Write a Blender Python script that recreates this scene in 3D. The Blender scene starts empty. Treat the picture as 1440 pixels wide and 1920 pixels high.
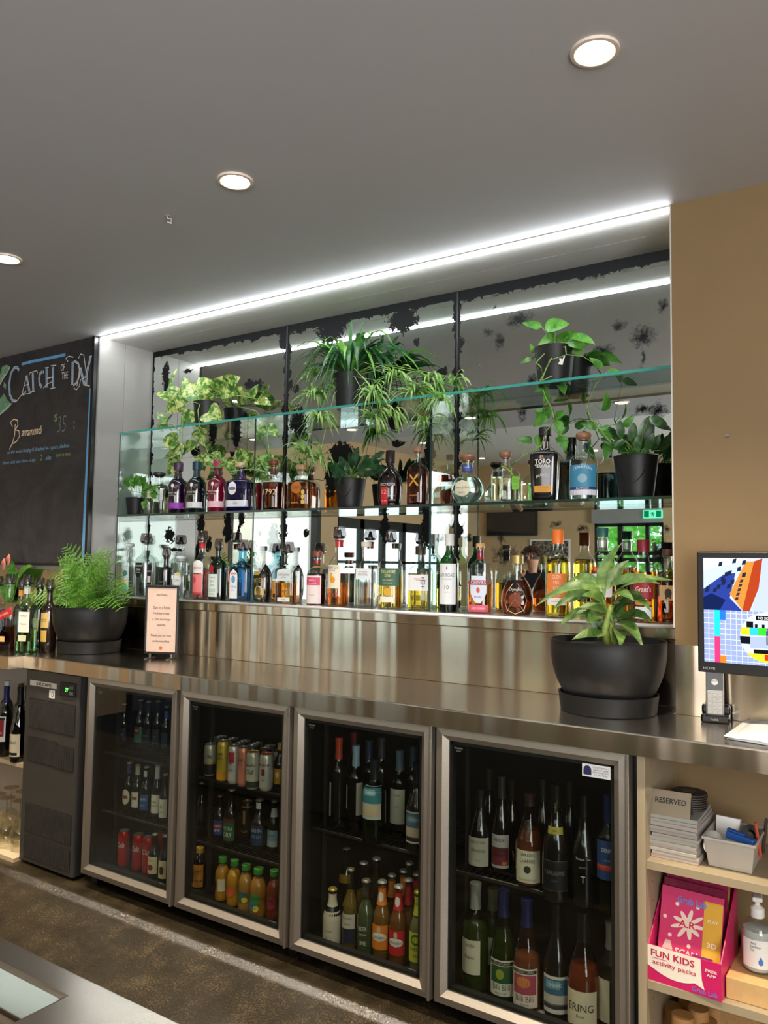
import bpy, bmesh, math, random
from mathutils import Vector, Matrix, noise
S = bpy.context.scene
COL = S.collection
PI = math.pi
rnd = random.Random(7)

def srgb(r, g, b):
    return tuple((c / 255 / 12.92) if c / 255 <= .04045 else ((c / 255 + .055) / 1.055) ** 2.4 for c in (r, g, b)) + (1.0,)

# ------------------------------------------------------------ camera
YAW, PITCH, ROLL, FPX = 0.5876, 0.0646, 0.0137, 1494.65
CAMPOS = Vector((0.6018, -2.4797, 1.3829))
FWD = Vector((-math.sin(YAW) * math.cos(PITCH), math.cos(YAW) * math.cos(PITCH), math.sin(PITCH)))
_r = Vector((math.cos(YAW), math.sin(YAW), 0)); _u = _r.cross(FWD)
RGT = _r * math.cos(ROLL) + _u * math.sin(ROLL)
UPV = -_r * math.sin(ROLL) + _u * math.cos(ROLL)
cd = bpy.data.cameras.new('camera'); cam = bpy.data.objects.new('camera', cd); COL.objects.link(cam)
cam.matrix_world = Matrix(((RGT.x, UPV.x, -FWD.x, CAMPOS.x), (RGT.y, UPV.y, -FWD.y, CAMPOS.y), (RGT.z, UPV.z, -FWD.z, CAMPOS.z), (0, 0, 0, 1)))
cd.sensor_fit = 'VERTICAL'; cd.sensor_height = 36; cd.lens = 36 * FPX / 1920; cd.clip_start = .02; cd.clip_end = 200
S.camera = cam
# ------------------------------------------------------------ world, exposure
W = bpy.data.worlds.new('world'); S.world = W; W.use_nodes = True
bg = W.node_tree.nodes['Background']; bg.inputs[0].default_value = (.80, .90, 1.0, 1); bg.inputs[1].default_value = 1.8
S.view_settings.view_transform = 'Standard'; S.view_settings.look = 'None'
S.view_settings.gamma = 1; S.view_settings.use_curve_mapping = False
S.view_settings.exposure = 0.88
cy = S.cycles
cy.max_bounces = 14; cy.diffuse_bounces = 4; cy.glossy_bounces = 7; cy.transmission_bounces = 8; cy.transparent_max_bounces = 28
cy.caustics_reflective = False; cy.caustics_refractive = False
cy.sample_clamp_indirect = 4; cy.blur_glossy = .6
cy.use_denoising = True; cy.use_adaptive_sampling = True; cy.adaptive_threshold = .02
STRIP_E, DOWN_E, BACK_E, DAY_FILL_E = 32.0, 14.0, 16.0, 230.0
SPOT_W = 84.0
ORD = 'first second third fourth fifth sixth seventh eighth ninth tenth eleventh twelfth'.split()

# measured sizes (metres); y = 0 is the face of the wall, the niche goes back to y = DN
CT = .95; H = 2.501; WN = 2.78; DN = .337; YG = .137; YR = .118; LEDGE = 1.203; G1 = 1.612; G2 = 2.034; YF = -.358

def ray(u, v):
    return FWD + RGT * ((u - 720) / FPX) - UPV * ((v - 960) / FPX)
def at(u, v, y):            # a point of the plane at depth y
    d = ray(u, v); return CAMPOS + d * ((y - CAMPOS.y) / d.y)
def atz(u, v, z):           # a point of the level z
    d = ray(u, v); return CAMPOS + d * ((z - CAMPOS.z) / d.z)

# ------------------------------------------------------------ materials
MATS = {}
def newmat(name):
    m = bpy.data.materials.new(name); m.use_nodes = True; nt = m.node_tree
    for n in list(nt.nodes): nt.nodes.remove(n)
    out = nt.nodes.new('ShaderNodeOutputMaterial'); return m, nt, out
def ramp(nt, fac, stops, interp='LINEAR'):
    r = nt.nodes.new('ShaderNodeValToRGB'); r.color_ramp.interpolation = interp
    while len(r.color_ramp.elements) < len(stops): r.color_ramp.elements.new(.5)
    for e, (p, c) in zip(r.color_ramp.elements, stops):
        e.position = p; e.color = c if len(c) == 4 else tuple(c) + (1,)
    nt.links.new(fac, r.inputs[0]); return r.outputs[0]
def noise_tex(nt, scale, stretch=(1, 1, 1), detail=4, rough=.6, loc=(0, 0, 0), dist=0):
    tc = nt.nodes.new('ShaderNodeTexCoord'); mp = nt.nodes.new('ShaderNodeMapping')
    mp.inputs['Scale'].default_value = stretch; mp.inputs['Location'].default_value = loc
    nt.links.new(tc.outputs['Object'], mp.inputs[0])
    n = nt.nodes.new('ShaderNodeTexNoise'); n.inputs['Scale'].default_value = scale
    n.inputs['Detail'].default_value = detail; n.inputs['Roughness'].default_value = rough; n.inputs['Distortion'].default_value = dist
    nt.links.new(mp.outputs[0], n.inputs['Vector']); return n.outputs['Fac']
def mathn(nt, op, a, b=None, clamp=False):
    n = nt.nodes.new('ShaderNodeMath'); n.operation = op; n.use_clamp = clamp
    for i, x in enumerate((a, b)):
        if x is None: continue
        if isinstance(x, (int, float)): n.inputs[i].default_value = x
        else: nt.links.new(x, n.inputs[i])
    return n.outputs[0]

def P(col, rough=.5, metal=0, spec=.5, vary=0.06, scale=14, bump=0, coat=0, stretch=(1, 1, 1), sheen=0):
    """principled material whose colour varies a little with procedural noise"""
    k = ('P', col, rough, metal, spec, vary, scale, bump, coat, stretch)
    if k in MATS: return MATS[k]
    m, nt, out = newmat('paint_%d' % len(MATS))
    b = nt.nodes.new('ShaderNodeBsdfPrincipled'); nt.links.new(b.outputs[0], out.inputs[0])
    c = srgb(*col)
    b.inputs['Roughness'].default_value = rough; b.inputs['Metallic'].default_value = metal
    b.inputs['Specular IOR Level'].default_value = spec; b.inputs['Coat Weight'].default_value = coat
    f = noise_tex(nt, scale, stretch)
    lo = tuple(x * (1 - vary) for x in c[:3]); hi = tuple(min(1, x * (1 + vary)) for x in c[:3])
    nt.links.new(ramp(nt, f, [(.3, lo), (.7, hi)]), b.inputs['Base Color'])
    if bump:
        bp = nt.nodes.new('ShaderNodeBump'); bp.inputs['Strength'].default_value = bump; bp.inputs['Distance'].default_value = .004
        nt.links.new(f, bp.inputs['Height']); nt.links.new(bp.outputs[0], b.inputs['Normal'])
    MATS[k] = m; return m

def EM(col, strength):
    k = ('E', col, strength)
    if k in MATS: return MATS[k]
    m, nt, out = newmat('glow_%d' % len(MATS))
    e = nt.nodes.new('ShaderNodeEmission'); e.inputs[0].default_value = srgb(*col); e.inputs[1].default_value = strength
    nt.links.new(e.outputs[0], out.inputs[0]); MATS[k] = m; return m

def SCR(col, strength=.85):          # a lit screen pixel block: emits, with a little gloss
    return EM(col, strength)

def THIN(tint=(245, 250, 248), edge=.85, rough=.01, base=.045, dens=1.0):
    """thin clear wall: see-through with a fresnel sheen"""
    k = ('T', tint, edge, rough, base, dens)
    if k in MATS: return MATS[k]
    m, nt, out = newmat('clear_%d' % len(MATS))
    t = nt.nodes.new('ShaderNodeBsdfTransparent'); t.inputs[0].default_value = srgb(*tint)
    g = nt.nodes.new('ShaderNodeBsdfGlossy'); g.inputs[0].default_value = (1, 1, 1, 1); g.inputs['Roughness'].default_value = rough
    lw = nt.nodes.new('ShaderNodeLayerWeight'); lw.inputs[0].default_value = .5
    p = mathn(nt, 'POWER', lw.outputs['Facing'], 3.5); p = mathn(nt, 'MULTIPLY', p, edge); p = mathn(nt, 'ADD', p, base, True)
    mx = nt.nodes.new('ShaderNodeMixShader'); nt.links.new(p, mx.inputs[0]); nt.links.new(t.outputs[0], mx.inputs[1]); nt.links.new(g.outputs[0], mx.inputs[2])
    nt.links.new(mx.outputs[0], out.inputs[0]); MATS[k] = m; return m

def LIQ(col, ior=1.34, rough=0.0):
    """liquid or solid coloured glass: refracts"""
    k = ('L', col, ior, rough)
    if k in MATS: return MATS[k]
    m, nt, out = newmat('liquid_%d' % len(MATS))
    g = nt.nodes.new('ShaderNodeBsdfGlass'); g.inputs[0].default_value = tuple(x ** .55 for x in srgb(*col)[:3]) + (1,); g.inputs['IOR'].default_value = ior; g.inputs['Roughness'].default_value = rough
    nt.links.new(g.outputs[0], out.inputs[0]); MATS[k] = m; return m

def LIQ2(col, mixv=.32):
    """wine or juice in a shaded place: refraction plus a diffuse share of its colour, added to brighten it"""
    k = ('L2', col, mixv)
    if k in MATS: return MATS[k]
    m, nt, out = newmat('wine_%d' % len(MATS)); g = nt.nodes.new('ShaderNodeBsdfGlass'); g.inputs[0].default_value = tuple(x ** .55 for x in srgb(*col)[:3]) + (1,); g.inputs['IOR'].default_value = 1.34
    b = nt.nodes.new('ShaderNodeBsdfDiffuse'); b.inputs[0].default_value = srgb(*col); mx = nt.nodes.new('ShaderNodeMixShader'); mx.inputs[0].default_value = mixv
    nt.links.new(g.outputs[0], mx.inputs[1]); nt.links.new(b.outputs[0], mx.inputs[2]); nt.links.new(mx.outputs[0], out.inputs[0]); MATS[k] = m; return m

def steel(name, stretch, col=(196, 190, 180), rough=.24, wav=.05, wscale=3.0, wstretch=(1, 1, .35)):
    """brushed stainless steel: grain, dull scuffs and a slow waviness of the sheet"""
    m, nt, out = newmat(name)
    b = nt.nodes.new('ShaderNodeBsdfPrincipled'); nt.links.new(b.outputs[0], out.inputs[0])
    b.inputs['Metallic'].default_value = 1
    g = noise_tex(nt, 60, stretch, 1.5, .5)
    sc = noise_tex(nt, 3, (1, 1, 1), 1.5, .5, (3, 1, 2))
    c = srgb(*col)
    nt.links.new(ramp(nt, g, [(.25, tuple(x * .95 for x in c[:3])), (.75, c[:3])]), b.inputs['Base Color'])
    r = mathn(nt, 'MULTIPLY', g, .03); r = mathn(nt, 'ADD', r, rough - .07); r2 = mathn(nt, 'MULTIPLY', sc, .14); r = mathn(nt, 'ADD', r, r2)
    nt.links.new(r, b.inputs['Roughness'])
    wv = noise_tex(nt, wscale, wstretch, 1.5, .5, (7, 3, 1))
    b1 = nt.nodes.new('ShaderNodeBump'); b1.inputs['Strength'].default_value = wav; b1.inputs['Distance'].default_value = .25
    nt.links.new(wv, b1.inputs['Height'])
    nt.links.new(b1.outputs[0], b.inputs['Normal'])
    if stretch[0] < 1:          # horizontally brushed: reflections smear across the grain
        b.inputs['Anisotropic'].default_value = .8
        tv = nt.nodes.new('ShaderNodeCombineXYZ'); tv.inputs[1].default_value = .7; tv.inputs[2].default_value = .7; nt.links.new(tv.outputs[0], b.inputs['Tangent'])
    return m

STEEL = steel('stainless_sheet', (.25, 8, 14), col=(208, 194, 174), rough=.20, wav=.13, wscale=5, wstretch=(1, 1, .08))
STEEL_TOP = steel('stainless_top', (.25, 10, 8), rough=.17, wav=.012, wscale=2.0, wstretch=(1, 1, 1))
STEEL_BAR = steel('stainless_bar', (3, 3, 3), col=(168, 160, 148), rough=.20, wav=.02)
ALU = P((168, 160, 148), .36, .85, .5, .05, 60, stretch=(1, 1, 8))
BLACK = P((14, 14, 15), .45, vary=.2)
BLACKGLOSS = P((8, 8, 9), .18, vary=.1)
WHITE = P((236, 234, 228), .5, vary=.02)

# ------------------------------------------------------------ mesh helpers
def tag(o, label=None, cat=None, group=None, kind=None):
    if label: o['label'] = label
    if cat: o['category'] = cat
    if group: o['group'] = group
    if kind: o['kind'] = kind
    return o
def thing(name, loc, label, cat, group=None, rz=0):
    o = bpy.data.objects.new(name, None); COL.objects.link(o); o.location = loc; o.rotation_euler.z = rz
    o.empty_display_size = .05
    return tag(o, label, cat, group)

class MB:
    def __init__(s): s.v = []; s.f = []; s.m = []
    def add(s, vs, fs, mi=0):
        k = len(s.v); s.v += [tuple(v) for v in vs]; s.f += [tuple(i + k for i in f) for f in fs]; s.m += [mi] * len(fs); return s
    def box(s, x0, x1, y0, y1, z0, z1, mi=0):
        return s.add([(x0, y0, z0), (x1, y0, z0), (x1, y1, z0), (x0, y1, z0), (x0, y0, z1), (x1, y0, z1), (x1, y1, z1), (x0, y1, z1)],
                     [(0, 3, 2, 1), (4, 5, 6, 7), (0, 1, 5, 4), (1, 2, 6, 5), (2, 3, 7, 6), (3, 0, 4, 7)], mi)
    def lathe(s, prof, seg=24, cx=0, cyy=0, sx=1, sy=1, mi=0, cap=True):
        vs = []; fs = []
        for r, z in prof:
            for i in range(seg):
                a = 2 * PI * i / seg; vs.append((cx + r * sx * math.cos(a), cyy + r * sy * math.sin(a), z))
        for j in range(len(prof) - 1):
            for i in range(seg):
                i2 = (i + 1) % seg; fs.append((j * seg + i, j * seg + i2, (j + 1) * seg + i2, (j + 1) * seg + i))
        if cap:
            if prof[0][0] > 1e-5: fs.append(tuple(reversed(range(seg))))
            if prof[-1][0] > 1e-5: fs.append(tuple((len(prof) - 1) * seg + i for i in range(seg)))
        return s.add(vs, fs, mi)
    def tube(s, pts, r, seg=6, mi=0, rend=None):
        pts = [Vector(p) for p in pts]; vs = []; fs = []; n = len(pts)
        for j, p in enumerate(pts):
            d = (pts[min(j + 1, n - 1)] - pts[max(j - 1, 0)]).normalized()
            a = d.cross(Vector((0, 0, 1)) if abs(d.z) < .9 else Vector((1, 0, 0))).normalized(); b = d.cross(a)
            rr = r if rend is None else r + (rend - r) * j / (n - 1)
            for i in range(seg):
                t = 2 * PI * i / seg; vs.append(p + a * rr * math.cos(t) + b * rr * math.sin(t))
        for j in range(n - 1):
            for i in range(seg):
                i2 = (i + 1) % seg; fs.append((j * seg + i, j * seg + i2, (j + 1) * seg + i2, (j + 1) * seg + i))
        fs.append(tuple(reversed(range(seg)))); fs.append(tuple((n - 1) * seg + i for i in range(seg)))
        return s.add(vs, fs, mi)
    def poly(s, pts, y, mi=0, thick=.0015):
        """a flat sheet outlined in x and z, facing -y"""
        n = len(pts); vs = [(x, y, z) for x, z in pts] + [(x, y + thick, z) for x, z in pts]
        fs = [tuple(range(n)), tuple(reversed(range(n, 2 * n)))] + [(i, i + n, (i + 1) % n + n, (i + 1) % n) for i in range(n)]
        return s.add(vs, fs, mi)
    def ribbon(s, pts, w, y, mi=0):
        """a flat drawn line in x and z, facing -y"""
        vs = []; n = len(pts); ps = [Vector(p) for p in pts]
        for i, p in enumerate(ps):
            d = (ps[min(i + 1, n - 1)] - ps[max(0, i - 1)]); d = d.normalized() if d.length > 1e-9 else Vector((1, 0)); q = Vector((-d.y, d.x)) * w / 2
            vs += [(p.x + q.x, y, p.y + q.y), (p.x - q.x, y, p.y - q.y)]
        return s.add(vs, [(2 * i, 2 * i + 1, 2 * i + 3, 2 * i + 2) for i in range(n - 1)], mi)
    def build(s, name, mats, parent=None, smooth=False, loc=None, bevel=0, seg=2, angle=40):
        me = bpy.data.meshes.new(name); me.from_pydata(s.v, [], s.f)
        if not isinstance(mats, (list, tuple)): mats = [mats]
        for m in mats: me.materials.append(m)
        if len(mats) > 1: me.polygons.foreach_set('material_index', s.m)
        if smooth: me.shade_smooth()
        me.update(); o = bpy.data.objects.new(name, me); COL.objects.link(o)
        if parent: o.parent = parent
        if loc is not None: o.location = loc
        if smooth == 'auto':
            try: me.set_sharp_from_angle(angle=math.radians(angle))
            except Exception: pass
        if bevel:
            b = o.modifiers.new('bevel', 'BEVEL'); b.width = bevel; b.segments = seg; b.limit_method = 'ANGLE'
        return o

def struct(o, label=None):
    o['kind'] = 'structure'
    return o
def box_obj(name, x0, x1, y0, y1, z0, z1, mat, parent=None, bevel=0):
    return MB().box(x0, x1, y0, y1, z0, z1).build(name, mat, parent, bevel=bevel)

# ------------------------------------------------------------ lettering
_TXT = {}
def text_geo(s, shear=0, off=0):
    k = (s, shear, off)
    if k not in _TXT:
        c = bpy.data.curves.new('t', 'FONT'); c.body = s; c.size = 1; c.resolution_u = 2; c.align_x = 'CENTER'; c.shear = shear; c.offset = off
        o = bpy.data.objects.new('t', c); COL.objects.link(o)
        bpy.context.view_layer.update()
        me = bpy.data.meshes.new_from_object(o.evaluated_get(bpy.context.evaluated_depsgraph_get()))
        vs = [(v.co.x, v.co.y) for v in me.vertices]; fs = [tuple(p.vertices) for p in me.polygons]
        bpy.data.objects.remove(o); bpy.data.meshes.remove(me); bpy.data.curves.remove(c)
        xs = [v[0] for v in vs] or [0, 1]; ys = [v[1] for v in vs] or [0, 1]
        _TXT[k] = (vs, fs, min(xs), max(xs), min(ys), max(ys))
    return _TXT[k]
def text_mb(mb, s, fn, cx, cz, h, w=None, mi=0, shear=0, off=0, rot=0, arc=0):
    """add the word s, h high and at most w wide, centred on (cx, cz); fn maps (u, z) to a point"""
    vs, fs, x0, x1, y0, y1 = text_geo(s, shear, off)
    sy = h / max(1e-6, y1 - y0); sx = sy
    if w: sx = w / (x1 - x0)
    out = []; c, q = math.cos(rot), math.sin(rot)
    for x, y in vs:
        a = (x - (x0 + x1) / 2) * sx; b = (y - (y0 + y1) / 2) * sy
        if arc: b -= arc * (a / ((x1 - x0) * sx / 2)) ** 2
        out.append(fn(cx + a * c - b * q, cz + a * q + b * c))
    mb.add(out, fs, mi)
def flat(y): return lambda u, z: (u, y, z)
# ============================================================ THE SETTING
# wall paint: warm taupe, faintly rolled
M_TAUPE = P((133, 108, 72), .6, vary=.03, scale=6, bump=.02)
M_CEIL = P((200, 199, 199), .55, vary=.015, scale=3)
M_PANEL = P((156, 153, 148), .38, .1, .5, .03, 3, stretch=(.3, 1, 8))
M_TANWALL = P((196, 168, 128), .6, vary=.03, scale=4)

XL, XR, YB, ZF, HH = -5.8, 2.6, -9.0, -.08, 3.05
# bar back wall (niche cut out of it)
w = MB()
w.box(0, XR, 0, .55, ZF, H)                       # right of the niche
w.box(-WN, 0, DN + .012, .55, ZF, H)              # behind the mirror
w.box(-WN, 0, YR + .012, DN + .012, ZF, LEDGE - .02)   # below the ledge
struct(w.build('wall_back', M_TAUPE))
w = MB(); w.box(XL, -WN, .0, .55, ZF, H)
struct(w.build('wall_front_left', M_PANEL)).name = 'wall_niche_left'
# niche ceiling panels with a fine joint, and the left reveal
n = MB(); n.box(-WN, 0, .034, .19, H - .003, H + .02); n.box(-WN, 0, .192, DN, H - .003, H + .02)
struct(n.build('trim_1', P((226, 224, 218), .42, 0, .5, .03, 3, stretch=(.3, 1, 8))))
n = MB(); n.box(-WN, -WN + .003, .002, .155, CT, H - .003); n.box(-WN, -WN + .003, .157, DN, CT, H - .003)
struct(n.build('trim_2', M_PANEL))
n = MB().box(-.004, .0, -.003, .03, LEDGE, H).build('trim_3', P((225, 222, 214), .3, .3)); struct(n)
# ceiling over the bar (a lowered bulkhead) and the higher ceiling over the dining room
YC = -2.75
c = MB(); c.box(XL, XR, YC, .033, H, HH + .1); c.box(XL, XR, .033, .55, H + .02, HH + .1)
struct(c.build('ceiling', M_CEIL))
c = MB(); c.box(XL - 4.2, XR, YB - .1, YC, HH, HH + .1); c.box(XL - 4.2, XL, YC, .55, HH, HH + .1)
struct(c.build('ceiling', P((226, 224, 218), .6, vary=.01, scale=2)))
# floor: dark anti-slip vinyl with a coved kerb up to the fridge plinth
mf, nt, out = newmat('safety_vinyl'); b = nt.nodes.new('ShaderNodeBsdfPrincipled'); nt.links.new(b.outputs[0], out.inputs[0])
g = noise_tex(nt, 170, (1, 1, 1), 3, .8); g2 = noise_tex(nt, 9, (1, 1, 1), 4, .6); mixf = mathn(nt, 'ADD', mathn(nt, 'MULTIPLY', g, .6), mathn(nt, 'MULTIPLY', g2, .4))
nt.links.new(ramp(nt, mixf, [(.36, srgb(24, 20, 13)), (.5, srgb(46, 39, 27)), (.64, srgb(76, 66, 48))]), b.inputs['Base Color'])
b.inputs['Roughness'].default_value = .34
bp = nt.nodes.new('ShaderNodeBump'); bp.inputs['Strength'].default_value = .5; bp.inputs['Distance'].default_value = .003; nt.links.new(noise_tex(nt, 120, (1, 1, 1), 3, .7), bp.inputs['Height']); nt.links.new(bp.outputs[0], b.inputs['Normal'])
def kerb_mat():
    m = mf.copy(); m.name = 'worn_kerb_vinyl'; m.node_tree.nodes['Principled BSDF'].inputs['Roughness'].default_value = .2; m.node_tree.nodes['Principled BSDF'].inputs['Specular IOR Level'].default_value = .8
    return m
struct(box_obj('floor', XL - 4.2, XR, -2.6, .12, ZF - .1, ZF, mf))
struct(box_obj('floor', XL - 4.2, XR, YB - .1, -2.6, ZF - .1, ZF, P((30, 34, 50), .9, vary=.25, scale=30)))
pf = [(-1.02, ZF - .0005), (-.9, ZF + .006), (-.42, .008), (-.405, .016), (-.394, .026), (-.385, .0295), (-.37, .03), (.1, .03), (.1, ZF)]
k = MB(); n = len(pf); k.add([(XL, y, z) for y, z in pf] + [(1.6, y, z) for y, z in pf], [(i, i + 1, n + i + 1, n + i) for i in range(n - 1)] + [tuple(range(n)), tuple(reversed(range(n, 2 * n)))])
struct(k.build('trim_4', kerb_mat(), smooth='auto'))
# dining side walls
M_WHITEWALL = P((222, 218, 206), .6, vary=.02)
w = MB()                                      # opposite wall with an opening (x -4.3..-2.95 is wall, window at -3.56..-2.5)
w.box(XL, -3.56, YB - .15, YB, ZF, HH); w.box(-2.50, XR, YB - .15, YB, ZF, HH)
w.box(-3.56, -2.50, YB - .15, YB, ZF, .55); w.box(-3.56, -2.5, YB - .15, YB, 2.62, HH)
struct(w.build('wall_opposite', M_TANWALL))
w = MB()                                      # left wall: lit room opening y -3.3..-4.95, column, window bank y -5.4..-8.0
w.box(XL - .12, XL, -.0, -3.35, ZF, HH) if False else w.box(XL - .12, XL, -3.35, .55, ZF, HH)
w.box(XL - .12, XL, -4.95, -3.35, 2.06, HH); w.box(XL - .12, XL, -5.35, -4.95, ZF, HH)
w.box(XL - .12, XL, -8.2, -5.35, 2.0, HH); w.box(XL - .12, XL, -8.2, -5.35, ZF, .35); w.box(XL - .12, XL, YB - .1, -8.2, ZF, HH)
struct(w.build('wall_left', M_TANWALL))
struct(box_obj('wall_right', XR, XR + .1, YB - .1, .55, ZF, HH, M_TANWALL))
w = MB(); w.box(XL - 4.2, XL - 4.1, YB - .1, .55, ZF, HH); w.box(XL - 4.2, XL - .12, -5.3, -5.2, ZF, HH); w.box(XL - 4.2, XL - .12, .45, .55, ZF, HH)
struct(w.build('wall_side_room', M_WHITEWALL))
M_FRAME = P((18, 20, 22), .4, vary=.1)
M_PANE = THIN((238, 246, 244), .6, .02, .04)
# window with greenery behind it, in the opposite wall
f = MB(); x0, x1 = -3.56, -2.50
for xa, xb in ((x0, x0 + .04), (x1 - .04, x1), (-3.2, -3.12), (-2.78, -2.72)): f.box(xa, xb, YB - .1, YB - .04, .55, 2.03 if xa > x0 and xb < x1 else 2.62)
for za, zb in ((.55, .6), (1.46, 1.52), (1.56, 1.62), (2.0, 2.05), (2.56, 2.62)): f.box(x0, x1, YB - .1, YB - .04, za, zb)
wf = struct(f.build('window_1', M_FRAME)); box_obj('window_pane', x0, x1, YB - .075, YB - .07, .55, 2.62, M_PANE, wf)
struct(box_obj('trim_5', x0, x1, YB - .14, YB + .1, 2.05, 2.30, P((150, 152, 150), .4, vary=.04)))
# black framed glazed doors in the left wall
f = MB(); ys = [-8.2, -7.62, -7.05, -6.5, -5.95, -5.35]
for i, yv in enumerate(ys): f.box(XL - .09, XL - .02, yv - .05 if i else yv, yv + .05 if i < 5 else yv, .35, 2.0)
for za, zb in ((.35, .45), (1.86, 2.0), (1.38, 1.42)): f.box(XL - .09, XL - .02, -8.2, -5.35, za, zb)
wf = struct(f.build('window_2', M_FRAME)); box_obj('window_pane', XL - .06, XL - .055, -8.2, -5.35, .35, 2.0, M_PANE, wf)
f = MB(); f.box(XL - .1, XL + .015, -4.97, -4.90, ZF, 2.1); f.box(XL - .1, XL + .015, -3.38, -3.32, ZF, 2.1); f.box(XL - .1, XL + .015, -4.95, -3.35, 2.02, 2.1)
struct(f.build('door_1', M_FRAME))
# exit sign on the beam
t = thing('exit_sign', (-2.62, YB + .13, 2.17), 'green running man exit sign seen in the mirror above the window', 'sign')
box_obj('sign_box', -.14, .14, -.02, .01, -.06, .06, EM((120, 235, 190), .9), t)
m = MB(); m.poly([(-.125, -.048), (-.05, -.048), (-.05, .048), (-.125, .048)], .012); m.poly([(.05, -.048), (.125, -.048), (.125, .048), (.05, .048)], .012)
m.poly([(-.03, -.04), (0, -.012), (.01, -.04), (.02, -.035), (.012, .01), (.03, .0), (.032, .01), (.008, .028), (-.02, .022), (-.03, .0), (-.02, .0), (-.012, .012), (-.012, -.012)], .012)
m.build('running_man_panel', EM((0, 130, 80), .7), t)
# wall television and two pictures seen in the mirror
t = thing('wall_television', (-4.93, YB + .05, 2.07), 'black wall mounted television seen in the mirror above the customer', 'television')
box_obj('casing', -.45, .45, -.03, .02, -.2, .2, BLACK, t, .006); box_obj('screen', -.43, .43, .0201, .022, -.18, .18, P((22, 28, 36), .08, spec=.8), t)
def art_mat(name, cols, scale, dist=2):
    m, nt, out = newmat(name); b = nt.nodes.new('ShaderNodeBsdfPrincipled'); nt.links.new(b.outputs[0], out.inputs[0]); b.inputs['Roughness'].default_value = .4
    f = noise_tex(nt, scale, (1, 1, 1), 5, .7, dist=dist); k = len(cols)
    nt.links.new(ramp(nt, f, [(.3 + .4 * i / (k - 1), srgb(*c)) for i, c in enumerate(cols)]), b.inputs['Base Color']); return m
t = thing('framed_picture', (-4.27, YB + .02, 1.5), 'white framed dark abstract picture seen in the mirror behind the customer', 'picture')
box_obj('frame', -.34, .34, -.015, .015, -.34, .31, WHITE, t, .004); box_obj('artwork', -.31, .31, .0151, .017, -.31, .28, art_mat('dark_art', [(12, 14, 24), (30, 38, 60), (170, 150, 110), (220, 220, 215)], 9), t)
t = thing('framed_picture', (XL - 3.2, -5.18, 1.35), 'grey framed pale blue picture in the bright side room', 'picture')
box_obj('frame', -.42, .42, -.015, .015, -.5, .42, P((110, 110, 108), .5), t, .004); box_obj('artwork', -.38, .38, .0151, .017, -.46, .38, art_mat('pale_art', [(150, 190, 200), (200, 222, 225), (235, 240, 240)], 4), t)

# ------------------------------------------------------------ outdoors seen through the windows
def crown(name, cx, cyv, cz, rx, rz, n, label, seed):
    r = random.Random(seed); t = thing(name, (cx, cyv, ZF), label, 'tree', 'trees outside the window'); mb = MB()
    for i in range(n):
        a, e, q = r.uniform(0, 2 * PI), math.asin(r.uniform(-1, 1)), r.uniform(.75, 1.0)
        p = Vector((rx * q * math.cos(a) * math.cos(e), rx * q * math.sin(a) * math.cos(e), cz + rz * q * math.sin(e)))
        d = Vector((r.uniform(-1, 1), r.uniform(-1, 1), r.uniform(-1, 1))).normalized(); s = d.cross(Vector((r.random(), r.random(), r.random()))).normalized(); l = r.uniform(.06, .12)
        mb.add([p - d * l, p + s * l * .45, p + d * l, p - s * l * .45], [(0, 1, 2, 3)])
    o = mb.build('foliage', LEAFG, t); o['kind'] = 'stuff'
    MB().tube([(0, 0, 0), (.05, .03, cz * .6), (.0, .0, cz)], .09, 8, rend=.04).build('trunk', P((84, 66, 48), .8), t)
# ============================================================ LEAVES AND PLANTS
def leafmat(name, cols, scale=20, trans=.25, rough=.38, pos=None, stretch=(1, 1, 1)):
    m, nt, out = newmat(name); b = nt.nodes.new('ShaderNodeBsdfPrincipled'); b.inputs['Roughness'].default_value = rough; b.inputs['Specular IOR Level'].default_value = .45
    f = noise_tex(nt, scale, stretch, 3, .6, dist=.8); k = len(cols)
    pos = pos or [.3 + .4 * i / (k - 1) for i in range(k)]
    c = ramp(nt, f, [(p, srgb(*q)) for p, q in zip(pos, cols)]); nt.links.new(c, b.inputs['Base Color'])
    t = nt.nodes.new('ShaderNodeBsdfTranslucent'); nt.links.new(c, t.inputs[0])
    mx = nt.nodes.new('ShaderNodeMixShader'); mx.inputs[0].default_value = trans; nt.links.new(b.outputs[0], mx.inputs[1]); nt.links.new(t.outputs[0], mx.inputs[2]); nt.links.new(mx.outputs[0], out.inputs[0]); return m
LEAFG = leafmat('tree_leaf', [(60, 130, 40), (110, 190, 70), (170, 225, 110)], 1.5, .4)
L_POTH = leafmat('pothos_leaf', [(52, 110, 36), (84, 150, 52), (120, 178, 74)], 26)
L_VARI = leafmat('variegated_leaf', [(52, 100, 42), (104, 150, 60), (196, 208, 124), (228, 230, 172)], 34, .25, pos=[.36, .48, .56, .75])
L_SPID = leafmat('spider_leaf', [(58, 116, 44), (96, 156, 60), (150, 196, 92)], 12)
L_SPIDL = leafmat('spider_leaf_pale', [(84, 138, 54), (132, 176, 84), (184, 206, 126)], 14)
L_SPIDD = leafmat('spider_leaf_dark', [(28, 66, 38), (46, 96, 52), (90, 140, 80)], 12)
L_FERN = leafmat('fern_leaf', [(58, 104, 30), (94, 146, 50), (138, 186, 80)], 18, .3)
L_LILY = leafmat('lily_leaf', [(50, 76, 32), (84, 118, 52), (138, 162, 90)], 16, .2)
L_DARK = leafmat('glossy_dark_leaf', [(18, 46, 24), (32, 70, 38), (60, 104, 60)], 22, .12, .25)
L_ZZ = leafmat('zz_leaf', [(28, 58, 26), (48, 86, 40), (84, 124, 64)], 22, .15, .28)
M_STEM = P((120, 156, 70), .5, vary=.15)
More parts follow.
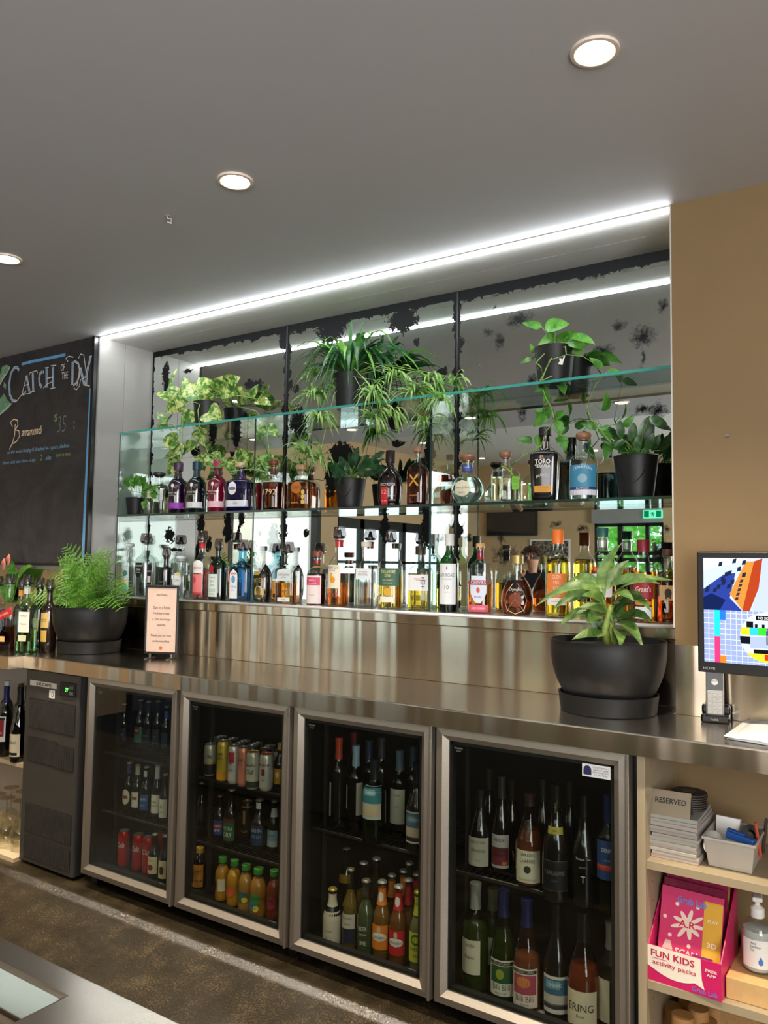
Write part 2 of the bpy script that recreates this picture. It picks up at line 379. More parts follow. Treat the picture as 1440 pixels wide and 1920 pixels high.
M_SOIL = P((44, 34, 26), .95, vary=.5, scale=90, bump=.8)
M_POT = P((17, 17, 18), .48, spec=.4, vary=.05, scale=8)

HEART = [(0, .05), (.04, .55), (.14, .92), (.3, 1), (.5, .86), (.7, .58), (.86, .28), (1, .0)]
LANCE = [(0, .10), (.1, .42), (.3, .92), (.45, 1), (.65, .80), (.85, .38), (1, .0)]
BLADE = [(0, .6), (.16, .9), (.34, 1), (.5, .95), (.66, .8), (.82, .55), (1, .0)]
OVAL = [(0, .08), (.12, .6), (.3, .95), (.5, 1), (.72, .85), (.9, .45), (1, .05)]
def leaf_mesh(mb, P0, P1, P2, w, prof, hint, fold=.25, mi=0):
    """a leaf along the arc P0-P1-P2, w wide, facing hint, folded along the midrib"""
    P0, P1, P2, hint = Vector(P0), Vector(P1), Vector(P2), Vector(hint); vs = []
    for t, r in prof:
        p = P0 * (1 - t) ** 2 + P1 * 2 * t * (1 - t) + P2 * t * t; d = ((P1 - P0) * (1 - t) + (P2 - P1) * t).normalized()
        s = d.cross(hint); s = s.normalized() if s.length > 1e-4 else d.cross(Vector((0, 0, 1))).normalized(); up = s.cross(d)
        o = s * (w / 2 * r); q = up * (w / 2 * r * fold)
        vs += [p + o + q, p, p - o + q]
    n = len(prof); fs = []
    for i in range(n - 1):
        a = 3 * i; fs += [(a, a + 1, a + 4, a + 3), (a + 1, a + 2, a + 5, a + 4)]
    mb.add(vs, fs, mi)
def leaf(parent, base, P0, P1, P2, w, prof, mat, hint, fold=.25, name='leaf'):
    """one leaf as a part of its plant, coordinates in world space"""
    m = MB(); leaf_mesh(m, Vector(P0) - base, Vector(P1) - base, Vector(P2) - base, w, prof, hint, fold); return m.build(name, mat, parent, smooth=True)

def pot(t, r0, r1, h, soil=True, mat=None, saucer=False, groove=False, zs=0, sy=1):
    """a tapering plastic pot: outer wall, rolled rim, inner wall; local to the thing"""
    m = MB(); p = [(r0 * .96, zs), (r0, zs + .006)] if not saucer else [(r0 * .80, zs), (r0 * .92, zs + .004), (r0 * .97, zs + .018)]
    for i in range(1, 9):
        f = i / 8; e = f if not saucer else 1 - (1 - f) ** 2.6; p.append((r0 + (r1 - r0) * e, zs + (.006 + (h - .006) * f if not saucer else .026 + (h - .026) * f)))
    p += [(r1 + .001, zs + h + .003), (r1 - .004, zs + h + .003), (r1 - .006, zs + h - .03), (r0 * .8, zs + .02)]
    m.lathe(p, 48, sy=sy, cap=True); o = m.build('pot', mat or M_POT, t, smooth='auto', angle=35)
    if groove: MB().tube([(r1 * .99 * math.sin(a), -(r0 + (r1 - r0) * (z / h)) * 1.004 * math.cos(a), zs + z) for a, z in [(-.9 + 1.8 * i / 16, h * (.95 - .62 * (1 - ((i - 8) / 8) ** 2))) for i in range(17)]], .0012, 4).build('moulded_seam', M_POT, t)
    if soil: MB().lathe([(0.0001, zs + h - .016), (r1 * .5, zs + h - .013), (r1 - .007, zs + h - .018)], 20, sy=sy, cap=False).build('soil', M_SOIL, t, smooth=True)
    if saucer:
        s = MB(); s.lathe([(r0 * .98, 0), (r0 * 1.0, .003), (r0 * 1.045, .052), (r0 * 1.05, .056), (r0 * 1.01, .056), (r0 * .98, .02)], 48, sy=sy); s.build('saucer', M_POT, t, smooth='auto', angle=35)
VIEW = Vector((.55, -.83, .1))
def hintv(r, k=.5, base=VIEW): return (base + Vector((r.uniform(-k, k), r.uniform(-k, k), r.uniform(-k, k)))).normalized()

# ---- trailing pothos: vines given by points seen in the photograph, at the depth of the shelf edge
def pothos(t, base, vines, leaves, mat, y, seed, stemr=.0022):
    r = random.Random(seed); allp = [Vector((0, 0, .10))]
    for vn in vines:
        pts = [at(u, v, y + dy) - base for u, v, dy in vn]; full = []
        for i in range(len(pts) - 1):
            a, b_ = pts[i], pts[i + 1]; 
            for k in range(3): full.append(a.lerp(b_, k / 3) + Vector((0, 0, r.uniform(-.002, .002))))
        full.append(pts[-1]); allp += full; MB().tube(full, stemr, 5).build('vine', M_STEM, t, smooth=True)
    for (u, v, L, ang, wd) in leaves:          # pixel of the stalk end, length and direction in the picture
        a = math.radians(ang); yy = y + r.uniform(-.03, .02)
        L *= .9; P0 = at(u, v, yy); P2 = at(u + L * math.cos(a), v + L * math.sin(a), yy + r.uniform(-.03, .01))
        ln = (P2 - P0).length; h = hintv(r, .45); P1 = (P0 + P2) / 2 + h * ln * r.uniform(.1, .25)
        leaf(t, base, P0, P1, P2, ln * wd, HEART, mat, h, r.uniform(.1, .35))
        p0 = P0 - base; near = min(allp, key=lambda q: (q - p0).length); dist = (near - p0).length
        if dist > .004: MB().tube([near, (near + p0) / 2 + Vector((0, -.01, .25 * min(dist, .06))), p0], stemr * .6, 4).build('leaf_stalk', M_STEM, t)

CP = {}
# 1 variegated pothos on the top glass shelf, left
y = .235; c = at(386, 790, y); base = Vector((c.x, y, G2))
t = thing('trailing_pothos', base, 'cream and green variegated trailing pothos in black pot, top glass shelf, left end', 'plant', 'plants on the glass shelves')
pot(t, .050, .062, .118)
pothos(t, base,
    [[(384, 750, 0), (372, 757, -.06), (360, 752, -.1), (345, 765, -.12), (342, 800, -.12), (341, 860, -.12)],
     [(384, 748, 0), (405, 735, -.06), (420, 725, -.08)], [(376, 755, -.05), (371, 770, -.11), (374, 800, -.12), (388, 810, -.12)],
     [(340, 812, -.12), (325, 797, -.12), (312, 795, -.12)], [(440, 760, 0), (480, 770, -.05), (500, 800, -.08), (505, 860, -.1)], [(371, 800, -.12), (390, 850, -.12), (430, 885, -.12), (470, 880, -.1), (500, 885, -.1)], [(384, 748, 0), (450, 742, -.05), (480, 748, -.05)]],
    [(318, 735, 55, -70, .42), (335, 745, 34, 235, .7), (322, 752, 38, 205, .5), (345, 752, 45, 150, .75), (352, 740, 42, 130, .7), (375, 745, 44, -150, .8), (385, 735, 46, 95, .85),
     (368, 765, 34, 60, .9), (388, 770, 42, 40, .85), (360, 770, 44, 120, .8), (395, 735, 40, -130, .8), (405, 730, 42, -35, .6), (398, 738, 44, -60, .55), (420, 725, 40, -30, .7), (418, 728, 34, 20, .7),
     (312, 795, 32, -130, .55), (315, 795, 30, 150, .6), (320, 785, 26, -40, .6), (372, 805, 38, 70, .8), (335, 830, 34, -170, .9), (340, 850, 40, 165, .85), (338, 862, 42, 130, .8), (345, 845, 36, -20, .7), (330, 865, 34, 90, .8),
     (378, 850, 38, 80, .8), (395, 850, 40, 60, .75), (425, 870, 38, 170, .8), (440, 868, 44, -25, .75), (450, 880, 36, 200, .8), (468, 874, 36, -20, .7), (500, 850, 40, 90, .7), (498, 800, 38, 120, .7),
     (470, 745, 32, -60, .5), (480, 750, 34, 20, .6), (490, 760, 30, -80, .5), (445, 748, 34, -30, .6), (455, 740, 30, 220, .6), (505, 862, 34, 60, .7), (480, 885, 36, 30, .8), (395, 865, 34, 10, .7), (500, 800, 36, 40, .6), (355, 735, 34, -110, .6)],
    L_VARI, .235, 3)
# 2 green pothos on the top shelf, right
y = .235; c = at(1040, 712, y); base = Vector((c.x, y, G2))
t = thing('trailing_pothos', base, 'green heart-leaved trailing pothos in black pot with white sticker, top glass shelf, right', 'plant', 'plants on the glass shelves')
pot(t, .058, .072, .135)
m = MB(); sp = at(1066, 684, .17) - base   # small white animal shaped sticker
m.poly([(-.012, -.012), (.004, -.014), (.007, -.002), (.014, .018), (.010, .020), (.003, .004), (-.002, .010), (-.009, .008), (-.006, .0)], 0, thick=.0004)
o = m.build('white_sticker', WHITE, t); o['label'] = 'small white sticker'; o.location = (.045, -.05, .075); o.rotation_euler.z = .75
pothos(t, base,
    [[(1042, 655, 0), (1020, 665, -.07), (1005, 680, -.1), (1015, 690, -.1)], [(1042, 655, 0), (1060, 650, -.06), (1062, 665, -.1), (1030, 675, -.1), (1015, 716, -.12)], [(1040, 655, 0), (1030, 680, -.1), (1012, 715, -.12), (1035, 705, -.12)],
     [(1018, 732, -.12), (1025, 750, -.12), (1033, 762, -.12), (1040, 790, -.13), (1022, 810, -.13), (1016, 835, -.13)], [(1100, 760, -.05), (1104, 775, -.06), (1120, 800, -.07), (1145, 830, -.08)], [(1016, 835, -.12), (990, 850, -.12), (960, 870, -.12), (958, 895, -.12)]],
    [(1015, 612, 42, 190, .4), (1022, 612, 52, -5, .55), (1042, 628, 44, 150, .5), (1048, 636, 40, -25, .5), (1065, 632, 46, 35, .5), (1072, 630, 52, 20, .4), (1075, 640, 34, 70, .9), (1040, 640, 34, 100, .4), (1042, 622, 20, -100, .5),
     (1000, 662, 22, -110, .5), (995, 672, 26, 155, .4), (1040, 700, 32, -100, .7), (1048, 712, 34, 70, .7), (1030, 722, 36, 155, .6), (1025, 735, 30, 100, .5),
     (1020, 776, 36, 130, .8), (1030, 780, 34, 200, .8), (1018, 785, 34, -60, .6), (1040, 785, 30, -30, .6), (1045, 788, 34, 80, .5), (1012, 815, 30, 90, .7), (1050, 818, 34, 70, .6), (998, 826, 34, 185, .5),
     (1128, 690, 34, -140, .5), (1140, 695, 36, 20, .5), (1130, 770, 40, -80, .7), (1120, 800, 36, 190, .5), (1128, 800, 40, 60, .6), (1140, 830, 40, 100, .6), (1150, 830, 36, 20, .6), (1170, 800, 34, -50, .5)],
    L_POTH, .235, 5)
# 3 spider plant in the middle of the top shelf
y = .235; c = at(655, 752, y); base = Vector((c.x, y, G2)); r = random.Random(11)
t = thing('spider_plant', base, 'large spider plant with arching leaves and hanging plantlets, middle of the top glass shelf', 'plant', 'plants on the glass shelves')
pot(t, .055, .068, .15)
top = Vector((0, 0, .145))
for i in range(84):
    a = r.uniform(0, 2 * PI); L = r.uniform(.26, .44); rise = r.uniform(.08, .24) if i < 44 else r.uniform(.2, .3); out_ = L * r.uniform(.5, .85); sy_ = .5 if math.sin(a) > 0 else 1.0
    if math.sin(a) > 0: out_ *= .55
    d = Vector((math.cos(a) * 1.05, math.sin(a) * .5, 0)); P0 = top + d * .03
    P1 = P0 + d * out_ * .5 + Vector((0, 0, rise)); P2 = P0 + d * out_ + Vector((0, 0, rise * r.uniform(-.6, .5)))
    P1.y = min(P1.y, .09); P2.y = min(P2.y, .09)
    leaf(t, Vector((0, 0, 0)), P0, P1, P2, r.uniform(.016, .026), BLADE, L_SPIDD if i % 3 else L_SPID, (0, -.3, 1), .3)
for P2 in ((.02, -.02, .36), (.10, -.03, .34), (-.09, -.02, .27), (.2, -.05, .24), (-.2, -.04, .16), (.24, -.06, .2), (.3, -.02, .17)):
    P2 = Vector(P2) + Vector((0, 0, .03)); leaf(t, Vector((0, 0, 0)), top, top + (P2 - top) * .5 + Vector((0, 0, .07)), P2, .024, BLADE, L_SPIDD, (0, -.8, .5), .3)
cl = [(598, 705, .0, 18), (590, 742, -.05, 22), (600, 790, -.1, 18), (572, 850, -.12, 24), (600, 862, -.1, 10), (698, 742, -.12, 20), (700, 785, -.12, 14), (740, 712, -.06, 20), (775, 738, -.08, 22), (735, 780, -.1, 12), (805, 718, -.05, 16), (830, 752, -.1, 12), (795, 800, -.1, 9), (850, 722, -.02, 11)]
SPILL = MB()
for (u, v, dy, n) in cl:
    cc = at(u, v, y + dy) - base
    MB().tube([top, top + (cc - top) * .4 + Vector((0, -.03, .06)), cc + Vector((0, 0, .03)), cc], .0016, 4).build('runner', M_STEM, t)
    for i in range(int(n * 1.9)):
        a = r.uniform(0, 2 * PI); L = r.uniform(.05, .13); d = Vector((math.cos(a), math.sin(a) * .5 - .15, 0)); up = r.uniform(-.02, .05)
        P0 = cc.copy(); P1 = P0 + d * L * .55 + Vector((0, 0, up + .035)); P2 = P0 + d * L + Vector((0, 0, up - r.uniform(.01, .09)))
        for q in (P1, P2): q.y = min(q.y, .09)
        if i < n * .88: leaf(t, Vector((0, 0, 0)), P0, P1, P2, r.uniform(.008, .013), BLADE, L_SPIDL if r.random() < .6 else L_SPID, (0, -.5, .8), .3)
        else: leaf_mesh(SPILL, P0, P1, P2, r.uniform(.007, .012), BLADE, (0, -.5, .8), .3)
SPILL.build('small_leaves', L_SPIDL, t, smooth=True)['kind'] = 'stuff'
# 4 small pothos on the middle shelf, far left
y = .20; c = at(254, 960, y); base = Vector((c.x, y, G1))
t = thing('small_trailing_plant', base, 'small green trailing plant in black pot, left end of the middle glass shelf', 'plant', 'plants on the glass shelves')
pot(t, .038, .050, .085)
r = random.Random(4); lv = []
for i in range(30):
    a = r.uniform(-150, 30); q = r.uniform(8, 26); lv.append((254 + q * 1.3 * math.cos(math.radians(a)), 918 + q * .7 * math.sin(math.radians(a)), r.uniform(12, 20), a + r.uniform(-30, 60), .5))
lv += [(216, 935, 14, 120, .5), (222, 945, 14, 90, .5), (275, 930, 16, 60, .5), (272, 940, 18, 100, .6), (266, 945, 16, 150, .5), (280, 925, 14, 10, .5), (214, 915, 14, 180, .4)]
pothos(t, base, [[(254, 922, 0), (235, 918, -.05), (222, 930, -.06), (214, 945, -.06)], [(256, 922, 0), (274, 925, -.05), (272, 945, -.06)]], lv, L_POTH, .19, 9, .0014)
# 5 dark leaved plant in the middle of the middle shelf
def bushy(name, label, px, py, y, z, r0, r1, h, leaves, mat, seed, wd=.5, prof=OVAL):
    c = at(px, py, y); base = Vector((c.x, y, z)); t = thing(name, base, label, 'plant', 'plants on the glass shelves'); pot(t, r0, r1, h, groove=True)
    r = random.Random(seed); o = base + Vector((0, 0, h - .01))
    for (u0, v0, u1, v1) in leaves:
        yy = y + r.uniform(-.07, .03); P0 = at(u0, v0, yy); P2 = at(u1, v1, yy - .01); hh = hintv(r, .5)
        st = [o - base + Vector((r.uniform(-.02, .02), r.uniform(-.02, .02), 0)), ((o - base) + (P0 - base)) / 2 + Vector((0, 0, .015)), P0 - base]
        MB().tube(st, .0018, 5).build('stem', M_STEM, t)
        leaf(t, base, P0, (P0 + P2) / 2 + hh * (P2 - P0).length * .12, P2, (P2 - P0).length * wd, prof, mat, hh, .22)
    return t
bushy('rubber_plant', 'dark leaved pot plant between the amber and black rum bottles, middle glass shelf', 656, 950, .2, G1, .052, .066, .118,
    [(650, 895, 620, 880), (648, 888, 615, 868), (655, 880, 636, 855), (660, 880, 655, 848), (668, 880, 668, 842), (672, 885, 690, 852), (676, 888, 712, 862), (680, 890, 722, 878), (670, 890, 700, 880), (646, 890, 622, 893), (640, 892, 634, 910), (632, 885, 618, 880), (664, 875, 672, 838), (655, 892, 650, 865), (690, 870, 722, 848), (696, 872, 724, 895), (640, 880, 640, 858), (660, 892, 680, 870), (700, 870, 720, 862), (645, 895, 644, 906)], L_DARK, 21, .42)
bushy('pot_plant', 'green broad leaved plant in black pot, right end of the middle glass shelf', 1193, 932, .2, G1, .056, .073, .138,
    [(1160, 826, 1140, 800), (1165, 822, 1162, 788), (1172, 825, 1152, 838), (1185, 830, 1188, 792), (1178, 845, 1170, 815), (1195, 848, 1198, 815), (1205, 845, 1218, 780), (1212, 845, 1226, 812), (1222, 845, 1236, 815), (1200, 856, 1216, 838), (1224, 795, 1258, 808), (1218, 782, 1252, 806), (1160, 850, 1172, 822), (1150, 830, 1126, 822), (1226, 850, 1250, 830), (1238, 845, 1255, 815), (1178, 855, 1194, 835), (1232, 840, 1242, 812)], L_ZZ, 23, .48)

# 6 fern in the wide pot at the left end of the counter
def widepot(label, name, cx, cyv):
    base = Vector((cx, cyv, CT)); t = thing(name, base, label, 'plant'); pot(t, .140, .170, .168, saucer=True, zs=.042); return t, base
t, base = widepot('feathery green fern in a wide dark grey pot at the left end of the counter', 'potted_fern', at(167, 1215, -.085).x, -.085)
r = random.Random(31); tip = [(40, 1130), (60, 1112), (85, 1100), (105, 1072), (112, 1050), (125, 1026), (140, 1045), (150, 1060), (170, 1040), (195, 1030), (215, 1030), (228, 1048), (205, 1060), (232, 1080), (218, 1095), (240, 1105), (236, 1130), (190, 1070), (160, 1085), (130, 1090), (105, 1110), (75, 1135), (50, 1148), (180, 1110), (150, 1110), (210, 1120), (120, 1130), (245, 1120), (98, 1085), (175, 1060), (135, 1065), (200, 1095), (110, 1140), (90, 1150), (150, 1140), (185, 1140), (225, 1140), (165, 1125), (205, 1142), (145, 1130), (38, 1138), (68, 1124), (196, 1050), (142, 1090), (225, 1110), (118, 1100), (160, 1055), (186, 1085)]
for i, (u, v) in enumerate(tip):
    yy = -.085 + r.uniform(-.15, .10); P2 = at(u, v, yy) - base; P0 = Vector((r.uniform(-.06, .06), r.uniform(-.05, .05), .195)); L = (P2 - P0).length
    P1 = (P0 + P2) / 2 + Vector((0, 0, L * r.uniform(.18, .35)))
    for q in (P1, P2):
        if q.x + base.x < -2.74: q.y = min(q.y, -.01)
        q.y = min(q.y, .14)
    m = MB(); N = 13; st = []
    for j in range(N + 1):
        q = j / N; p = P0 * (1 - q) ** 2 + P1 * 2 * q * (1 - q) + P2 * q * q; st.append(p)
        if j < 2: continue
        d = ((P1 - P0) * (1 - q) + (P2 - P1) * q).normalized(); h = (Vector((.3, -.6, .7)) + Vector((r.uniform(-.3, .3), 0, 0))).normalized(); s = d.cross(h).normalized()
        ln = .056 * math.sin(PI * min(1, (1 - q) * .9 + .12)) ** .8
        for sd in (-1, 1):
            dd = (s * sd + d * .45).normalized()
            for kk in range(4):
                a = p + dd * ln * kk / 4; b1 = dd * ln * .34; wv = d * ln * .15 * (1 - kk * .15)
                m.add([a, a + b1 * .5 + wv, a + b1, a + b1 * .5 - wv], [(0, 1, 2, 3)])
    m.tube(st, .0011, 3); m.build('frond', L_FERN, t)
# 7 dieffenbachia in the wide pot near the monitor
t, base = widepot('thick stemmed plant with broad leaves in a wide dark pot, right part of the counter', 'potted_dumb_cane', at(1140, 1300, -.075).x, -.075)
r = random.Random(8); S0 = at(1140, 1212, -.08); S1 = at(1148, 1135, -.08)
MB().tube([S0 - base, at(1134, 1180, -.08) - base, at(1141, 1150, -.08) - base, S1 - base], .013, 10, rend=.008).build('stem', P((120, 140, 62), .5, vary=.3, scale=60), t, smooth=True)
MB().tube([at(1152, 1214, -.07) - base, at(1146, 1185, -.07) - base, at(1150, 1160, -.07) - base], .011, 10, rend=.006).build('stem', P((120, 140, 62), .5, vary=.3, scale=60), t, smooth=True)
ll = [((1134, 1118), (1116, 1070), (1166, 1018), .048), ((1140, 1105), (1150, 1070), (1180, 1050), .048), ((1142, 1100), (1165, 1078), (1262, 1088), .050), ((1148, 1115), (1190, 1080), (1238, 1095), .048), ((1136, 1130), (1100, 1060), (1002, 1138), .048),
      ((1130, 1125), (1095, 1085), (1036, 1144), .052), ((1132, 1118), (1105, 1100), (1066, 1130), .048), ((1128, 1110), (1100, 1062), (1062, 1095), .044), ((1150, 1130), (1185, 1120), (1205, 1110), .05), ((1150, 1140), (1190, 1100), (1222, 1148), .05),
      ((1130, 1160), (1090, 1130), (1050, 1172), .05), ((1126, 1165), (1100, 1145), (1078, 1150), .05), ((1132, 1175), (1112, 1160), (1122, 1198), .05), ((1135, 1192), (1110, 1180), (1072, 1200), .045), ((1152, 1170), (1175, 1150), (1207, 1216), .052),
      ((1150, 1180), (1165, 1175), (1163, 1216), .05), ((1155, 1160), (1200, 1140), (1222, 1168), .044), ((1140, 1150), (1118, 1130), (1085, 1140), .048), ((1146, 1130), (1158, 1095), (1190, 1128), .05), ((1150, 1150), (1170, 1130), (1195, 1135), .048), ((1138, 1140), (1118, 1110), (1090, 1118), .05), ((1148, 1165), (1160, 1140), (1172, 1120), .05), ((1132, 1150), (1112, 1150), (1100, 1170), .048)]
for (a, b_, c_, w_) in ll:
    y0 = -.08 + r.uniform(-.02, .02); y2 = -.08 + r.uniform(-.12, .04); h = hintv(r, .25, Vector((.4, -.6, .6)))
    P0, P1, P2 = at(*a, y0), at(*b_, (y0 + y2) / 2), at(*c_, y2); leaf(t, base, P0, P1, P2, w_ * .82, LANCE, L_LILY, h, .3)
# 8 flamingo flower behind the bottles at the far left
c = at(30, 1200, -.02); base = Vector((c.x - .02, -.02, CT)); t = thing('flamingo_flower', base, 'pink flowering plant with broad dark leaves behind the bottles, far left', 'plant'); pot(t, .05, .06, .11)
for (a, b_, c_, w_) in [((15, 1130), (40, 1060), (62, 1062), .10), ((10, 1130), (30, 1075), (22, 1050), .08), ((12, 1120), (10, 1100), (2, 1085), .05), ((20, 1120), (30, 1100), (25, 1085), .05)]:
    leaf(t, base, at(*a, -.02), at(*b_, -.03), at(*c_, -.06), w_, HEART, L_POTH, (.4, -.6, .6), .15)
for (a, c_) in [((8, 1120), (5, 1060)), ((12, 1120), (14, 1052))]:
    leaf(t, base, at(c_[0], c_[1] + 6, -.05), at(c_[0] + 2, c_[1] - 2, -.08), at(c_[0] + 3, c_[1] - 14, -.07), .035, HEART, P((232, 140, 120), .3), (.5, -.7, .2), .2, 'flower')
    MB().tube([at(12, 1130, -.02) - base, at(a[0], a[1] - 30, -.03) - base, at(c_[0], c_[1] + 6, -.05) - base], .002, 5).build('stem', M_STEM, t)
crown('leafy_tree', -3.6, -12.6, 2.0, 1.25, 1.2, 2400, 'bright green tree outside the window, middle of the three seen in the mirror', 1)
crown('leafy_tree', -6.3, -13.2, 2.1, 1.35, 1.3, 2400, 'bright green tree outside the window, leftmost of the three seen in the mirror', 2)
crown('leafy_tree', -1.2, -12.4, 1.6, 1.0, 1.2, 1600, 'bright green tree outside the window, rightmost of the three seen in the mirror', 3)
crown('leafy_tree', -6.4, -17.5, 2.8, 1.7, 1.6, 2600, 'bright green tree farthest back outside the window, seen in the mirror', 4)
crown('leafy_tree', -2.4, -17.2, 2.7, 1.7, 1.7, 2600, 'bright green tree in the back row on the right, seen in the mirror', 5)
# ============================================================ MIRROR, GLASS SHELVES, STEELWORK, FRIDGE
def mirror_mat(name, blobs, edges, seed, soft=False):
    """antique mirror: silver with flaked black patches (blobs: x, z, rx, rz in metres) and black borders"""
    m, nt, out = newmat(name)
    g = nt.nodes.new('ShaderNodeBsdfGlossy'); g.inputs['Roughness'].default_value = .012
    haze = noise_tex(nt, 3, (1, 1, 1), 5, .7, (seed, 2, 0)); nt.links.new(ramp(nt, haze, [(.3, srgb(214, 222, 216)), (.7, srgb(232, 236, 232))]), g.inputs[0])
    d = nt.nodes.new('ShaderNodeBsdfPrincipled'); d.inputs['Base Color'].default_value = srgb(11, 11, 12); d.inputs['Roughness'].default_value = .6; d.inputs['Specular IOR Level'].default_value = .15
    tc = nt.nodes.new('ShaderNodeTexCoord'); n1 = nt.nodes.new('ShaderNodeTexNoise'); n1.inputs['Scale'].default_value = 16; n1.inputs['Detail'].default_value = 5; n1.inputs['Roughness'].default_value = .65
    mp = nt.nodes.new('ShaderNodeMapping'); mp.inputs['Location'].default_value = (seed, 0, seed); nt.links.new(tc.outputs['Object'], mp.inputs[0]); nt.links.new(mp.outputs[0], n1.inputs['Vector'])
    sub = nt.nodes.new('ShaderNodeVectorMath'); sub.operation = 'SUBTRACT'; sub.inputs[1].default_value = (.5, .5, .5); nt.links.new(n1.outputs['Color'], sub.inputs[0])
    scl = nt.nodes.new('ShaderNodeVectorMath'); scl.operation = 'SCALE'; scl.inputs['Scale'].default_value = .07; nt.links.new(sub.outputs[0], scl.inputs[0])
    add = nt.nodes.new('ShaderNodeVectorMath'); nt.links.new(tc.outputs['Object'], add.inputs[0]); nt.links.new(scl.outputs[0], add.inputs[1])
    acc = None
    for x, z, rx, rz in blobs:
        v = nt.nodes.new('ShaderNodeVectorMath'); v.operation = 'SUBTRACT'; v.inputs[1].default_value = (x, 0, z); nt.links.new(add.outputs[0], v.inputs[0])
        q = nt.nodes.new('ShaderNodeVectorMath'); q.operation = 'MULTIPLY'; q.inputs[1].default_value = (1 / rx, 0, 1 / rz); nt.links.new(v.outputs[0], q.inputs[0])
        l = nt.nodes.new('ShaderNodeVectorMath'); l.operation = 'LENGTH'; nt.links.new(q.outputs[0], l.inputs[0])
        acc = l.outputs['Value'] if acc is None else mathn(nt, 'MINIMUM', acc, l.outputs['Value'])
    n2 = noise_tex(nt, 55, (1, 1, 1), 4, .75, (seed, 5, 1)); n3 = noise_tex(nt, 9, (1, 1, 1), 6, .8, (seed, 9, 3))
    lim = mathn(nt, 'ADD', mathn(nt, 'MULTIPLY', n2, 1.9), -.12)
    blob = mathn(nt, 'MULTIPLY', mathn(nt, 'SUBTRACT', lim, acc), 1.5 if soft else 12, True)
    sx = nt.nodes.new('ShaderNodeSeparateXYZ'); nt.links.new(add.outputs[0], sx.inputs[0])
    s0 = nt.nodes.new('ShaderNodeSeparateXYZ'); nt.links.new(tc.outputs['Object'], s0.inputs[0])
    # borders: left, right and top, ragged
    e = None
    for ax, pos, sgn, wd in edges:
        dd = mathn(nt, 'MULTIPLY', mathn(nt, 'SUBTRACT', s0.outputs[ax], pos), sgn)
        rag = mathn(nt, 'MULTIPLY', mathn(nt, 'SUBTRACT', n1.outputs['Fac'], .47), .12); rag = mathn(nt, 'MAXIMUM', rag, 0)
        lt = mathn(nt, 'LESS_THAN', dd, mathn(nt, 'ADD', rag, wd)); e = lt if e is None else mathn(nt, 'MAXIMUM', e, lt)
    fleck = mathn(nt, 'GREATER_THAN', n2, .735)
    tot = mathn(nt, 'MAXIMUM', mathn(nt, 'MAXIMUM', blob, e), fleck)
    mx = nt.nodes.new('ShaderNodeMixShader'); nt.links.new(tot, mx.inputs[0]); nt.links.new(g.outputs[0], mx.inputs[1]); nt.links.new(d.outputs[0], mx.inputs[2])
    nt.links.new(mx.outputs[0], out.inputs[0]); return m

def mb_(u, v, rx, rz): p = at(u, v, DN); return (p.x, p.z, rx, rz)
panels = [(-2.778, -1.838, [mb_(311, 708, .035, .10), (mb_(352, 697, .05, .015)), mb_(476, 722, .075, .035), mb_(530, 640, .03, .06), mb_(365, 847, .05, .04), mb_(400, 808, .03, .10), mb_(445, 812, .03, .09), mb_(318, 1003, .05, .05), mb_(330, 880, .02, .05),
                          mb_(377, 985, .03, .08), mb_(390, 1020, .03, .05), mb_(427, 990, .03, .09), mb_(452, 975, .03, .04), mb_(330, 1030, .08, .008), mb_(435, 850, .02, .02), mb_(448, 1000, .015, .06), mb_(370, 1040, .02, .1), mb_(350, 955, .01, .04), mb_(512, 1010, .04, .09), mb_(340, 880, .02, .02)]),
          (-1.832, -.930, [mb_(622, 615, .11, .10), mb_(755, 600, .09, .07), mb_(560, 790, .06, .09), mb_(605, 645, .02, .05), mb_(620, 900, .04, .1), mb_(640, 850, .09, .06), mb_(575, 1000, .02, .02), mb_(722, 990, .025, .09), mb_(800, 985, .03, .12), mb_(815, 1010, .03, .09), mb_(555, 730, .02, .02),
                         mb_(740, 780, .05, .08), mb_(745, 830, .05, .02), mb_(805, 860, .03, .12), mb_(830, 700, .04, .03), mb_(780, 640, .015, .02), mb_(690, 740, .03, .05)]),
          (-.924, -.004, [mb_(975, 598, .08, .04), mb_(1000, 610, .02, .03), mb_(935, 640, .035, .045), mb_(915, 625, .03, .02), mb_(940, 548, .06, .012), mb_(1108, 516, .05, .022), mb_(1170, 500, .07, .022), mb_(870, 560, .02, .03), mb_(1160, 610, .035, .03), mb_(1205, 630, .06, .05), mb_(1205, 670, .012, .05),
                         mb_(1243, 575, .03, .035), mb_(1130, 655, .06, .02), mb_(1205, 770, .05, .03), mb_(1235, 770, .05, .04), mb_(978, 775, .025, .035), mb_(925, 575, .01, .01), mb_(1000, 710, .03, .03), mb_(948, 1040, .075, .05), mb_(980, 1052, .03, .03), mb_(940, 1010, .02, .04), mb_(1042, 980, .03, .015),
                         mb_(1090, 992, .04, .02), mb_(1240, 1035, .045, .07), mb_(1250, 995, .02, .02), mb_(880, 1010, .02, .02), mb_(870, 990, .015, .04), mb_(1160, 1030, .02, .02), mb_(1020, 720, .02, .04), mb_(1070, 870, .02, .02)])]
ed = [[(0, -2.778, 1, .012), (0, -1.838, -1, .008), (2, 2.497, -1, .030)], [(0, -1.832, 1, .010), (0, -.930, -1, .008), (2, 2.497, -1, .034)], [(0, -.924, 1, .008), (0, -.004, -1, .0), (2, 2.497, -1, .040)]]
t = thing('distressed_mirror', (-WN / 2, DN, LEDGE), 'large three panel antique mirror with flaking black patches across the back of the niche', 'mirror')
base = Vector(t.location); M_SEAL = P((16, 16, 17), .5)
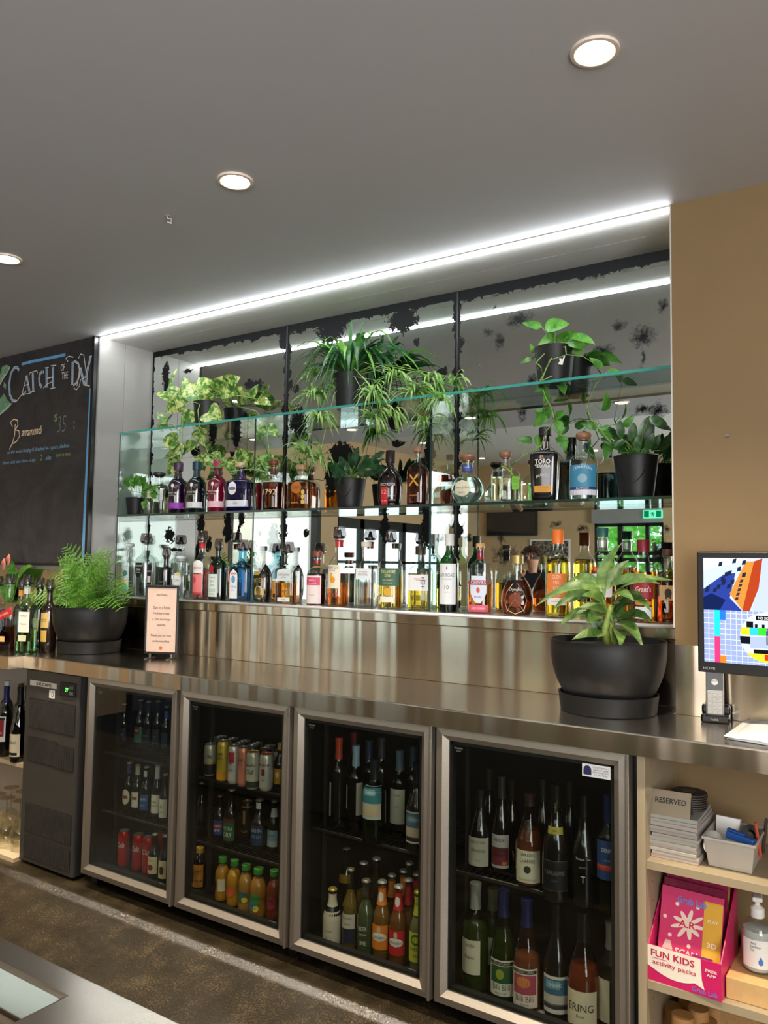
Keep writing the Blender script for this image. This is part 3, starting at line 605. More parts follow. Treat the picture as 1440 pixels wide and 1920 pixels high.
for i, (xa, xb, bl) in enumerate(panels):
    mm = mirror_mat('antique_mirror_%d' % i, [(x - base.x, z - base.z, a, b_) for x, z, a, b_ in bl], [(ax, (p - base.x) if ax == 0 else p - base.z, s_, w_) for ax, p, s_, w_ in ed[i]], 3.7 * i + 1, i == 2)
    box_obj('mirror_panel', xa - base.x, xb - base.x, 0, .006, .0, 2.497 - LEDGE, mm, t)
box_obj('joint_strip', -1.8385 - base.x, -1.8315 - base.x, -.0015, .006, 0, 2.497 - LEDGE, M_SEAL, t); box_obj('joint_strip', -.9305 - base.x, -.9235 - base.x, -.0015, .006, 0, 2.497 - LEDGE, M_SEAL, t)

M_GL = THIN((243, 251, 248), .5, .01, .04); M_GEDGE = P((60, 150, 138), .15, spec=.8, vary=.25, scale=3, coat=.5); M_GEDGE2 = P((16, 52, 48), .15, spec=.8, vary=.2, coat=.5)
def glass_slab(name, x0, x1, y0, y1, z0, z1, parent, em):
    """a glass plate whose cut front edge is the tinted one"""
    m = MB(); m.box(x0, x1, y0, y1, z0, z1); o = m.build(name, [M_GL, em], parent)
    for p in o.data.polygons:
        n = p.normal
        dims = sorted(((x1 - x0), (y1 - y0), (z1 - z0)))
        ax = [x1 - x0, y1 - y0, z1 - z0].index(dims[0])
        p.material_index = 0 if abs(n[ax]) > .9 else (1 if n.y < -.9 else 0)
        if ax != 2 and abs(n.x) > .9: p.material_index = 0
    return o
t = thing('glass_shelf_unit', (-WN / 2, YG, LEDGE), 'two tier frameless glass shelving with green edges in front of the mirror', 'shelf'); bx = WN / 2
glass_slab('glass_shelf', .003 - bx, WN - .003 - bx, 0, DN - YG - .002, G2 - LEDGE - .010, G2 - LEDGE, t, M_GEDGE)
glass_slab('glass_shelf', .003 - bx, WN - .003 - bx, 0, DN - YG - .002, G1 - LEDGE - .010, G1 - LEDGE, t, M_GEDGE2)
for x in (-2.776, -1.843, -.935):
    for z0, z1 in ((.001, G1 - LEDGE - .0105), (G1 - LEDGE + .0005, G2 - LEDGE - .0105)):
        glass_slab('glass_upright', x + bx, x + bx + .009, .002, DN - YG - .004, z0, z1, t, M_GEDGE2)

# ---- steel: counter, riser with ledge, splashback
t = thing('stainless_counter', (-1.0, YF, CT), 'long stainless steel back bar counter over the fridges', 'counter')
def wx(x): return x + 1.0
m = MB(); ol = [(wx(-2.75), .0), (wx(1.6), .0), (wx(1.6), -.001 - YF), (wx(-.0015), -.001 - YF), (wx(-.0015), YR - .001 - YF), (wx(-2.75), YR - .001 - YF)]; m.add([(x, y, -.03) for x, y in ol] + [(x, y, 0) for x, y in ol], [tuple(range(5, -1, -1)), tuple(range(6, 12))] + [(i, (i + 1) % 6, (i + 1) % 6 + 6, i + 6) for i in range(6)]); m.box(wx(-2.75), wx(1.6), .001, .02, -.052, -.03)
m.build('worktop', STEEL_TOP, t, bevel=.004)
box_obj('front_apron', wx(-2.75), wx(1.6), -.0025, .0, -.056, -.004, STEEL, t)
box_obj('worktop', wx(-.001), wx(1.6), YR + .012 - YF, YR + .10 - YF, -.03, 0, STEEL_TOP, t) if False else None
t = thing('stainless_upstand', (-1.4, YR, CT), 'stainless steel upstand with a narrow bottle ledge below the mirror', 'upstand')
m = MB(); m.box(-1.345, 1.398, 0, .011, .001, .205); m.build('upstand_panel', STEEL, t)
m = MB(); m.box(-1.378, 1.398, -.010, .011, .209, LEDGE - CT - .004); m.build('upstand_band', STEEL, t, bevel=.0015)
m = MB(); m.box(-1.378, 1.398, -.013, DN - YR - .001, LEDGE - CT - .008, LEDGE - CT); m.build('bottle_ledge', steel('ledge_steel', (.25, 10, 8), (226, 226, 226), .22, .01), t, bevel=.004, seg=3)
MB().tube([(-1.378, -.012, LEDGE - CT - .005), (1.398, -.012, LEDGE - CT - .005)], .0065, 12).build('ledge_lip_highlight', P((236, 234, 230), .28, .6), t, smooth=True)  # rounded lip, whitened and shaped to carry the strip's highlight
struct(box_obj('trim_6', .0, 1.6, -.004, .0, CT, 1.1545, STEEL, bevel=.001))
struct(box_obj('trim_7', -5.6, -WN, -.004, .0, CT, 1.33, STEEL))
# left counter that stands a little further forward
t = thing('stainless_counter', (-3.6, -.434, CT), 'stainless steel counter at the far left, a step further forward', 'counter')
MB().box(-2.0, .86, .0, .43, -.03, 0).build('worktop', STEEL_TOP, t, bevel=.003); box_obj('front_apron', -2.0, .86, -.0025, .0, -.056, -.003, STEEL, t)
box_obj('front_apron', .86, .862, -.002, .076, -.056, -.003, STEEL, t)
# open shelving below the left counter
M_LAM = P((206, 184, 148), .45, vary=.02); M_LAMW = P((188, 172, 146), .5, vary=.02)
t = thing('open_shelving', (-3.7, -.38, .03), 'pale laminate shelving with wine and glasses under the left counter', 'shelving')
box_obj('shelf', -1.5, .925, .10, .47, .390, .408, M_LAM, t); box_obj('bottom_shelf', -1.5, .925, .03, .47, .0, .018, M_LAM, t); box_obj('back_panel', -1.5, .925, .47, .485, 0, .858, P((196, 190, 178), .5), t)
box_obj('end_panel', -1.52, -1.5, .0, .485, 0, .858, M_LAM, t)

# ---- the fridge with four glass doors
M_LINER = P((20, 20, 21), .5, vary=.2); M_UNIT = P((66, 64, 61), .36, .25, .5, .10, 7); M_UNITD = P((24, 22, 20), .5)
XD = [-2.322 + .0, -1.7545, -1.192, -.630, -.033]; ZB, ZT = .082, .897; YD = -.328
XD[0] = -2.320
t = thing('bar_fridge', (-1.4, YD, .03), 'stainless four door glass fronted bar fridge under the counter', 'fridge'); o = Vector(t.location)
def L(x0, x1, y0, y1, z0, z1): return x0 - o.x, x1 - o.x, y0 - o.y, y1 - o.y, z0 - o.z, z1 - o.z
m = MB(); m.box(*L(-2.36, -.024, YD + .45, YD + .462, .10, .893)); m.box(*L(-2.36, -.024, YD + .03, YD + .45, .884, .893)); m.box(*L(-2.36, -.024, YD + .03, YD + .45, .088, .100))
for x in (-2.356, -1.192, -.028): m.box(*L(x - .012, x + .004, YD + .03, YD + .45, .10, .884))
m.build('cabinet', M_LINER, t)
m = MB()
for x in (-2.30, -1.22, -1.16, -.06): m.box(*L(x - .02, x + .02, YD + .05, YD + .09, .031, .088))
m.build('foot', BLACK, t)
SHELVES = {0: [.571, .328], 1: [.555, .312], 2: [.470], 3: [.448]}
GASK = P((28, 28, 28), .6); PANE = THIN((230, 233, 230), .35, .008, .03)
WIRE = P((70, 68, 64), .4, .7)
for i in range(4):
    xa, xb = XD[i] + .004, XD[i + 1] - .004
    # mitred frame: four bevelled stiles and rails
    fw = .044; m = MB(); x0, x1, z0, z1 = xa - o.x, xb - o.x, ZB - o.z, ZT - o.z; iz0, iz1, ix0, ix1 = z0 + fw, z1 - fw, x0 + fw, x1 - fw
    def quadstrip(a, b, c, d):   # outer a-b, inner d-c with a sloped inner lip
        m.add([(a[0], 0, a[1]), (b[0], 0, b[1]), (c[0], 0, c[1]), (d[0], 0, d[1])], [(0, 1, 2, 3)])
    O_ = [(x0, z0), (x1, z0), (x1, z1), (x0, z1)]; I_ = [(ix0, iz0), (ix1, iz0), (ix1, iz1), (ix0, iz1)]
    fr = [(0, 0.0), (.10, -.010), (.62, -.016), (1, -.002)]
    for k in range(4):
        a, b_, c_, d_ = O_[k], O_[(k + 1) % 4], I_[(k + 1) % 4], I_[k]
        for (s0, y0), (s1, y1) in zip(fr[:-1], fr[1:]):
            q = lambda p, r_, s: (p[0] + (r_[0] - p[0]) * s, p[1] + (r_[1] - p[1]) * s)
            A, B_, C_, D_ = q(a, d_, s0), q(b_, c_, s0), q(b_, c_, s1), q(a, d_, s1)
            m.add([(A[0], y0, A[1]), (B_[0], y0, B_[1]), (C_[0], y1, C_[1]), (D_[0], y1, D_[1])], [(0, 1, 2, 3)])
        m.add([(a[0], 0, a[1]), (b_[0], 0, b_[1]), (b_[0], .026, b_[1]), (a[0], .026, a[1])], [(3, 2, 1, 0)])
        m.add([(d_[0], -.002, d_[1]), (c_[0], -.002, c_[1]), (c_[0], .026, c_[1]), (d_[0], .026, d_[1])], [(0, 1, 2, 3)])
    d = m.build('door', ALU, t)
    g = MB(); gw = .011
    g.box(ix0, ix0 + gw, .004, .026, iz0, iz1); g.box(ix1 - gw, ix1, .004, .026, iz0, iz1); g.box(ix0, ix1, .004, .026, iz0, iz0 + gw); g.box(ix0, ix1, .004, .026, iz1 - gw, iz1)
    g.build('gasket', GASK, d); box_obj('glass_pane', ix0, ix1, .002, .0035, iz0, iz1, PANE, d)
    g = MB(); g.box(x1 - .009, x1 + .0, -.020, .0, z0 + .002, z1 - .002); g.build('door_handle', ALU, d, bevel=.002)
    g = MB(); text_mb(g, 'TOUGHENED', flat(.0012), ix0 + .030, iz1 - .020, .005, .028); text_mb(g, 'GLASS', flat(.0012), ix0 + .030, iz1 - .028, .004, .016); text_mb(g, 'heated glass', flat(.0012), ix1 - .03, iz0 + .022, .005, .028)
    g.build('etched_mark', P((150, 150, 146), .5), d)
    for zs in SHELVES[i]:       # wire shelf: rim and cross wires
        w_ = MB(); za = zs - o.z; xa_, xb_ = ix0 - .02, ix1 + .02
        if i in (0, 3): xa_, xb_ = (ix0 - .02, ix1 + .02)
        for yy in (.075, .44): w_.box(xa_, xb_, yy - .003, yy + .003, za - .010, za - .002)
        for q in range(7): yy = .075 + .365 * q / 6; w_.tube([(xa_, yy, za - .002), (xb_, yy, za - .002)], .0016, 4)
        n_ = 26
        for q in range(n_ + 1): xx = xa_ + (xb_ - xa_) * q / n_; w_.tube([(xx, .075, za - .002), (xx, .44, za - .002)], .0013, 4)
        w_.build('wire_shelf', WIRE, t)['kind'] = 'stuff'
    for xx in (ix0 - .008, ix1 + .004):
        MB().box(xx, xx + .008, .12, .135, .09, .85).build('shelf_rail', P((60, 58, 54), .5, .4), t)
    if i == 3:
        s = MB().box(ix1 - .088, ix1 - .010, -.0015, .0, iz1 - .040, iz1 - .006).build('energy_sticker', WHITE, d); s['label'] = 'white rectangular sticker with dark emblem'
        g = MB(); g.lathe([(.0001, -.0), (.014, 0)], 20, mi=0) if False else g.poly([(ix1 - .084, iz1 - .035), (ix1 - .062, iz1 - .035)] + [(ix1 - .073 + .011 * math.cos(a), iz1 - .022 + .012 * math.sin(a)) for a in [PI * q / 8 for q in range(9)]], -.0022, thick=.0005)
        for q, (s_, w_) in enumerate((('DO NOT OBSTRUCT', .058), ('AIR FLOW INSIDE', .056), ('KEEP DOOR SHUT', .058), ('AT ALL TIMES', .05))): text_mb(g, s_, flat(-.002), ix1 - .036, iz1 - .013 - .0065 * q, .004, w_ * .75)
        g.build('sticker_print', P((40, 44, 90), .5), d)
        g = MB().poly([(-1.30 + 1.4 - .55 + .92, 0)] * 3, 0) if False else None
# compressor housing with vents
t = thing('fridge_compressor_unit', (-2.555, -.328, .03), 'dark steel ventilated compressor unit with green digital display at the left end of the fridge', 'compressor')
x0, x1 = -.215, .175
MB().box(x0, x1, 0, .44, .012, .855).build('housing', M_UNIT, t, bevel=.006)
vents = [(-.175, .150, .60, .725), (-.175, .030, .455, .555), (.035, .150, .45, .545), (-.175, .150, .145, .265), (-.175, .150, .035, .125)]
for (a, b_, c_, d_) in vents:
    box_obj('vent_recess', a - .004, b_ + .004, -.0008, .001, c_ - .004, d_ + .004, M_UNITD, t)
    m = MB(); nn = int((b_ - a) / .0075)
    for q in range(nn + 1): xx = a + (b_ - a) * q / nn; m.box(xx - .0018, xx + .0018, -.004, 0, c_, d_)
    v_ = m.build('vent_louvres', M_UNIT, t); v_['kind'] = 'stuff'
box_obj('badge', -.180, .015, -.0025, 0, .785, .808, P((214, 208, 194), .4, .3), t)
m = MB(); text_mb(m, 'SKOPE', flat(-.003), -.075, .7965, .014, .115, off=.02); m.build('badge_lettering', BLACK, t)
box_obj('number_plate', -.035, .005, -.0025, 0, .742, .778, WHITE, t, .002); m = MB(); text_mb(m, '10', flat(-.003), -.015, .76, .026, .028, off=.01); m.build('number_lettering', P((110, 80, 60), .5), t)
c_ = box_obj('controller', .045, .152, -.007, 0, .762, .822, BLACK, t, .003); m = MB(); text_mb(m, '27', flat(-.0078), .097, .79, .018, .022, shear=.15); m.build('green_digits', EM((90, 255, 90), 2.5), c_)
m = MB(); m.box(.118, .128, -.0085, -.007, .772, .786); m.box(.118, .128, -.0085, -.007, .795, .808); m.box(.132, .142, -.0085, -.007, .772, .786); m.box(.132, .142, -.0085, -.007, .795, .808); m.build('button', P((90, 92, 92), .5), c_)
m = MB(); [m.box(x - .015, x + .015, .04, .07, .001, .014) for x in (-.17, .13)]; m.build('foot', BLACK, t)

# ---- shelving under the right end of the counter
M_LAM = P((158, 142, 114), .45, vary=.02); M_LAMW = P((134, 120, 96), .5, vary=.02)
t = thing('open_shelving', (.8, YF + .02, .03), 'cream laminate shelving under the right end of the counter', 'shelving'); o = Vector(t.location)
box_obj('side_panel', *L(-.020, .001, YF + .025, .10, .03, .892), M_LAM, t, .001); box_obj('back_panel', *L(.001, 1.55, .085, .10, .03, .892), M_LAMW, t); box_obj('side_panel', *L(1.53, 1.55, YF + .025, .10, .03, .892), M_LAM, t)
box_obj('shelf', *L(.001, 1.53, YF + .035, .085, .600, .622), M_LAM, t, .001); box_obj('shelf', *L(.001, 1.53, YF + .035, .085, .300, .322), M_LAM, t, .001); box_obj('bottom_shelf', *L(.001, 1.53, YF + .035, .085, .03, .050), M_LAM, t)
m = MB()
for z in [.1 + .05 * q for q in range(16)]:
    m.lathe([(.0001, 0), (.0022, 0)], 8, cap=False) if False else m.box(*L(.0011, .0015, -.27, -.266, z, z + .004))
m.build('shelf_pin_holes', P((90, 76, 60), .6), t)['kind'] = 'stuff'

# ---- the serving bar in the foreground with a sunk drainer tray
t = thing('stainless_service_bar', (-1.2, -2.1, .9), 'scuffed stainless steel service bar with sunken tray in the foreground', 'counter')
m = MB(); X0, X1, Y0, Y1 = -2.4, 2.2, -.30, .23; tx0, tx1, ty0, ty1 = -1.6, 1.005, -.26, .190; dp = -.045
m.add([(X0, Y0, 0), (X1, Y0, 0), (X1, Y1, 0), (X0, Y1, 0), (tx0, ty0, 0), (tx1, ty0, 0), (tx1, ty1, 0), (tx0, ty1, 0), (tx0 + .02, ty0 + .02, dp), (tx1 - .02, ty0 + .02, dp), (tx1 - .02, ty1 - .02, dp), (tx0 + .02, ty1 - .02, dp), (X0, Y0, -.05), (X1, Y0, -.05), (X1, Y1, -.05), (X0, Y1, -.05)],
      [(0, 1, 5, 4), (1, 2, 6, 5), (2, 3, 7, 6), (3, 0, 4, 7), (4, 5, 9, 8), (5, 6, 10, 9), (6, 7, 11, 10), (7, 4, 8, 11), (8, 9, 10, 11), (0, 12, 13, 1), (1, 13, 14, 2), (2, 14, 15, 3), (3, 15, 12, 0)])
m.build('bar_top', STEEL_BAR, t, bevel=.004)
m = MB(); m.box(X0 + .05, X1 - .05, Y0 + .04, Y1 - .06, -.97, -.06); m.build('bar_base', P((120, 116, 108), .4, .6), t)
box_obj('tray_step', tx0 + .03, tx1 - .03, ty1 - .045, ty1 - .022, dp, dp + .012, STEEL_BAR, t, .003)

# ---- ceiling lights
M_LED = EM((244, 250, 255), STRIP_E)
t = thing('led_strip_light', (-WN / 2, .018, H), 'long cool white led strip set in the ceiling along the front of the niche', 'light')
box_obj('channel', -WN / 2, WN / 2, -.016, .016, -.004, .0, P((230, 230, 228), .4), t); box_obj('diffuser', -WN / 2 + .004, WN / 2 - .004, -.008, .008, -.014, -.004, M_LED, t, .003)
def downlight(x, y, z, label, group=None, e=DOWN_E, col=(255, 236, 208)):
    t = thing('downlight', (x, y, z), label, 'light', group)
    MB().lathe([(.040, -.001), (.040, -.004), (.044, -.007), (.052, -.006), (.053, .0)], 32, cap=False).build('trim_ring', P((232, 214, 196), .4), t, smooth='auto')
    MB().lathe([(.0001, -.003), (.0405, -.003)], 32, cap=False).build('lamp', EM(col, e), t)
    if z < 2.6:
        l = bpy.data.lights.new('lamp_beam', 'SPOT'); l.energy = SPOT_W; l.spot_size = math.radians(104); l.spot_blend = .8; l.shadow_soft_size = .04; l.color = (1, .86, .68)
        o = bpy.data.objects.new('lamp_beam', l); COL.objects.link(o); o.parent = t; o.location = (0, 0, -.012)
def dl(u, v, s): p = atz(u, v, H); downlight(p.x, p.y, H, s)
dl(1115, 95, 'round recessed downlight nearest, upper right of the ceiling'); dl(441, 338, 'round recessed downlight in the middle of the ceiling'); dl(13, 484, 'round recessed downlight at the left edge of the picture')
for x, q_ in ((-3.3, 'left of the blackboard corner'), (-4.4, 'farthest left above the back bar'), (1.15, 'right of the monitor'), (2.2, 'farthest right above the back bar')): downlight(x, -.845, H, 'round recessed downlight outside the picture, ' + q_, 'downlights further along the bar')
for i, x in enumerate((-4.4, -3.3, -2.19, -1.035, .05, 1.15)): downlight(x, -2.2, H, 'round recessed downlight above the service bar, %s from the left, seen in the mirror' % ORD[i], 'downlights above the service bar')
for x in (-5.0, -3.2, -1.4, .4, 1.9):
    for y, q_ in ((-4.2, 'near'), (-6.2, 'middle'), (-8.0, 'far')): downlight(x, y, HH, 'dining room ceiling light, %s row, %s from the left, seen in the mirror' % (q_, ORD[[-5.0, -3.2, -1.4, .4, 1.9].index(x)]), 'dining room ceiling lights', BACK_E * 2.2)
def area(name, loc, rot, sx, sy, e, col):
    l = bpy.data.lights.new(name, 'AREA'); l.shape = 'RECTANGLE'; l.size = sx; l.size_y = sy; l.energy = e; l.color = col; o = bpy.data.objects.new(name, l); COL.objects.link(o); o.location = loc; o.rotation_euler = rot; return o
# light of the glazed doors and side room's skylight, then two added fill panels
area('daylight_and_fill', (XL - .3, -6.8, 1.3), (0, -PI / 2, 0), 1.8, 2.8, DAY_FILL_E * .075, (.86, .94, 1)); area('daylight_and_fill', (XL - 2.2, -3.0, HH - .05), (0, 0, 0), 2.5, 3, DAY_FILL_E * .5, (.92, .97, 1))
area('daylight_and_fill', (XR - .05, -4.6, 1.45), (0, PI / 2, 0), 2.2, 3.6, DAY_FILL_E * .7, (.95, .97, 1)); area('daylight_and_fill', (.6, YB + .1, 1.5), (PI / 2, 0, 0), 3.4, 1.9, DAY_FILL_E * .25, (.95, .97, 1))  # added panels on plain walls out of view, to brighten the ceiling
# small broken fixing on the ceiling
p = atz(317, 403, H); t = thing('ceiling_hook', (p.x, p.y, H), 'small broken white plastic fixing hanging from the ceiling', 'fixing')
MB().tube([(-.012, 0, 0), (-.004, 0, -.012), (.012, 0, -.016), (.006, .004, -.028), (-.006, .0, -.022)], .003, 5).build('hook', P((206, 200, 190), .5), t); MB().box(-.014, .0, -.006, .006, -.004, 0).build('base', P((150, 140, 128), .5), t)
p = at(1363, 818, 0); tag(MB().lathe([(.0001, -.003), (.006, -.002), (.007, 0)], 10).build('wall_plug', WHITE), 'small white plug in the brown wall right of the mirror', 'plug').location = p; COL.objects['wall_plug'].rotation_euler.x = PI / 2

# ============================================================ BLACKBOARD
t = thing('chalkboard', (-3.3, -.001, 1.354), 'large blackboard with coloured chalk catch of the day notice', 'blackboard'); o = Vector(t.location)
YBd = -.020
M_BOARD = art_mat('blackboard', [(30, 30, 33), (38, 38, 41), (50, 50, 53), (40, 40, 43)], 3.5)
M_BOARD.node_tree.nodes['Principled BSDF'].inputs['Roughness'].default_value = .5
box_obj('board', *L(-4.3, -2.80, YBd, -.001, 1.354, 2.499), M_BOARD, t)
m = MB(); m.box(*L(-2.803, -2.785, YBd - .004, -.001, 1.35, 2.5)); m.box(*L(-4.3, -2.8, YBd - .004, -.001, 1.35, 1.362)); m.build('frame', P((14, 14, 16), .3), t)
def cpt(u, v): p = at(u, v, YBd); return (p.x - o.x, p.z - o.z)
YC_ = YBd - o.y - .0012
C_BLUE = P((104, 160, 206), .9, vary=.15, scale=120); C_WHITE = P((214, 208, 200), .9, vary=.2, scale=120); C_GREEN = P((130, 168, 110), .9, vary=.25, scale=90); C_CREAM = P((238, 214, 180), .9, vary=.1, scale=90); C_PALE = P((130, 176, 206), .9, vary=.15, scale=90); C_GREY = P((120, 130, 116), .9, vary=.2, scale=90); C_SMUDGE = P((62, 62, 64), .9)
m = MB(); m.ribbon([cpt(41, 683), cpt(60, 678), cpt(90, 672), cpt(123, 665)], .016, YC_); m.ribbon([cpt(171, 728), cpt(166, 820), cpt(161, 930), cpt(156, 1040), cpt(153, 1088)], .022, YC_); m.build('chalk_border', C_BLUE, t)
# hand drawn capitals: thick blue strokes edged with thin white lines
def strokes(pxs, w, mat, name, white=True):
    m = MB(); k = MB()
    for s in pxs:
        p = [cpt(*q) for q in s]; m.ribbon(p, w, YC_)
        if white:
            for sg in (-1, 1):
                ps = [Vector(q) for q in p]; e = []
                for i, q in enumerate(ps):
                    d = (ps[min(i + 1, len(ps) - 1)] - ps[max(0, i - 1)]).normalized(); e.append(tuple(q + Vector((-d.y, d.x)) * sg * w * .55))
                k.ribbon(e, .0035, YC_ - .0008)
    m.build(name, mat, t)
    if white: k.build('chalk_outline', C_WHITE, t)['kind'] = 'stuff'
strokes([[(36, 695), (33, 689), (27, 690), (21, 700), (18, 720), (19, 740), (24, 751), (30, 752)],           # C
         [(50, 704), (56, 735)], [(62, 699), (63, 733)], [(80, 697), (76, 700), (74, 710), (75, 720), (79, 726)],
         [(88, 691), (88, 727)], [(100, 688), (100, 726)], [(137, 678), (136, 722)], [(151, 690), (159, 722)], [(171, 668), (163, 700), (162, 722)]], .011, C_BLUE, 'chalk_capitals')
strokes([[(139, 677), (147, 681), (150, 692), (149, 706), (145, 717), (138, 723)]], .007, C_BLUE, 'chalk_capitals')
m = MB()
for s in ([(24, 753), (32, 752), (40, 742), (50, 733)], [(42, 740), (46, 722), (51, 704)], [(43, 741), (50, 738)], [(52, 739), (60, 736)], [(55, 704), (57, 699), (70, 695), (71, 700)], [(45, 724), (55, 720)], [(58, 735), (67, 733)], [(82, 728), (90, 720), (98, 716), (100, 705)], [(85, 690), (92, 689)], [(96, 686), (106, 685)], [(95, 729), (104, 727)], [(128, 678), (124, 672), (130, 668), (138, 670)], [(148, 672), (152, 664), (158, 666), (162, 698)], [(145, 724), (149, 706), (152, 690)], [(88, 710), (100, 707)], [(82, 700), (82, 695)], [(168, 669), (175, 667)], [(158, 722), (169, 724)], [(139, 728), (144, 731), (149, 725), (152, 712), (162, 706)]):
    MB().ribbon([cpt(*q) for q in s], .005, YC_ - .001).build('chalk_flourish', C_WHITE, t)
m = MB()
def ct(s, u, v, h, w=None, shear=0, off=0, mb=m, rot=.0): c = cpt(u, v); text_mb(mb, s, flat(YC_), c[0], c[1], h, w, shear=shear, off=off, rot=rot)
ct('OF', 118, 689, .036, .034, mb=m); ct('THE', 122, 704, .036, .052, mb=m); m.build('chalk_words', C_WHITE, t)
m = MB(); ct('arramundi', 60, 808, .045, .185, shear=.3, off=.006, mb=m); bpts = [(33, 795), (28, 790), (22, 795), (22, 803), (27, 800)]
for s in ([(18, 843), (24, 830), (28, 815), (29, 795)], [(24, 800), (20, 792), (26, 786), (33, 788), (34, 797), (29, 806)], [(29, 806), (36, 808), (37, 818), (31, 828), (24, 832)]): m.ribbon([cpt(*q) for q in s], .006, YC_)
m.build('chalk_words', C_CREAM, t)
m = MB(); ct('35', 116, 795, .085, .072, mb=m, shear=.1, off=-.02); m.ribbon([cpt(138, 790), cpt(140, 793), cpt(139, 796)], .006, YC_); m.ribbon([cpt(138, 800), cpt(140, 803), cpt(139, 806)], .006, YC_); m.build('chalk_price', C_GREY, t)['kind'] = 'stuff'
m = MB(); ct('$', 105, 784, .045, mb=m); m.build('chalk_price', C_GREEN, t)
m = MB(); ct('on the wood fired grill, finished w- capers, shallots', 70, 843, .026, .55, shear=.2, mb=m); ct('butter, with your choice of any', 36, 866, .024, .30, shear=.2, mb=m); ct('sides', 91, 858, .022, .05, shear=.2, mb=m); m.build('chalk_words', C_PALE, t)
m = MB(); ct('2', 78, 858, .032, mb=m); ct('(refer to menu)', 119, 853, .026, .12, shear=.2, mb=m); m.build('chalk_words', C_GREEN, t)
m = MB()       # the drawn fish whose tail shows at the left edge
for pl in ([(0, 705), (4, 688), (12, 684), (19, 687), (13, 700), (6, 712), (0, 722)], [(0, 748), (8, 738), (13, 748), (20, 756), (25, 755), (14, 768), (4, 776), (0, 778)], [(-20, 700), (0, 705), (0, 722), (-16, 745), (-30, 720)], [(8, 716), (12, 722), (11, 730), (6, 724)]):
    m.poly([cpt(*q) for q in reversed(pl)], YC_, thick=.0005)
m.build('chalk_fish', P((110, 150, 118), .9, vary=.4, scale=50), t)
m = MB(); m.ribbon([cpt(0, 722), cpt(8, 708), cpt(16, 696), cpt(19, 688)], .006, YC_ - .001); m.ribbon([cpt(3, 712), cpt(10, 700)], .004, YC_ - .001); m.ribbon([cpt(0, 778), cpt(8, 770), cpt(22, 757)], .005, YC_ - .001); m.build('chalk_fish_outline', C_WHITE, t)
# ============================================================ BOTTLES
# profile: (height fraction, radius fraction); n = squareness, dp = depth / width, nk = neck radius fraction
KINDS = {
 'round':   dict(p=[(0, .9), (.015, 1), (.60, 1), (.66, .97), (.71, .82), (.745, .58), (.78, .42), (.83, .36), (.96, .34), (.965, .42), (1, .42)], n=2, dp=1),
 'tall':    dict(p=[(0, .9), (.015, 1), (.56, 1), (.62, .97), (.67, .80), (.71, .56), (.75, .43), (.80, .38), (.95, .36), (.955, .44), (1, .44)], n=2, dp=1),
 'sharp':   dict(p=[(0, .92), (.015, 1), (.66, 1), (.69, .98), (.71, .86), (.73, .50), (.745, .40), (.78, .36), (.95, .35), (.955, .43), (1, .43)], n=2, dp=1),
 'square':  dict(p=[(0, .92), (.02, 1), (.62, 1), (.66, .96), (.70, .80), (.73, .50), (.76, .36), (.95, .34), (.955, .40), (1, .40)], n=5, dp=.8),
 'flat':    dict(p=[(0, .88), (.02, 1), (.60, 1), (.66, .96), (.70, .86), (.74, .62), (.775, .38), (.82, .32), (.96, .31), (.965, .38), (1, .38)], n=3.2, dp=.55),
 'squat':   dict(p=[(0, .86), (.03, .98), (.10, 1), (.55, 1), (.64, .97), (.71, .84), (.76, .56), (.79, .34), (.83, .28), (.96, .28), (.965, .33), (1, .33)], n=2.3, dp=.8),
 'decanter':dict(p=[(0, .72), (.02, .80), (.12, .93), (.30, 1), (.48, .97), (.60, .82), (.68, .55), (.73, .34), (.78, .28), (.95, .28), (.955, .33), (1, .33)], n=2.0, dp=.8),
 'bell':    dict(p=[(0, .94), (.02, 1), (.30, .98), (.45, .92), (.56, .78), (.65, .55), (.72, .36), (.78, .28), (.95, .26), (.955, .32), (1, .32)], n=2, dp=.8),
 'orb':     dict(p=[(0, .45), (.02, .52), (.08, .74), (.18, .92), (.30, 1), (.42, .97), (.54, .82), (.62, .60), (.68, .40), (.74, .34), (.95, .33), (.955, .38), (1, .38)], n=2, dp=.62),
 'triangle':dict(p=[(0, .72), (.02, .80), (.12, .96), (.25, 1), (.42, .90), (.56, .70), (.66, .46), (.72, .30), (.76, .26), (.92, .26), (.925, .33), (1, .33)], n=2.2, dp=.7),
 'taper':   dict(p=[(0, .80), (.02, .86), (.60, 1), (.66, .98), (.69, .86), (.71, .50), (.73, .34), (.95, .33), (.955, .38), (1, .38)], n=4, dp=.8),
 'bordeaux':dict(p=[(0, .92), (.012, 1), (.60, 1), (.65, .95), (.69, .76), (.73, .50), (.77, .40), (.95, .37), (.955, .42), (1, .42)], n=2, dp=1),
 'burgundy':dict(p=[(0, .92), (.012, 1), (.40, 1), (.48, .94), (.58, .74), (.68, .50), (.76, .38), (.95, .34), (.955, .40), (1, .40)], n=2, dp=1),
 'flute':   dict(p=[(0, .92), (.012, 1), (.36, 1), (.48, .90), (.62, .64), (.74, .44), (.82, .37), (.95, .35), (.955, .40), (1, .40)], n=2, dp=1),
 'beer':    dict(p=[(0, .9), (.02, 1), (.50, 1), (.57, .95), (.63, .78), (.70, .56), (.78, .45), (.90, .40), (.95, .42), (1, .42)], n=2, dp=1),
 'juice':   dict(p=[(0, .85), (.03, 1), (.20, 1), (.24, .93), (.42, .93), (.46, 1), (.62, 1), (.72, .90), (.80, .66), (.86, .48), (1, .46)], n=2, dp=1),
}
M_SHELL = THIN((244, 249, 247), .9, .01, .05)
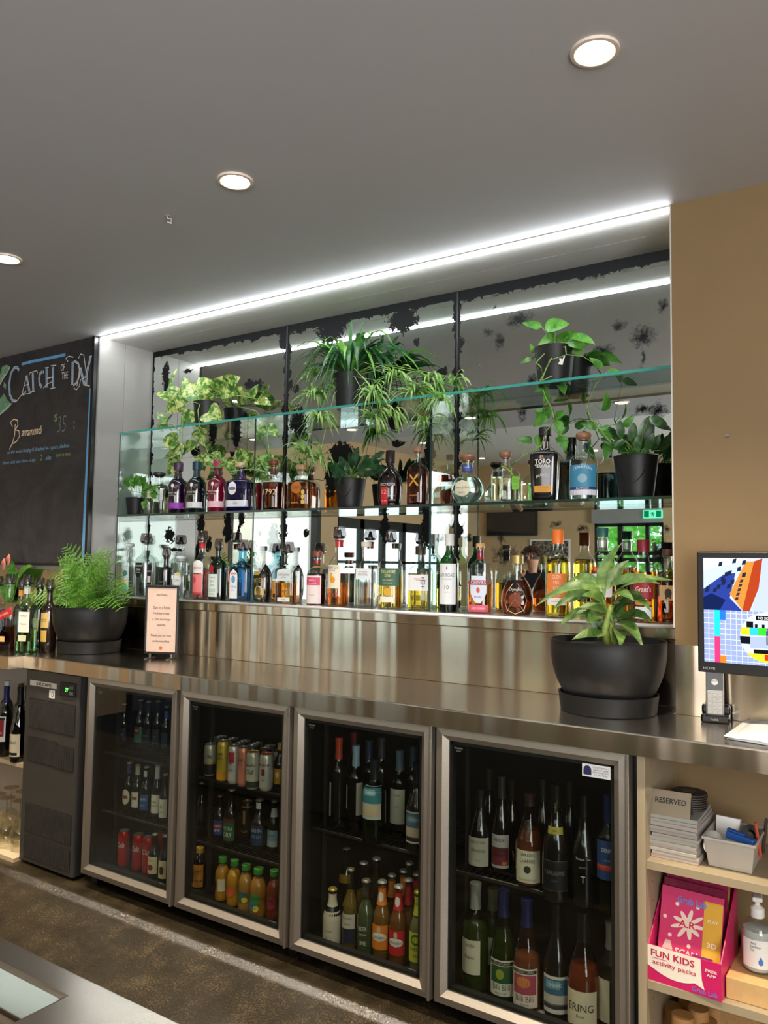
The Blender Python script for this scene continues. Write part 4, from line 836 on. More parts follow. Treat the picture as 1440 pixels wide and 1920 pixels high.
def smooth_prof(p):
    q = [p[0]]
    for a, b in zip(p[:-1], p[1:]):
        q += [(a[0] * .75 + b[0] * .25, a[1] * .75 + b[1] * .25), (a[0] * .25 + b[0] * .75, a[1] * .25 + b[1] * .75)]
    return q + [p[-1]]
class Body:
    def __init__(s, kind, hg, w):
        k = KINDS[kind]; s.k = k; s.hg = hg; s.R = w / 2; s.n = k['n']; s.dp = k['dp']; s.p = smooth_prof(k['p']); s.nk = k['p'][-3][1]
    def r(s, zf):
        p = s.p
        if zf <= p[0][0]: return p[0][1]
        for (a, ra), (b, rb) in zip(p[:-1], p[1:]):
            if a <= zf <= b: return ra + (rb - ra) * (zf - a) / max(1e-6, b - a)
        return p[-1][1]
    def dims(s, zf, off=0):
        r = s.r(zf); t = max(0, min(1, (r - s.nk) / max(.15, .75 - s.nk))); n = 2 + (s.n - 2) * t; rx = r * s.R + off; ry = r * s.R * (1 + (s.dp - 1) * t) + off; return rx, ry, n
    def ring(s, zf, off, seg):
        rx, ry, n = s.dims(zf, off); o = []
        for i in range(seg):
            a = 2 * PI * (i + .5) / seg; c, q = math.cos(a), math.sin(a); o.append((rx * math.copysign(abs(c) ** (2 / n), c), ry * math.copysign(abs(q) ** (2 / n), q)))
        return o
    def surf(s, off):
        def f(u, z):
            rx, ry, n = s.dims(z / s.hg, off)
            if n < 2.15:
                a = u / max(rx, 1e-4); return (rx * math.sin(a), -ry * math.cos(a), z)
            x = max(-.999, min(.999, u / rx)); return (rx * x, -ry * (1 - abs(x) ** n) ** (1 / n), z)
        return f
    def mesh(s, z0f, z1f, off, seg=28):
        zs = [z for z, r in s.p if z0f < z < z1f]; zs = [z0f] + zs + [z1f]; m = MB(); vs = []; fs = []
        for z in zs: vs += [(x, y, z * s.hg) for x, y in s.ring(z, off, seg)]
        for j in range(len(zs) - 1):
            for i in range(seg): i2 = (i + 1) % seg; fs.append((j * seg + i, j * seg + i2, (j + 1) * seg + i2, (j + 1) * seg + i))
        fs.append(tuple(reversed(range(seg)))); fs.append(tuple((len(zs) - 1) * seg + i for i in range(seg)))
        return m.add(vs, fs)
def patch(b, z0, z1, hw, off, shape='rect', cu=0, tilt=0, nu=10, nv=2):
    """a label lying on the bottle: z0..z1 as fractions, hw half-width as a fraction of the radius"""
    f = b.surf(off); m = MB(); vs = []; H_ = b.hg; nv = {'oval': 10, 'arch': 8, 'shield': 8}.get(shape, 6)
    for j in range(nv + 1):
        v = j / nv; g = 1
        if shape == 'oval': g = math.sqrt(max(.0004, 1 - (2 * v - 1) ** 2))
        if shape == 'arch': g = 1 if v < .75 else math.sqrt(max(.001, 1 - ((v - .75) / .25) ** 2))
        if shape == 'shield': g = (.35 + .65 * min(1, v / .35)) * (1 if v < .85 else .88)
        for i in range(nu + 1):
            u = (2 * i / nu - 1) * hw * b.R * g + cu * b.R; vs.append(f(u, (z0 + (z1 - z0) * v) * H_ + tilt * (u / b.R) * H_))
    fs = [(j * (nu + 1) + i, j * (nu + 1) + i + 1, (j + 1) * (nu + 1) + i + 1, (j + 1) * (nu + 1) + i) for j in range(nv) for i in range(nu)]
    return m.add(vs, fs)
PLASTIC = THIN((196, 186, 190), .9, .04, .12)
def bottle(desc, cat, pos, Ht, w, kind, shell=None, liq=None, fill=.6, cap=None, labels=(), rot=14, group=None, name='spirit_bottle', lbase=.02, z0=0):
    """one bottle: glass, liquid, closure and each label a part of its own"""
    t = thing(name, pos, desc, cat, group, math.radians(rot)); ck = cap[0] if cap else None
    ch = {'screw': .012, 'cork': .020, 'ball': .026, 'pourer': .046, 'glass': .022, 'crown': .003, 'capsule': 0, 'lid': .004, None: 0}[ck]
    hg = Ht - ch; b = Body(kind, hg, w); nr = b.R * b.p[-1][1]
    if isinstance(shell, tuple) and shell[0] == 'solid': sm = P(shell[1], .12, 0, .6, .05, 8, coat=.6)
    else: sm = shell or M_SHELL
    g = b.mesh(0, 1, 0).build('glass', sm, t, smooth='auto', angle=50)
    if liq: b.mesh(lbase, fill, -.0022, 24).build('liquid', LIQ(liq) if not isinstance(liq, bpy.types.Material) else liq, t, smooth='auto', angle=50)
    if ck in ('screw', 'cork', 'ball', 'glass', 'lid'):
        col = cap[1]; hh = cap[2] if len(cap) > 2 else (.028 if ck == 'screw' else .024); top = Ht; cr = nr * (1.12 if ck == 'screw' else 1.2)
        if ck == 'ball': prof = [(nr * .8, top - ch - .004), (nr * .95, top - ch), (cr * 1.0, top - ch + .003), (cr * 1.14, top - ch * .55), (cr * 1.0, top - ch * .18), (cr * .5, top), (.0001, top)]
        elif ck == 'cork': prof = [(nr * .85, top - ch - .003), (cr, top - ch), (cr * 1.04, top - .002), (cr * .96, top), (.0001, top)]
        elif ck == 'glass': prof = [(nr * .85, top - ch - .003), (cr * .8, top - ch), (cr * 1.3, top - ch * .6), (cr * 1.3, top - .003), (cr * 1.1, top), (.0001, top)]
        elif ck == 'lid': prof = [(cr * .98, top - .020), (cr * 1.02, top - .018), (cr * 1.02, top - .001), (cr * .95, top), (.0001, top)]
        else: prof = [(cr, top - hh), (cr, top - .0015), (cr * .93, top), (.0001, top)]
        MB().lathe(prof, 20, cap=False).build('cap', P(col, .4, cap[3] if len(cap) > 3 else 0), t, smooth='auto', angle=45)
    elif ck == 'crown':
        MB().lathe([(nr * 1.25, Ht - .007), (nr * 1.18, Ht - .003), (nr * .9, Ht), (.0001, Ht)], 20, cap=False).build('crown_cap', P(cap[1], .35, .5), t, smooth='auto')
    elif ck == 'capsule':
        ln = cap[2]; prof = []
        for i in range(7): zf = 1 - ln + ln * i / 6; prof.append((b.r(zf) * b.R + .0007, zf * hg))
        prof += [(nr, hg + .0008), (.0001, hg + .001)]
        MB().lathe(prof, 24, cap=False).build('capsule', P(cap[1], .35, .15), t, smooth='auto')
    elif ck == 'pourer':
        MB().lathe([(nr * .9, hg - .004), (nr * 1.3, hg), (nr * 1.3, hg + .007), (nr * .55, hg + .009), (nr * .5, hg + .018), (nr * .25, hg + .036), (.0001, hg + .037)], 16, cap=False).build('pourer', P(cap[1], .3, cap[2] if len(cap) > 2 else 0), t, smooth='auto')
        MB().lathe([(nr * 1.5, hg + .006), (nr * 1.46, hg + .014), (nr * 1.2, hg + .042), (nr * 1.05, Ht), (.0001, Ht)], 18, cap=False).build('pourer_cover', PLASTIC, t, smooth='auto')
    for lb in labels:
        nm = lb.get('name', 'label'); z0_, z1_ = lb['z']; par = t
        if 'c' in lb:
            par = patch(b, z0_, z1_, lb['w'], (.0012 if lb['w'] > 2.9 else .0006) + lb.get('o', 0), lb.get('s', 'rect'), lb.get('u', 0), lb.get('tilt', 0), nu=lb.get('nu', 10)).build(nm, P(lb['c'], .5, lb.get('metal', 0), .4, .02), t, smooth=True)
            if lb.get('edge'):
                pass
        groups = {}
        for (s, v, h, wd, col) in lb.get('t', ()):
            groups.setdefault(col, []).append((s, v, h, wd))
        for col, items in groups.items():
            m = MB(); f = b.surf(.0012 + lb.get('o', 0))
            for (s, v, h, wd) in items:
                text_mb(m, s, f, lb.get('u', 0) * b.R, (z0_ + (z1_ - z0_) * v) * hg, h, wd * b.R if wd else None, shear=lb.get('sh', 0), off=lb.get('off', 0), rot=lb.get('rot', 0), arc=lb.get('arc', 0))
            m.build('print', P(col, .5, .0), par)
        for (s, z0f, z1f, hw, col, uu) in lb.get('shapes', ()):
            patch(b, z0_ + (z1_ - z0_) * z0f, z0_ + (z1_ - z0_) * z1f, hw, .0010 + lb.get('o', 0), s, lb.get('u', 0) + uu, nu=8).build('print_block', P(col, .5), par, smooth=True)
    return t

def place(u, vtop, wpx, y, zb):
    """position, height and width in metres of a thing standing at depth y on the level zb"""
    p = at(u, 1100, y); 
    for _ in range(2):
        q = at(u, vtop, y)
    base = None
    # centre line: find x whose foot projects under u (verticals lean very little)
    x = at(u, vtop, y).x; d = (Vector((x, y, zb)) - CAMPOS).dot(FWD)
    return Vector((x, y, zb)), q.z - zb, wpx * d / FPX
def spirit(desc, u, vt, wpx, kind, y=None, zb=LEDGE, **k):
    y = y if y is not None else (.222 if zb == LEDGE else .205)
    pos, h, w = place(u, vt, wpx, y, zb); return bottle(desc, k.pop('cat', 'bottle'), pos, h, w, kind, group=k.pop('group', 'spirit bottles on the lower ledge' if zb == LEDGE else 'bottles on the middle glass shelf'), **k)
BK = (20, 20, 22); WH = (238, 236, 230); GD = (212, 168, 70); CRM = (232, 222, 196)
GREENG = THIN((40, 128, 58), .9, .01, .06); BLUEG = THIN((150, 214, 236), .9, .01, .06); WGREEN = THIN((150, 176, 110), .9, .01, .05); BROWNG = THIN((112, 62, 24), .9, .01, .06); DKGREEN = THIN((52, 66, 38), .85, .01, .06)
AMB = (232, 150, 50); GOLDL = (238, 200, 92); STRAW = (240, 222, 120); CLR = (250, 252, 252); RUM = (150, 62, 22); RED = (214, 40, 52)
PR = ('pourer', (30, 30, 32))
# ---- lower ledge, left to right
spirit('slim clear bottle with orange sun and palm tree label, left end of the lower ledge', 242, 1019, 30, 'sharp', liq=CLR, fill=.6, cap=('glass', (230, 236, 236)), labels=[dict(z=(.12, .60), w=.75, c=(226, 240, 236), shapes=[('oval', .62, .98, .34, (250, 168, 40), -.35), ('oval', .58, .86, .30, (40, 130, 160), .25), ('rect', .2, .75, .04, (36, 90, 120), .1), ('oval', .02, .30, .40, (120, 200, 70), .15), ('oval', .28, .46, .5, (250, 210, 120), -.15), ('rect', .0, .12, .7, (90, 190, 220), 0)])])
spirit('clear vodka bottle with black shield label and pourer cover, left end of the lower ledge', 275, 1000, 38, 'round', liq=CLR, fill=.62, cap=PR, labels=[dict(z=(.36, .62), w=.52, c=BK, s='shield', u=-.15, t=[('MELBOURNE', .78, .008, .85, WH), ('VODKA', .52, .010, .6, WH), ('DISTILLED', .3, .005, .6, WH)]), dict(z=(.12, .58), w=.22, c=BK, u=1.0, t=[('GIN', .75, .008, None, WH)], shapes=[('rect', .3, .55, .15, WH, 0), ('rect', .05, .2, .15, WH, 0)])])
spirit('short black bottle with pourer cover behind the white card, lower ledge', 313, 1026, 27, 'sharp', shell=('solid', (18, 18, 20)), cap=PR, labels=[dict(z=(.25, .5), w=.5, t=[('DRY', .5, .008, None, (150, 150, 150))])])
spirit('clear square gin bottle with round white seal and lemon, lower ledge', 340, 1042, 32, 'square', liq=CLR, fill=.6, cap=('glass', (226, 232, 234)), labels=[dict(z=(.25, .68), w=.62, c=(200, 206, 208), s='oval', shapes=[('oval', .15, .85, .42, (232, 236, 236), 0), ('oval', .78, .98, .25, (220, 214, 90), .1)], t=[('GIN', .5, .012, None, (120, 126, 130))]), dict(z=(.06, .2), w=.5, c=(120, 196, 206))])
spirit('clear bottle of pink gin with white arched label and pourer cover, lower ledge', 381, 995, 33, 'tall', liq=(244, 150, 140), fill=.5, cap=PR, labels=[dict(z=(.44, .66), w=.75, c=WH, s='arch', t=[("GORDON'S", .38, .013, 1.25, (196, 40, 60))]), dict(z=(.08, .42), w=.75, c=(236, 128, 128), shapes=[('oval', .55, .9, .3, (210, 70, 84), -.3), ('rect', .0, .1, .7, (200, 60, 70), 0)]), dict(z=(.86, .96), w=1.2, c=(206, 34, 46), name='neck_label')], rot=6)
spirit('green glass gin bottle with white label and red seal, lower ledge', 411, 1010, 36, 'squat', liq=(40, 170, 60), shell=GREENG, fill=.66, cap=('pourer', (24, 24, 24)), labels=[dict(z=(.06, .50), w=.62, c=(224, 236, 226), u=-.25, t=[('LONDON', .85, .007, .7, (130, 60, 70)), ('DRY', .68, .009, .45, (60, 70, 70)), ('GIN', .52, .009, .45, (60, 70, 70)), ('IMPORTED', .12, .006, .7, (60, 90, 70))], shapes=[('rect', .2, .36, .42, (196, 214, 200), 0)]), dict(z=(.52, .68), w=.34, c=(170, 28, 40), s='oval', u=-.45)])
spirit('pale blue square gin bottle with tall white label and pourer cover, lower ledge', 456, 1012, 42, 'square', liq=(112, 196, 232), shell=BLUEG, fill=.66, cap=PR, labels=[dict(z=(.05, .62), w=.42, c=(238, 240, 240), s='arch', u=-.45, shapes=[('oval', .52, .78, .2, (110, 160, 206), 0), ('rect', .82, .88, .28, (214, 150, 140), 0)], t=[('GIN', .4, .012, None, (120, 150, 190)), ('DRY', .28, .007, None, (130, 160, 190))]), dict(z=(.10, .60), w=.14, c=(60, 120, 190), u=.55)])
spirit('black and gold ornate bottle with a round gold face label, lower ledge', 494, 1024, 38, 'decanter', shell=('solid', (22, 16, 10)), cap=('cork', (60, 46, 34)), labels=[dict(z=(.06, .32), w=.55, c=(226, 196, 130), s='oval', shapes=[('oval', .30, .86, .26, (150, 112, 60), -.05), ('arch', .08, .36, .40, (110, 76, 34), -.05), ('oval', .62, .92, .24, (80, 54, 24), -.08)]), dict(z=(.36, .52), w=.8, t=[('MYERS', .4, .020, 1.3, GD)], rot=.08), dict(z=(.52, .62), w=.5, c=GD, s='oval', u=-.4), dict(z=(.78, .9), w=.5, c=GD, s='oval', u=-.2)])
spirit('square shouldered whiskey with pale label and half gone amber liquid, lower ledge', 541, 1016, 42, 'square', liq=AMB, fill=.40, cap=PR, labels=[dict(z=(.44, .68), w=.68, c=(222, 228, 226), s='arch', t=[('GENTLEMAN', .50, .009, 1.1, (110, 116, 120)), ('JACK', .28, .009, .5, (110, 116, 120))]), dict(z=(.04, .12), w=.6, c=(220, 230, 226), t=[('RARE', .5, .006, None, (80, 110, 140))]), dict(z=(.20, .30), w=.5, sh=.3, t=[('Daniel', .5, .014, .7, (70, 50, 24))])])
spirit('dark rum bottle with pink and white label and brown stopper, lower ledge', 596, 1034, 40, 'round', liq=(96, 24, 14), fill=.64, cap=('cork', (150, 74, 44)), labels=[dict(z=(.03, .60), w=.88, c=(244, 228, 226), u=-.1, shapes=[('rect', .66, .94, .78, (220, 72, 108), 0)], t=[('BATU', .84, .012, .7, (250, 230, 236)), ('RUM LIQUEUR', .72, .006, .9, (250, 230, 236)), ('SPICED', .3, .008, .6, (190, 150, 150))]), dict(z=(.84, .93), w=1.2, c=(150, 40, 40), name='neck_label'), dict(z=(.76, .80), w=1.6, c=(196, 130, 60), name='neck_band')])
spirit('barbados rum bottle with square cream label and orange map, lower ledge', 637, 988, 41, 'tall', liq=AMB, fill=.34, cap=PR, labels=[dict(z=(.26, .60), w=.78, c=(244, 234, 210), u=-.25, t=[('MOUNT GAY', .88, .010, 1.15, (60, 50, 44)), ('ECLIPSE', .76, .005, .6, (120, 100, 80))], shapes=[('oval', .22, .52, .28, (236, 160, 40), .02), ('oval', .44, .66, .12, (236, 160, 40), -.1)]), dict(z=(.08, .24), w=.6, t=[('XXXX', .5, .022, 1.1, (150, 60, 30))], u=-.25), dict(z=(.86, .97), w=1.3, c=(196, 28, 36), name='neck_label')])
spirit('clear textured rectangular gin bottle with small grey label, lower ledge', 687, 1016, 40, 'square', liq=LIQ((226, 232, 236), 1.4, .12), fill=.62, cap=('cork', (226, 214, 196)), labels=[dict(z=(.46, .64), w=.72, c=(236, 236, 238), t=[('ARTISANAL', .7, .006, .9, (150, 140, 140)), ('ORIGINAL', .45, .009, 1.0, (150, 130, 130))])])
spirit('irish whiskey bottle with green label and gold liquid, lower ledge', 734, 994, 46, 'squat', liq=GOLDL, fill=.52, cap=PR, labels=[dict(z=(.34, .60), w=.88, c=(70, 104, 84), t=[('TULLAMORE', .80, .013, 1.25, (232, 224, 150)), ('DEW', .58, .012, .5, (232, 224, 150)), ('IRISH WHISKEY', .32, .006, .9, (214, 210, 150)), ('TRIPLE DISTILLED', .16, .005, .8, (214, 210, 150))]), dict(z=(.10, .18), w=.58, c=(240, 238, 226), u=-.1), dict(z=(.19, .31), w=.3, c=(226, 170, 60), s='oval')])
spirit('square japanese whisky with white label and brush lettering, lower ledge', 789, 1024, 45, 'square', liq=STRAW, fill=.60, cap=('screw', (50, 38, 34), .034), labels=[dict(z=(.32, .58), w=.86, c=(240, 238, 240), t=[('TOKI', .70, .011, .62, (206, 90, 90))], u=0, shapes=[('rect', .80, .84, .13, BK, .45), ('rect', .10, .84, .03, BK, .45), ('rect', .62, .67, .24, BK, .45), ('rect', .40, .44, .20, BK, .47), ('rect', .24, .28, .16, BK, .45), ('rect', .45, .6, .03, BK, .30), ('rect', .45, .6, .03, BK, .6)])])
spirit('green glass whisky bottle with long white label and white cap, lower ledge', 843, 1001, 37, 'round', shell=GREENG, liq=(90, 130, 40), fill=.62, cap=('screw', (232, 230, 228), .046), labels=[dict(z=(.10, .64), w=.98, c=(240, 242, 244), t=[('LAPHROAIG', .72, .015, 1.75, (110, 120, 116)), ('ISLAY SINGLE MALT', .62, .005, 1.1, (140, 150, 150)), ('10', .42, .016, .42, (100, 110, 110)), ('YEARS OLD', .3, .004, .6, (150, 156, 156))], shapes=[('oval', .84, .94, .08, (130, 140, 130), 0)])])
spirit('rounded scotch bottle with white crest label and amber liquid, lower ledge', 901, 1019, 47, 'squat', liq=AMB, fill=.44, cap=('screw', (214, 160, 96), .014), labels=[dict(z=(.16, .56), w=.66, c=(222, 228, 240), s='shield', shapes=[('rect', .66, .84, .82, (150, 60, 84), 0), ('oval', .36, .58, .14, (206, 90, 70), 0)], t=[('CHIVAS', .75, .012, 1.2, WH), ('REGAL', .22, .007, .6, (90, 90, 160))]), dict(z=(.02, .13), w=.8, c=(226, 96, 120), t=[('AGED 12 YEARS', .5, .007, 1.1, WH)]), dict(z=(.80, .95), w=1.4, c=(140, 22, 40), name='neck_label')])
t_ = spirit('three sided dimpled scotch bottle wrapped in gold wire, lower ledge', 970, 1041, 62, 'triangle', y=.205, liq=(170, 80, 26), fill=.62, cap=('screw', (176, 150, 96), .030, .6), labels=[dict(z=(.30, .50), w=.4, t=[('Dimple', .75, .013, .75, (236, 226, 210)), ('12', .45, .006, None, (214, 150, 80))]), dict(z=(.14, .40), w=.40, c=(120, 50, 26), s='oval', o=-.0004)])
for sg in (-1, 1):
    MB().tube([(sg * .008, -.040, .115), (sg * .030, -.040, .085), (sg * .040, -.030, .055), (sg * .030, -.036, .02), (0, -.037, .006)], .0012, 5).build('gold_wire', P((206, 190, 150), .3, .8), t_); MB().tube([(0, -.044, .06), (sg * .022, -.040, .03), (sg * .032, -.03, .012)], .001, 5).build('gold_wire', P((206, 190, 150), .3, .8), t_)
spirit('tall single malt with bright orange label and orange cap, lower ledge', 1046, 993, 46, 'round', y=.20, liq=(236, 204, 70), fill=.70, cap=('screw', (244, 122, 40), .050), labels=[dict(z=(.24, .52), w=.86, c=(244, 140, 74), t=[('GLEN', .85, .012, .7, (252, 214, 190)), ('MO', .62, .012, .45, (252, 214, 190)), ('RAN', .40, .012, .5, (252, 214, 190)), ('GIE', .16, .012, .5, (252, 214, 190))]), dict(z=(.15, .235), w=.86, c=(246, 242, 238), t=[('THE ORIGINAL', .5, .004, .8, (160, 120, 100))])])
t_ = spirit('single malt with white label and plastic wrapped cap behind the leaves, lower ledge', 1130, 990, 47, 'round', y=.20, liq=(214, 130, 40), fill=.60, cap=('screw', (36, 88, 80), .030), labels=[dict(z=(.26, .52), w=.86, c=(240, 236, 236), t=[('THE', .85, .006, .3, BK), ('SINGLETON', .62, .011, 1.3, BK), ('12', .3, .012, .3, (60, 40, 60))])])
MB().lathe([(.013, .235), (.017, .245), (.0185, .268), (.0165, .276), (.0001, .278)], 14, cap=False).build('plastic_wrap', THIN((200, 190, 190), .8, .3, .35), t_)
spirit('blended scotch with dark red label and red cap right of the leaves, lower ledge', 1206, 1012, 50, 'round', y=.185, liq=(240, 160, 36), fill=.64, cap=('screw', (120, 22, 36), .040), labels=[dict(z=(.30, .54), w=.80, c=(150, 36, 50), t=[("Grant's", .5, .018, 1.15, (240, 226, 214))]), dict(z=(.05, .2), w=.6, c=(214, 222, 232)), dict(z=(.22, .27), w=.6, c=(206, 120, 50))])
spirit('bourbon bottle with buffalo drawing at the right end of the lower ledge', 1252, 1030, 50, 'squat', y=.19, liq=(210, 120, 30), fill=.66, cap=('cork', (90, 60, 44)), labels=[dict(z=(.34, .56), w=.62, c=(206, 170, 120), shapes=[('oval', .2, .8, .25, (44, 30, 24), 0), ('rect', .1, .4, .05, (44, 30, 24), -.15), ('rect', .1, .4, .05, (44, 30, 24), .15)])])
# ---- middle glass shelf, left to right
U = dict(zb=G1)
spirit('small clear gin bottle with blank cream label and black stopper, middle glass shelf', 299, 886, 38, 'square', liq=(226, 232, 220), fill=.66, cap=('glass', (30, 30, 32)), labels=[dict(z=(.42, .74), w=.62, c=CRM, u=-.2), dict(z=(.36, .68), w=.14, c=(214, 210, 204), u=.80)], **U)
for (u_, vt, col, solid, desc, bc) in [(335, 868, (84, 36, 96), (70, 34, 84), 'deep purple gin bottle with white tree emblem, middle glass shelf', (150, 60, 170)), (370, 866, (10, 60, 74), (12, 58, 74), 'dark teal gin bottle with white tree emblem, middle glass shelf', (226, 226, 224)), (409, 864, (196, 30, 104), (176, 36, 96), 'magenta pink gin bottle with white tree emblem, middle glass shelf', (246, 196, 206))]:
    spirit(desc, u_, vt, 35, 'tall', shell=THIN(tuple(min(255, int(c * .5 + 130)) for c in solid), .9, .01, .08), liq=LIQ2(tuple(min(255, c + 20) for c in col), .45), fill=.74, cap=('screw', solid, .040), labels=[dict(z=(.10, .22), w=1.25, c=bc, t=[('GIN', .5, .006, None, (200, 190, 190))]), dict(z=(.34, .62), w=.8, t=[('WHITLEY NEILL', .28, .009, 1.5, WH), ('HANDCRAFTED GIN', .10, .004, .9, (220, 214, 220))], shapes=[('oval', .66, .95, .18, WH, 0), ('rect', .42, .70, .03, WH, 0)])], **U)
spirit('broad bottle of violet gin with oval white label and cork, middle glass shelf', 453, 868, 50, 'square', liq=LIQ2((52, 30, 130), .4), shell=THIN((150, 140, 200), .9, .01, .06), fill=.66, cap=('cork', (206, 180, 140)), labels=[dict(z=(.36, .66), w=.34, c=(240, 238, 240), s='oval', u=-.28, shapes=[('oval', .35, .6, .3, (120, 116, 130), 0)]), dict(z=(.10, .24), w=.93, c=(232, 232, 238), t=[('GIN', .5, .009, None, (110, 100, 120))])], **U)
spirit('dark bourbon decanter with 1792 lettering and round stopper, middle glass shelf', 514, 862, 43, 'squat', liq=(130, 50, 18), fill=.62, cap=('ball', (120, 50, 24)), labels=[dict(z=(.28, .52), w=.8, t=[('1792', .5, .024, 1.25, (232, 196, 150))], off=0), dict(z=(.8, .93), w=1.3, c=(96, 30, 20), name='neck_label')], **U)
spirit('square amber bottle with round crest under the hanging spider plant, middle glass shelf', 567, 872, 50, 'square', liq=(214, 130, 40), fill=.74, cap=('cork', (190, 150, 100)), labels=[dict(z=(.38, .68), w=.42, c=(190, 110, 36), s='oval', u=-.1, t=[('CASK', .5, .012, .6, (110, 60, 20))]), dict(z=(.12, .2), w=.4, u=-.2, t=[('RESERVE', .5, .006, None, (236, 190, 90))]), dict(z=(.12, .24), w=.14, c=(236, 196, 96), s='oval', u=.45), dict(z=(.24, .36), w=.14, c=(236, 196, 96), s='oval', u=.45), dict(z=(.36, .48), w=.14, c=(236, 196, 96), s='oval', u=.45)], **U)
spirit('black rum bottle with red 12 label and tall neck, middle glass shelf', 732, 845, 48, 'decanter', shell=('solid', (20, 8, 8)), cap=('screw', (34, 12, 12), .05), labels=[dict(z=(.03, .36), w=.30, c=(206, 44, 48), u=-.30, t=[('12', .72, .017, .4, (244, 190, 190)), ('RUM', .2, .007, None, (244, 190, 190))]), dict(z=(.36, .5), w=.9, t=[('DICTADOR', .3, .011, 1.25, (226, 220, 220))]), dict(z=(.02, .3), w=.4, u=.35, t=[('aged rum', .62, .005, .5, WH), ('colombian', .35, .005, .55, WH), ('solera', .1, .006, .4, WH)])], rot=20, **U)
spirit('dark amber rum bottle with gold cross emblem and cork, middle glass shelf', 784, 838, 43, 'squat', liq=(146, 44, 18), fill=.72, cap=('cork', (158, 116, 84)), labels=[dict(z=(.32, .60), w=.6, t=[('X', .5, .045, .95, (226, 178, 60)), ('X', .5, .032, .9, (200, 140, 40))]), dict(z=(.14, .22), w=.5, t=[('BARBADOS', .5, .005, .8, (220, 170, 90))])], rot=4, **U)
spirit('round pale tequila bottle with brown stopper and oval cream label, middle glass shelf', 877, 851, 63, 'orb', liq=(214, 232, 226), fill=.60, cap=('ball', (142, 98, 74)), labels=[dict(z=(.16, .54), w=.52, c=(228, 220, 190), s='oval', u=-.22, t=[('Don Julio', .52, .013, .92, (110, 80, 120)), ('BLANCO', .25, .006, .4, (60, 70, 120))]), dict(z=(.74, .90), w=1.2, c=(70, 90, 160), name='neck_label', t=[('BLANCO', .6, .004, None, WH)])], **U)
t_ = spirit('squat clear tequila bottle with green ribbon and tag, middle glass shelf', 948, 845, 54, 'squat', liq=(236, 236, 214), fill=.56, cap=('ball', (142, 98, 74)), **U)
MB().tube([(-.012, -.012, .135), (.006, -.020, .128), (.024, -.036, .112), (.038, -.044, .095)], .0022, 5).build('green_ribbon', P((150, 196, 60), .5), t_)
g_ = MB().box(-.013, .013, -.0012, .0012, -.030, .018).build('hang_tag', P((110, 180, 40), .45), t_, loc=(.046, -.052, .074), bevel=.004); m = MB(); text_mb(m, 'SILVER', flat(-.0020), 0, .006, .0035, .018); text_mb(m, 'TEQUILA', flat(-.0020), 0, -.002, .0035, .018); text_mb(m, 'BLANCO', flat(-.0020), 0, -.018, .003, .014); m.build('tag_lettering', P((60, 120, 30), .5), g_)
spirit('black shouldered tequila bottle with white lettering and a gold band, middle glass shelf', 1022, 802, 55, 'taper', shell=('solid', (14, 11, 12)), cap=('screw', (26, 24, 26), .030), labels=[dict(z=(.42, .64), w=.9, t=[('EL', .86, .013, .35, (214, 170, 150)), ('TORO', .58, .017, 1.05, WH), ('TEQUILA', .28, .012, 1.05, WH), ], off=.02), dict(z=(.30, .40), w=.8, arc=.006, t=[('BLANCO', .6, .010, .85, WH)]), dict(z=(.12, .21), w=.58, c=(222, 160, 60), t=[('TEQUILA DE', .65, .003, .7, (120, 80, 20)), ('IMPORTED', .3, .003, .5, (120, 80, 20))]), dict(z=(.74, .84), w=1.3, c=(206, 190, 180), name='neck_label')], rot=10, **U)
spirit('clear tequila bottle with blue and white label and brown stopper, middle glass shelf', 1094, 810, 52, 'round', liq=(206, 232, 240), fill=.56, cap=('ball', (146, 102, 76)), labels=[dict(z=(.07, .56), w=1.12, c=(66, 138, 172), shapes=[('rect', .0, .18, 1.1, (226, 226, 234), 0), ('rect', .18, .27, 1.1, (34, 52, 112), 0), ('oval', .40, .70, .34, (140, 176, 186), 0)], t=[('BLANCO', .225, .006, .9, WH)], u=0), dict(z=(.46, .56), w=1, arc=.008, o=.0002, t=[('CORAZÓN', .7, .012, 1.45, WH)]), dict(z=(.84, .93), w=.4, c=(34, 48, 70), u=.5, name='neck_label')], **U)
# ---- the group on the left counter
LB = dict(zb=CT, group='bottles on the far left of the counter')
spirit('scotch bottle with slanting red label and pourer cover, far left of the counter', 20, 1076, 37, 'square', y=-.30, liq=(110, 40, 18), fill=.36, cap=PR, labels=[dict(z=(.48, .60), w=.9, c=(176, 36, 40), tilt=.07, t=[('RED LABEL', .5, .009, 1.4, (236, 200, 180))], rot=.4), dict(z=(.14, .22), w=.5, c=(222, 180, 110), u=-.2)], rot=18, **LB)
spirit('clear greenish tequila bottle with white label and pourer cover, left end of the counter', 53, 1077, 35, 'square', y=-.29, liq=(206, 226, 196), fill=.34, shell=THIN((214, 232, 220), .9, .01, .06), cap=PR, labels=[dict(z=(.30, .60), w=.62, c=(232, 230, 214), u=.3, t=[('OLMECA', .8, .007, .8, (60, 60, 54)), ('TEQUILA', .4, .007, .8, (60, 60, 54))]), dict(z=(.17, .26), w=.5, c=(214, 214, 170), u=.2), dict(z=(.86, .97), w=1.2, c=(226, 220, 206), name='neck_label')], rot=18, **LB)
spirit('brown bottle with orange neck label behind the clear one, left end of the counter', 42, 1083, 28, 'tall', y=-.14, liq=(90, 40, 16), fill=.7, cap=PR, labels=[dict(z=(.84, .95), w=1.2, c=(214, 140, 60), name='neck_label')], **LB)
spirit('dark bottle with pourer cover between the clear bottle and the fern pot', 76, 1083, 32, 'round', y=-.17, shell=('solid', (18, 16, 14)), cap=PR, labels=[dict(z=(.3, .5), w=.3, c=(200, 190, 150), u=.4)], **LB)
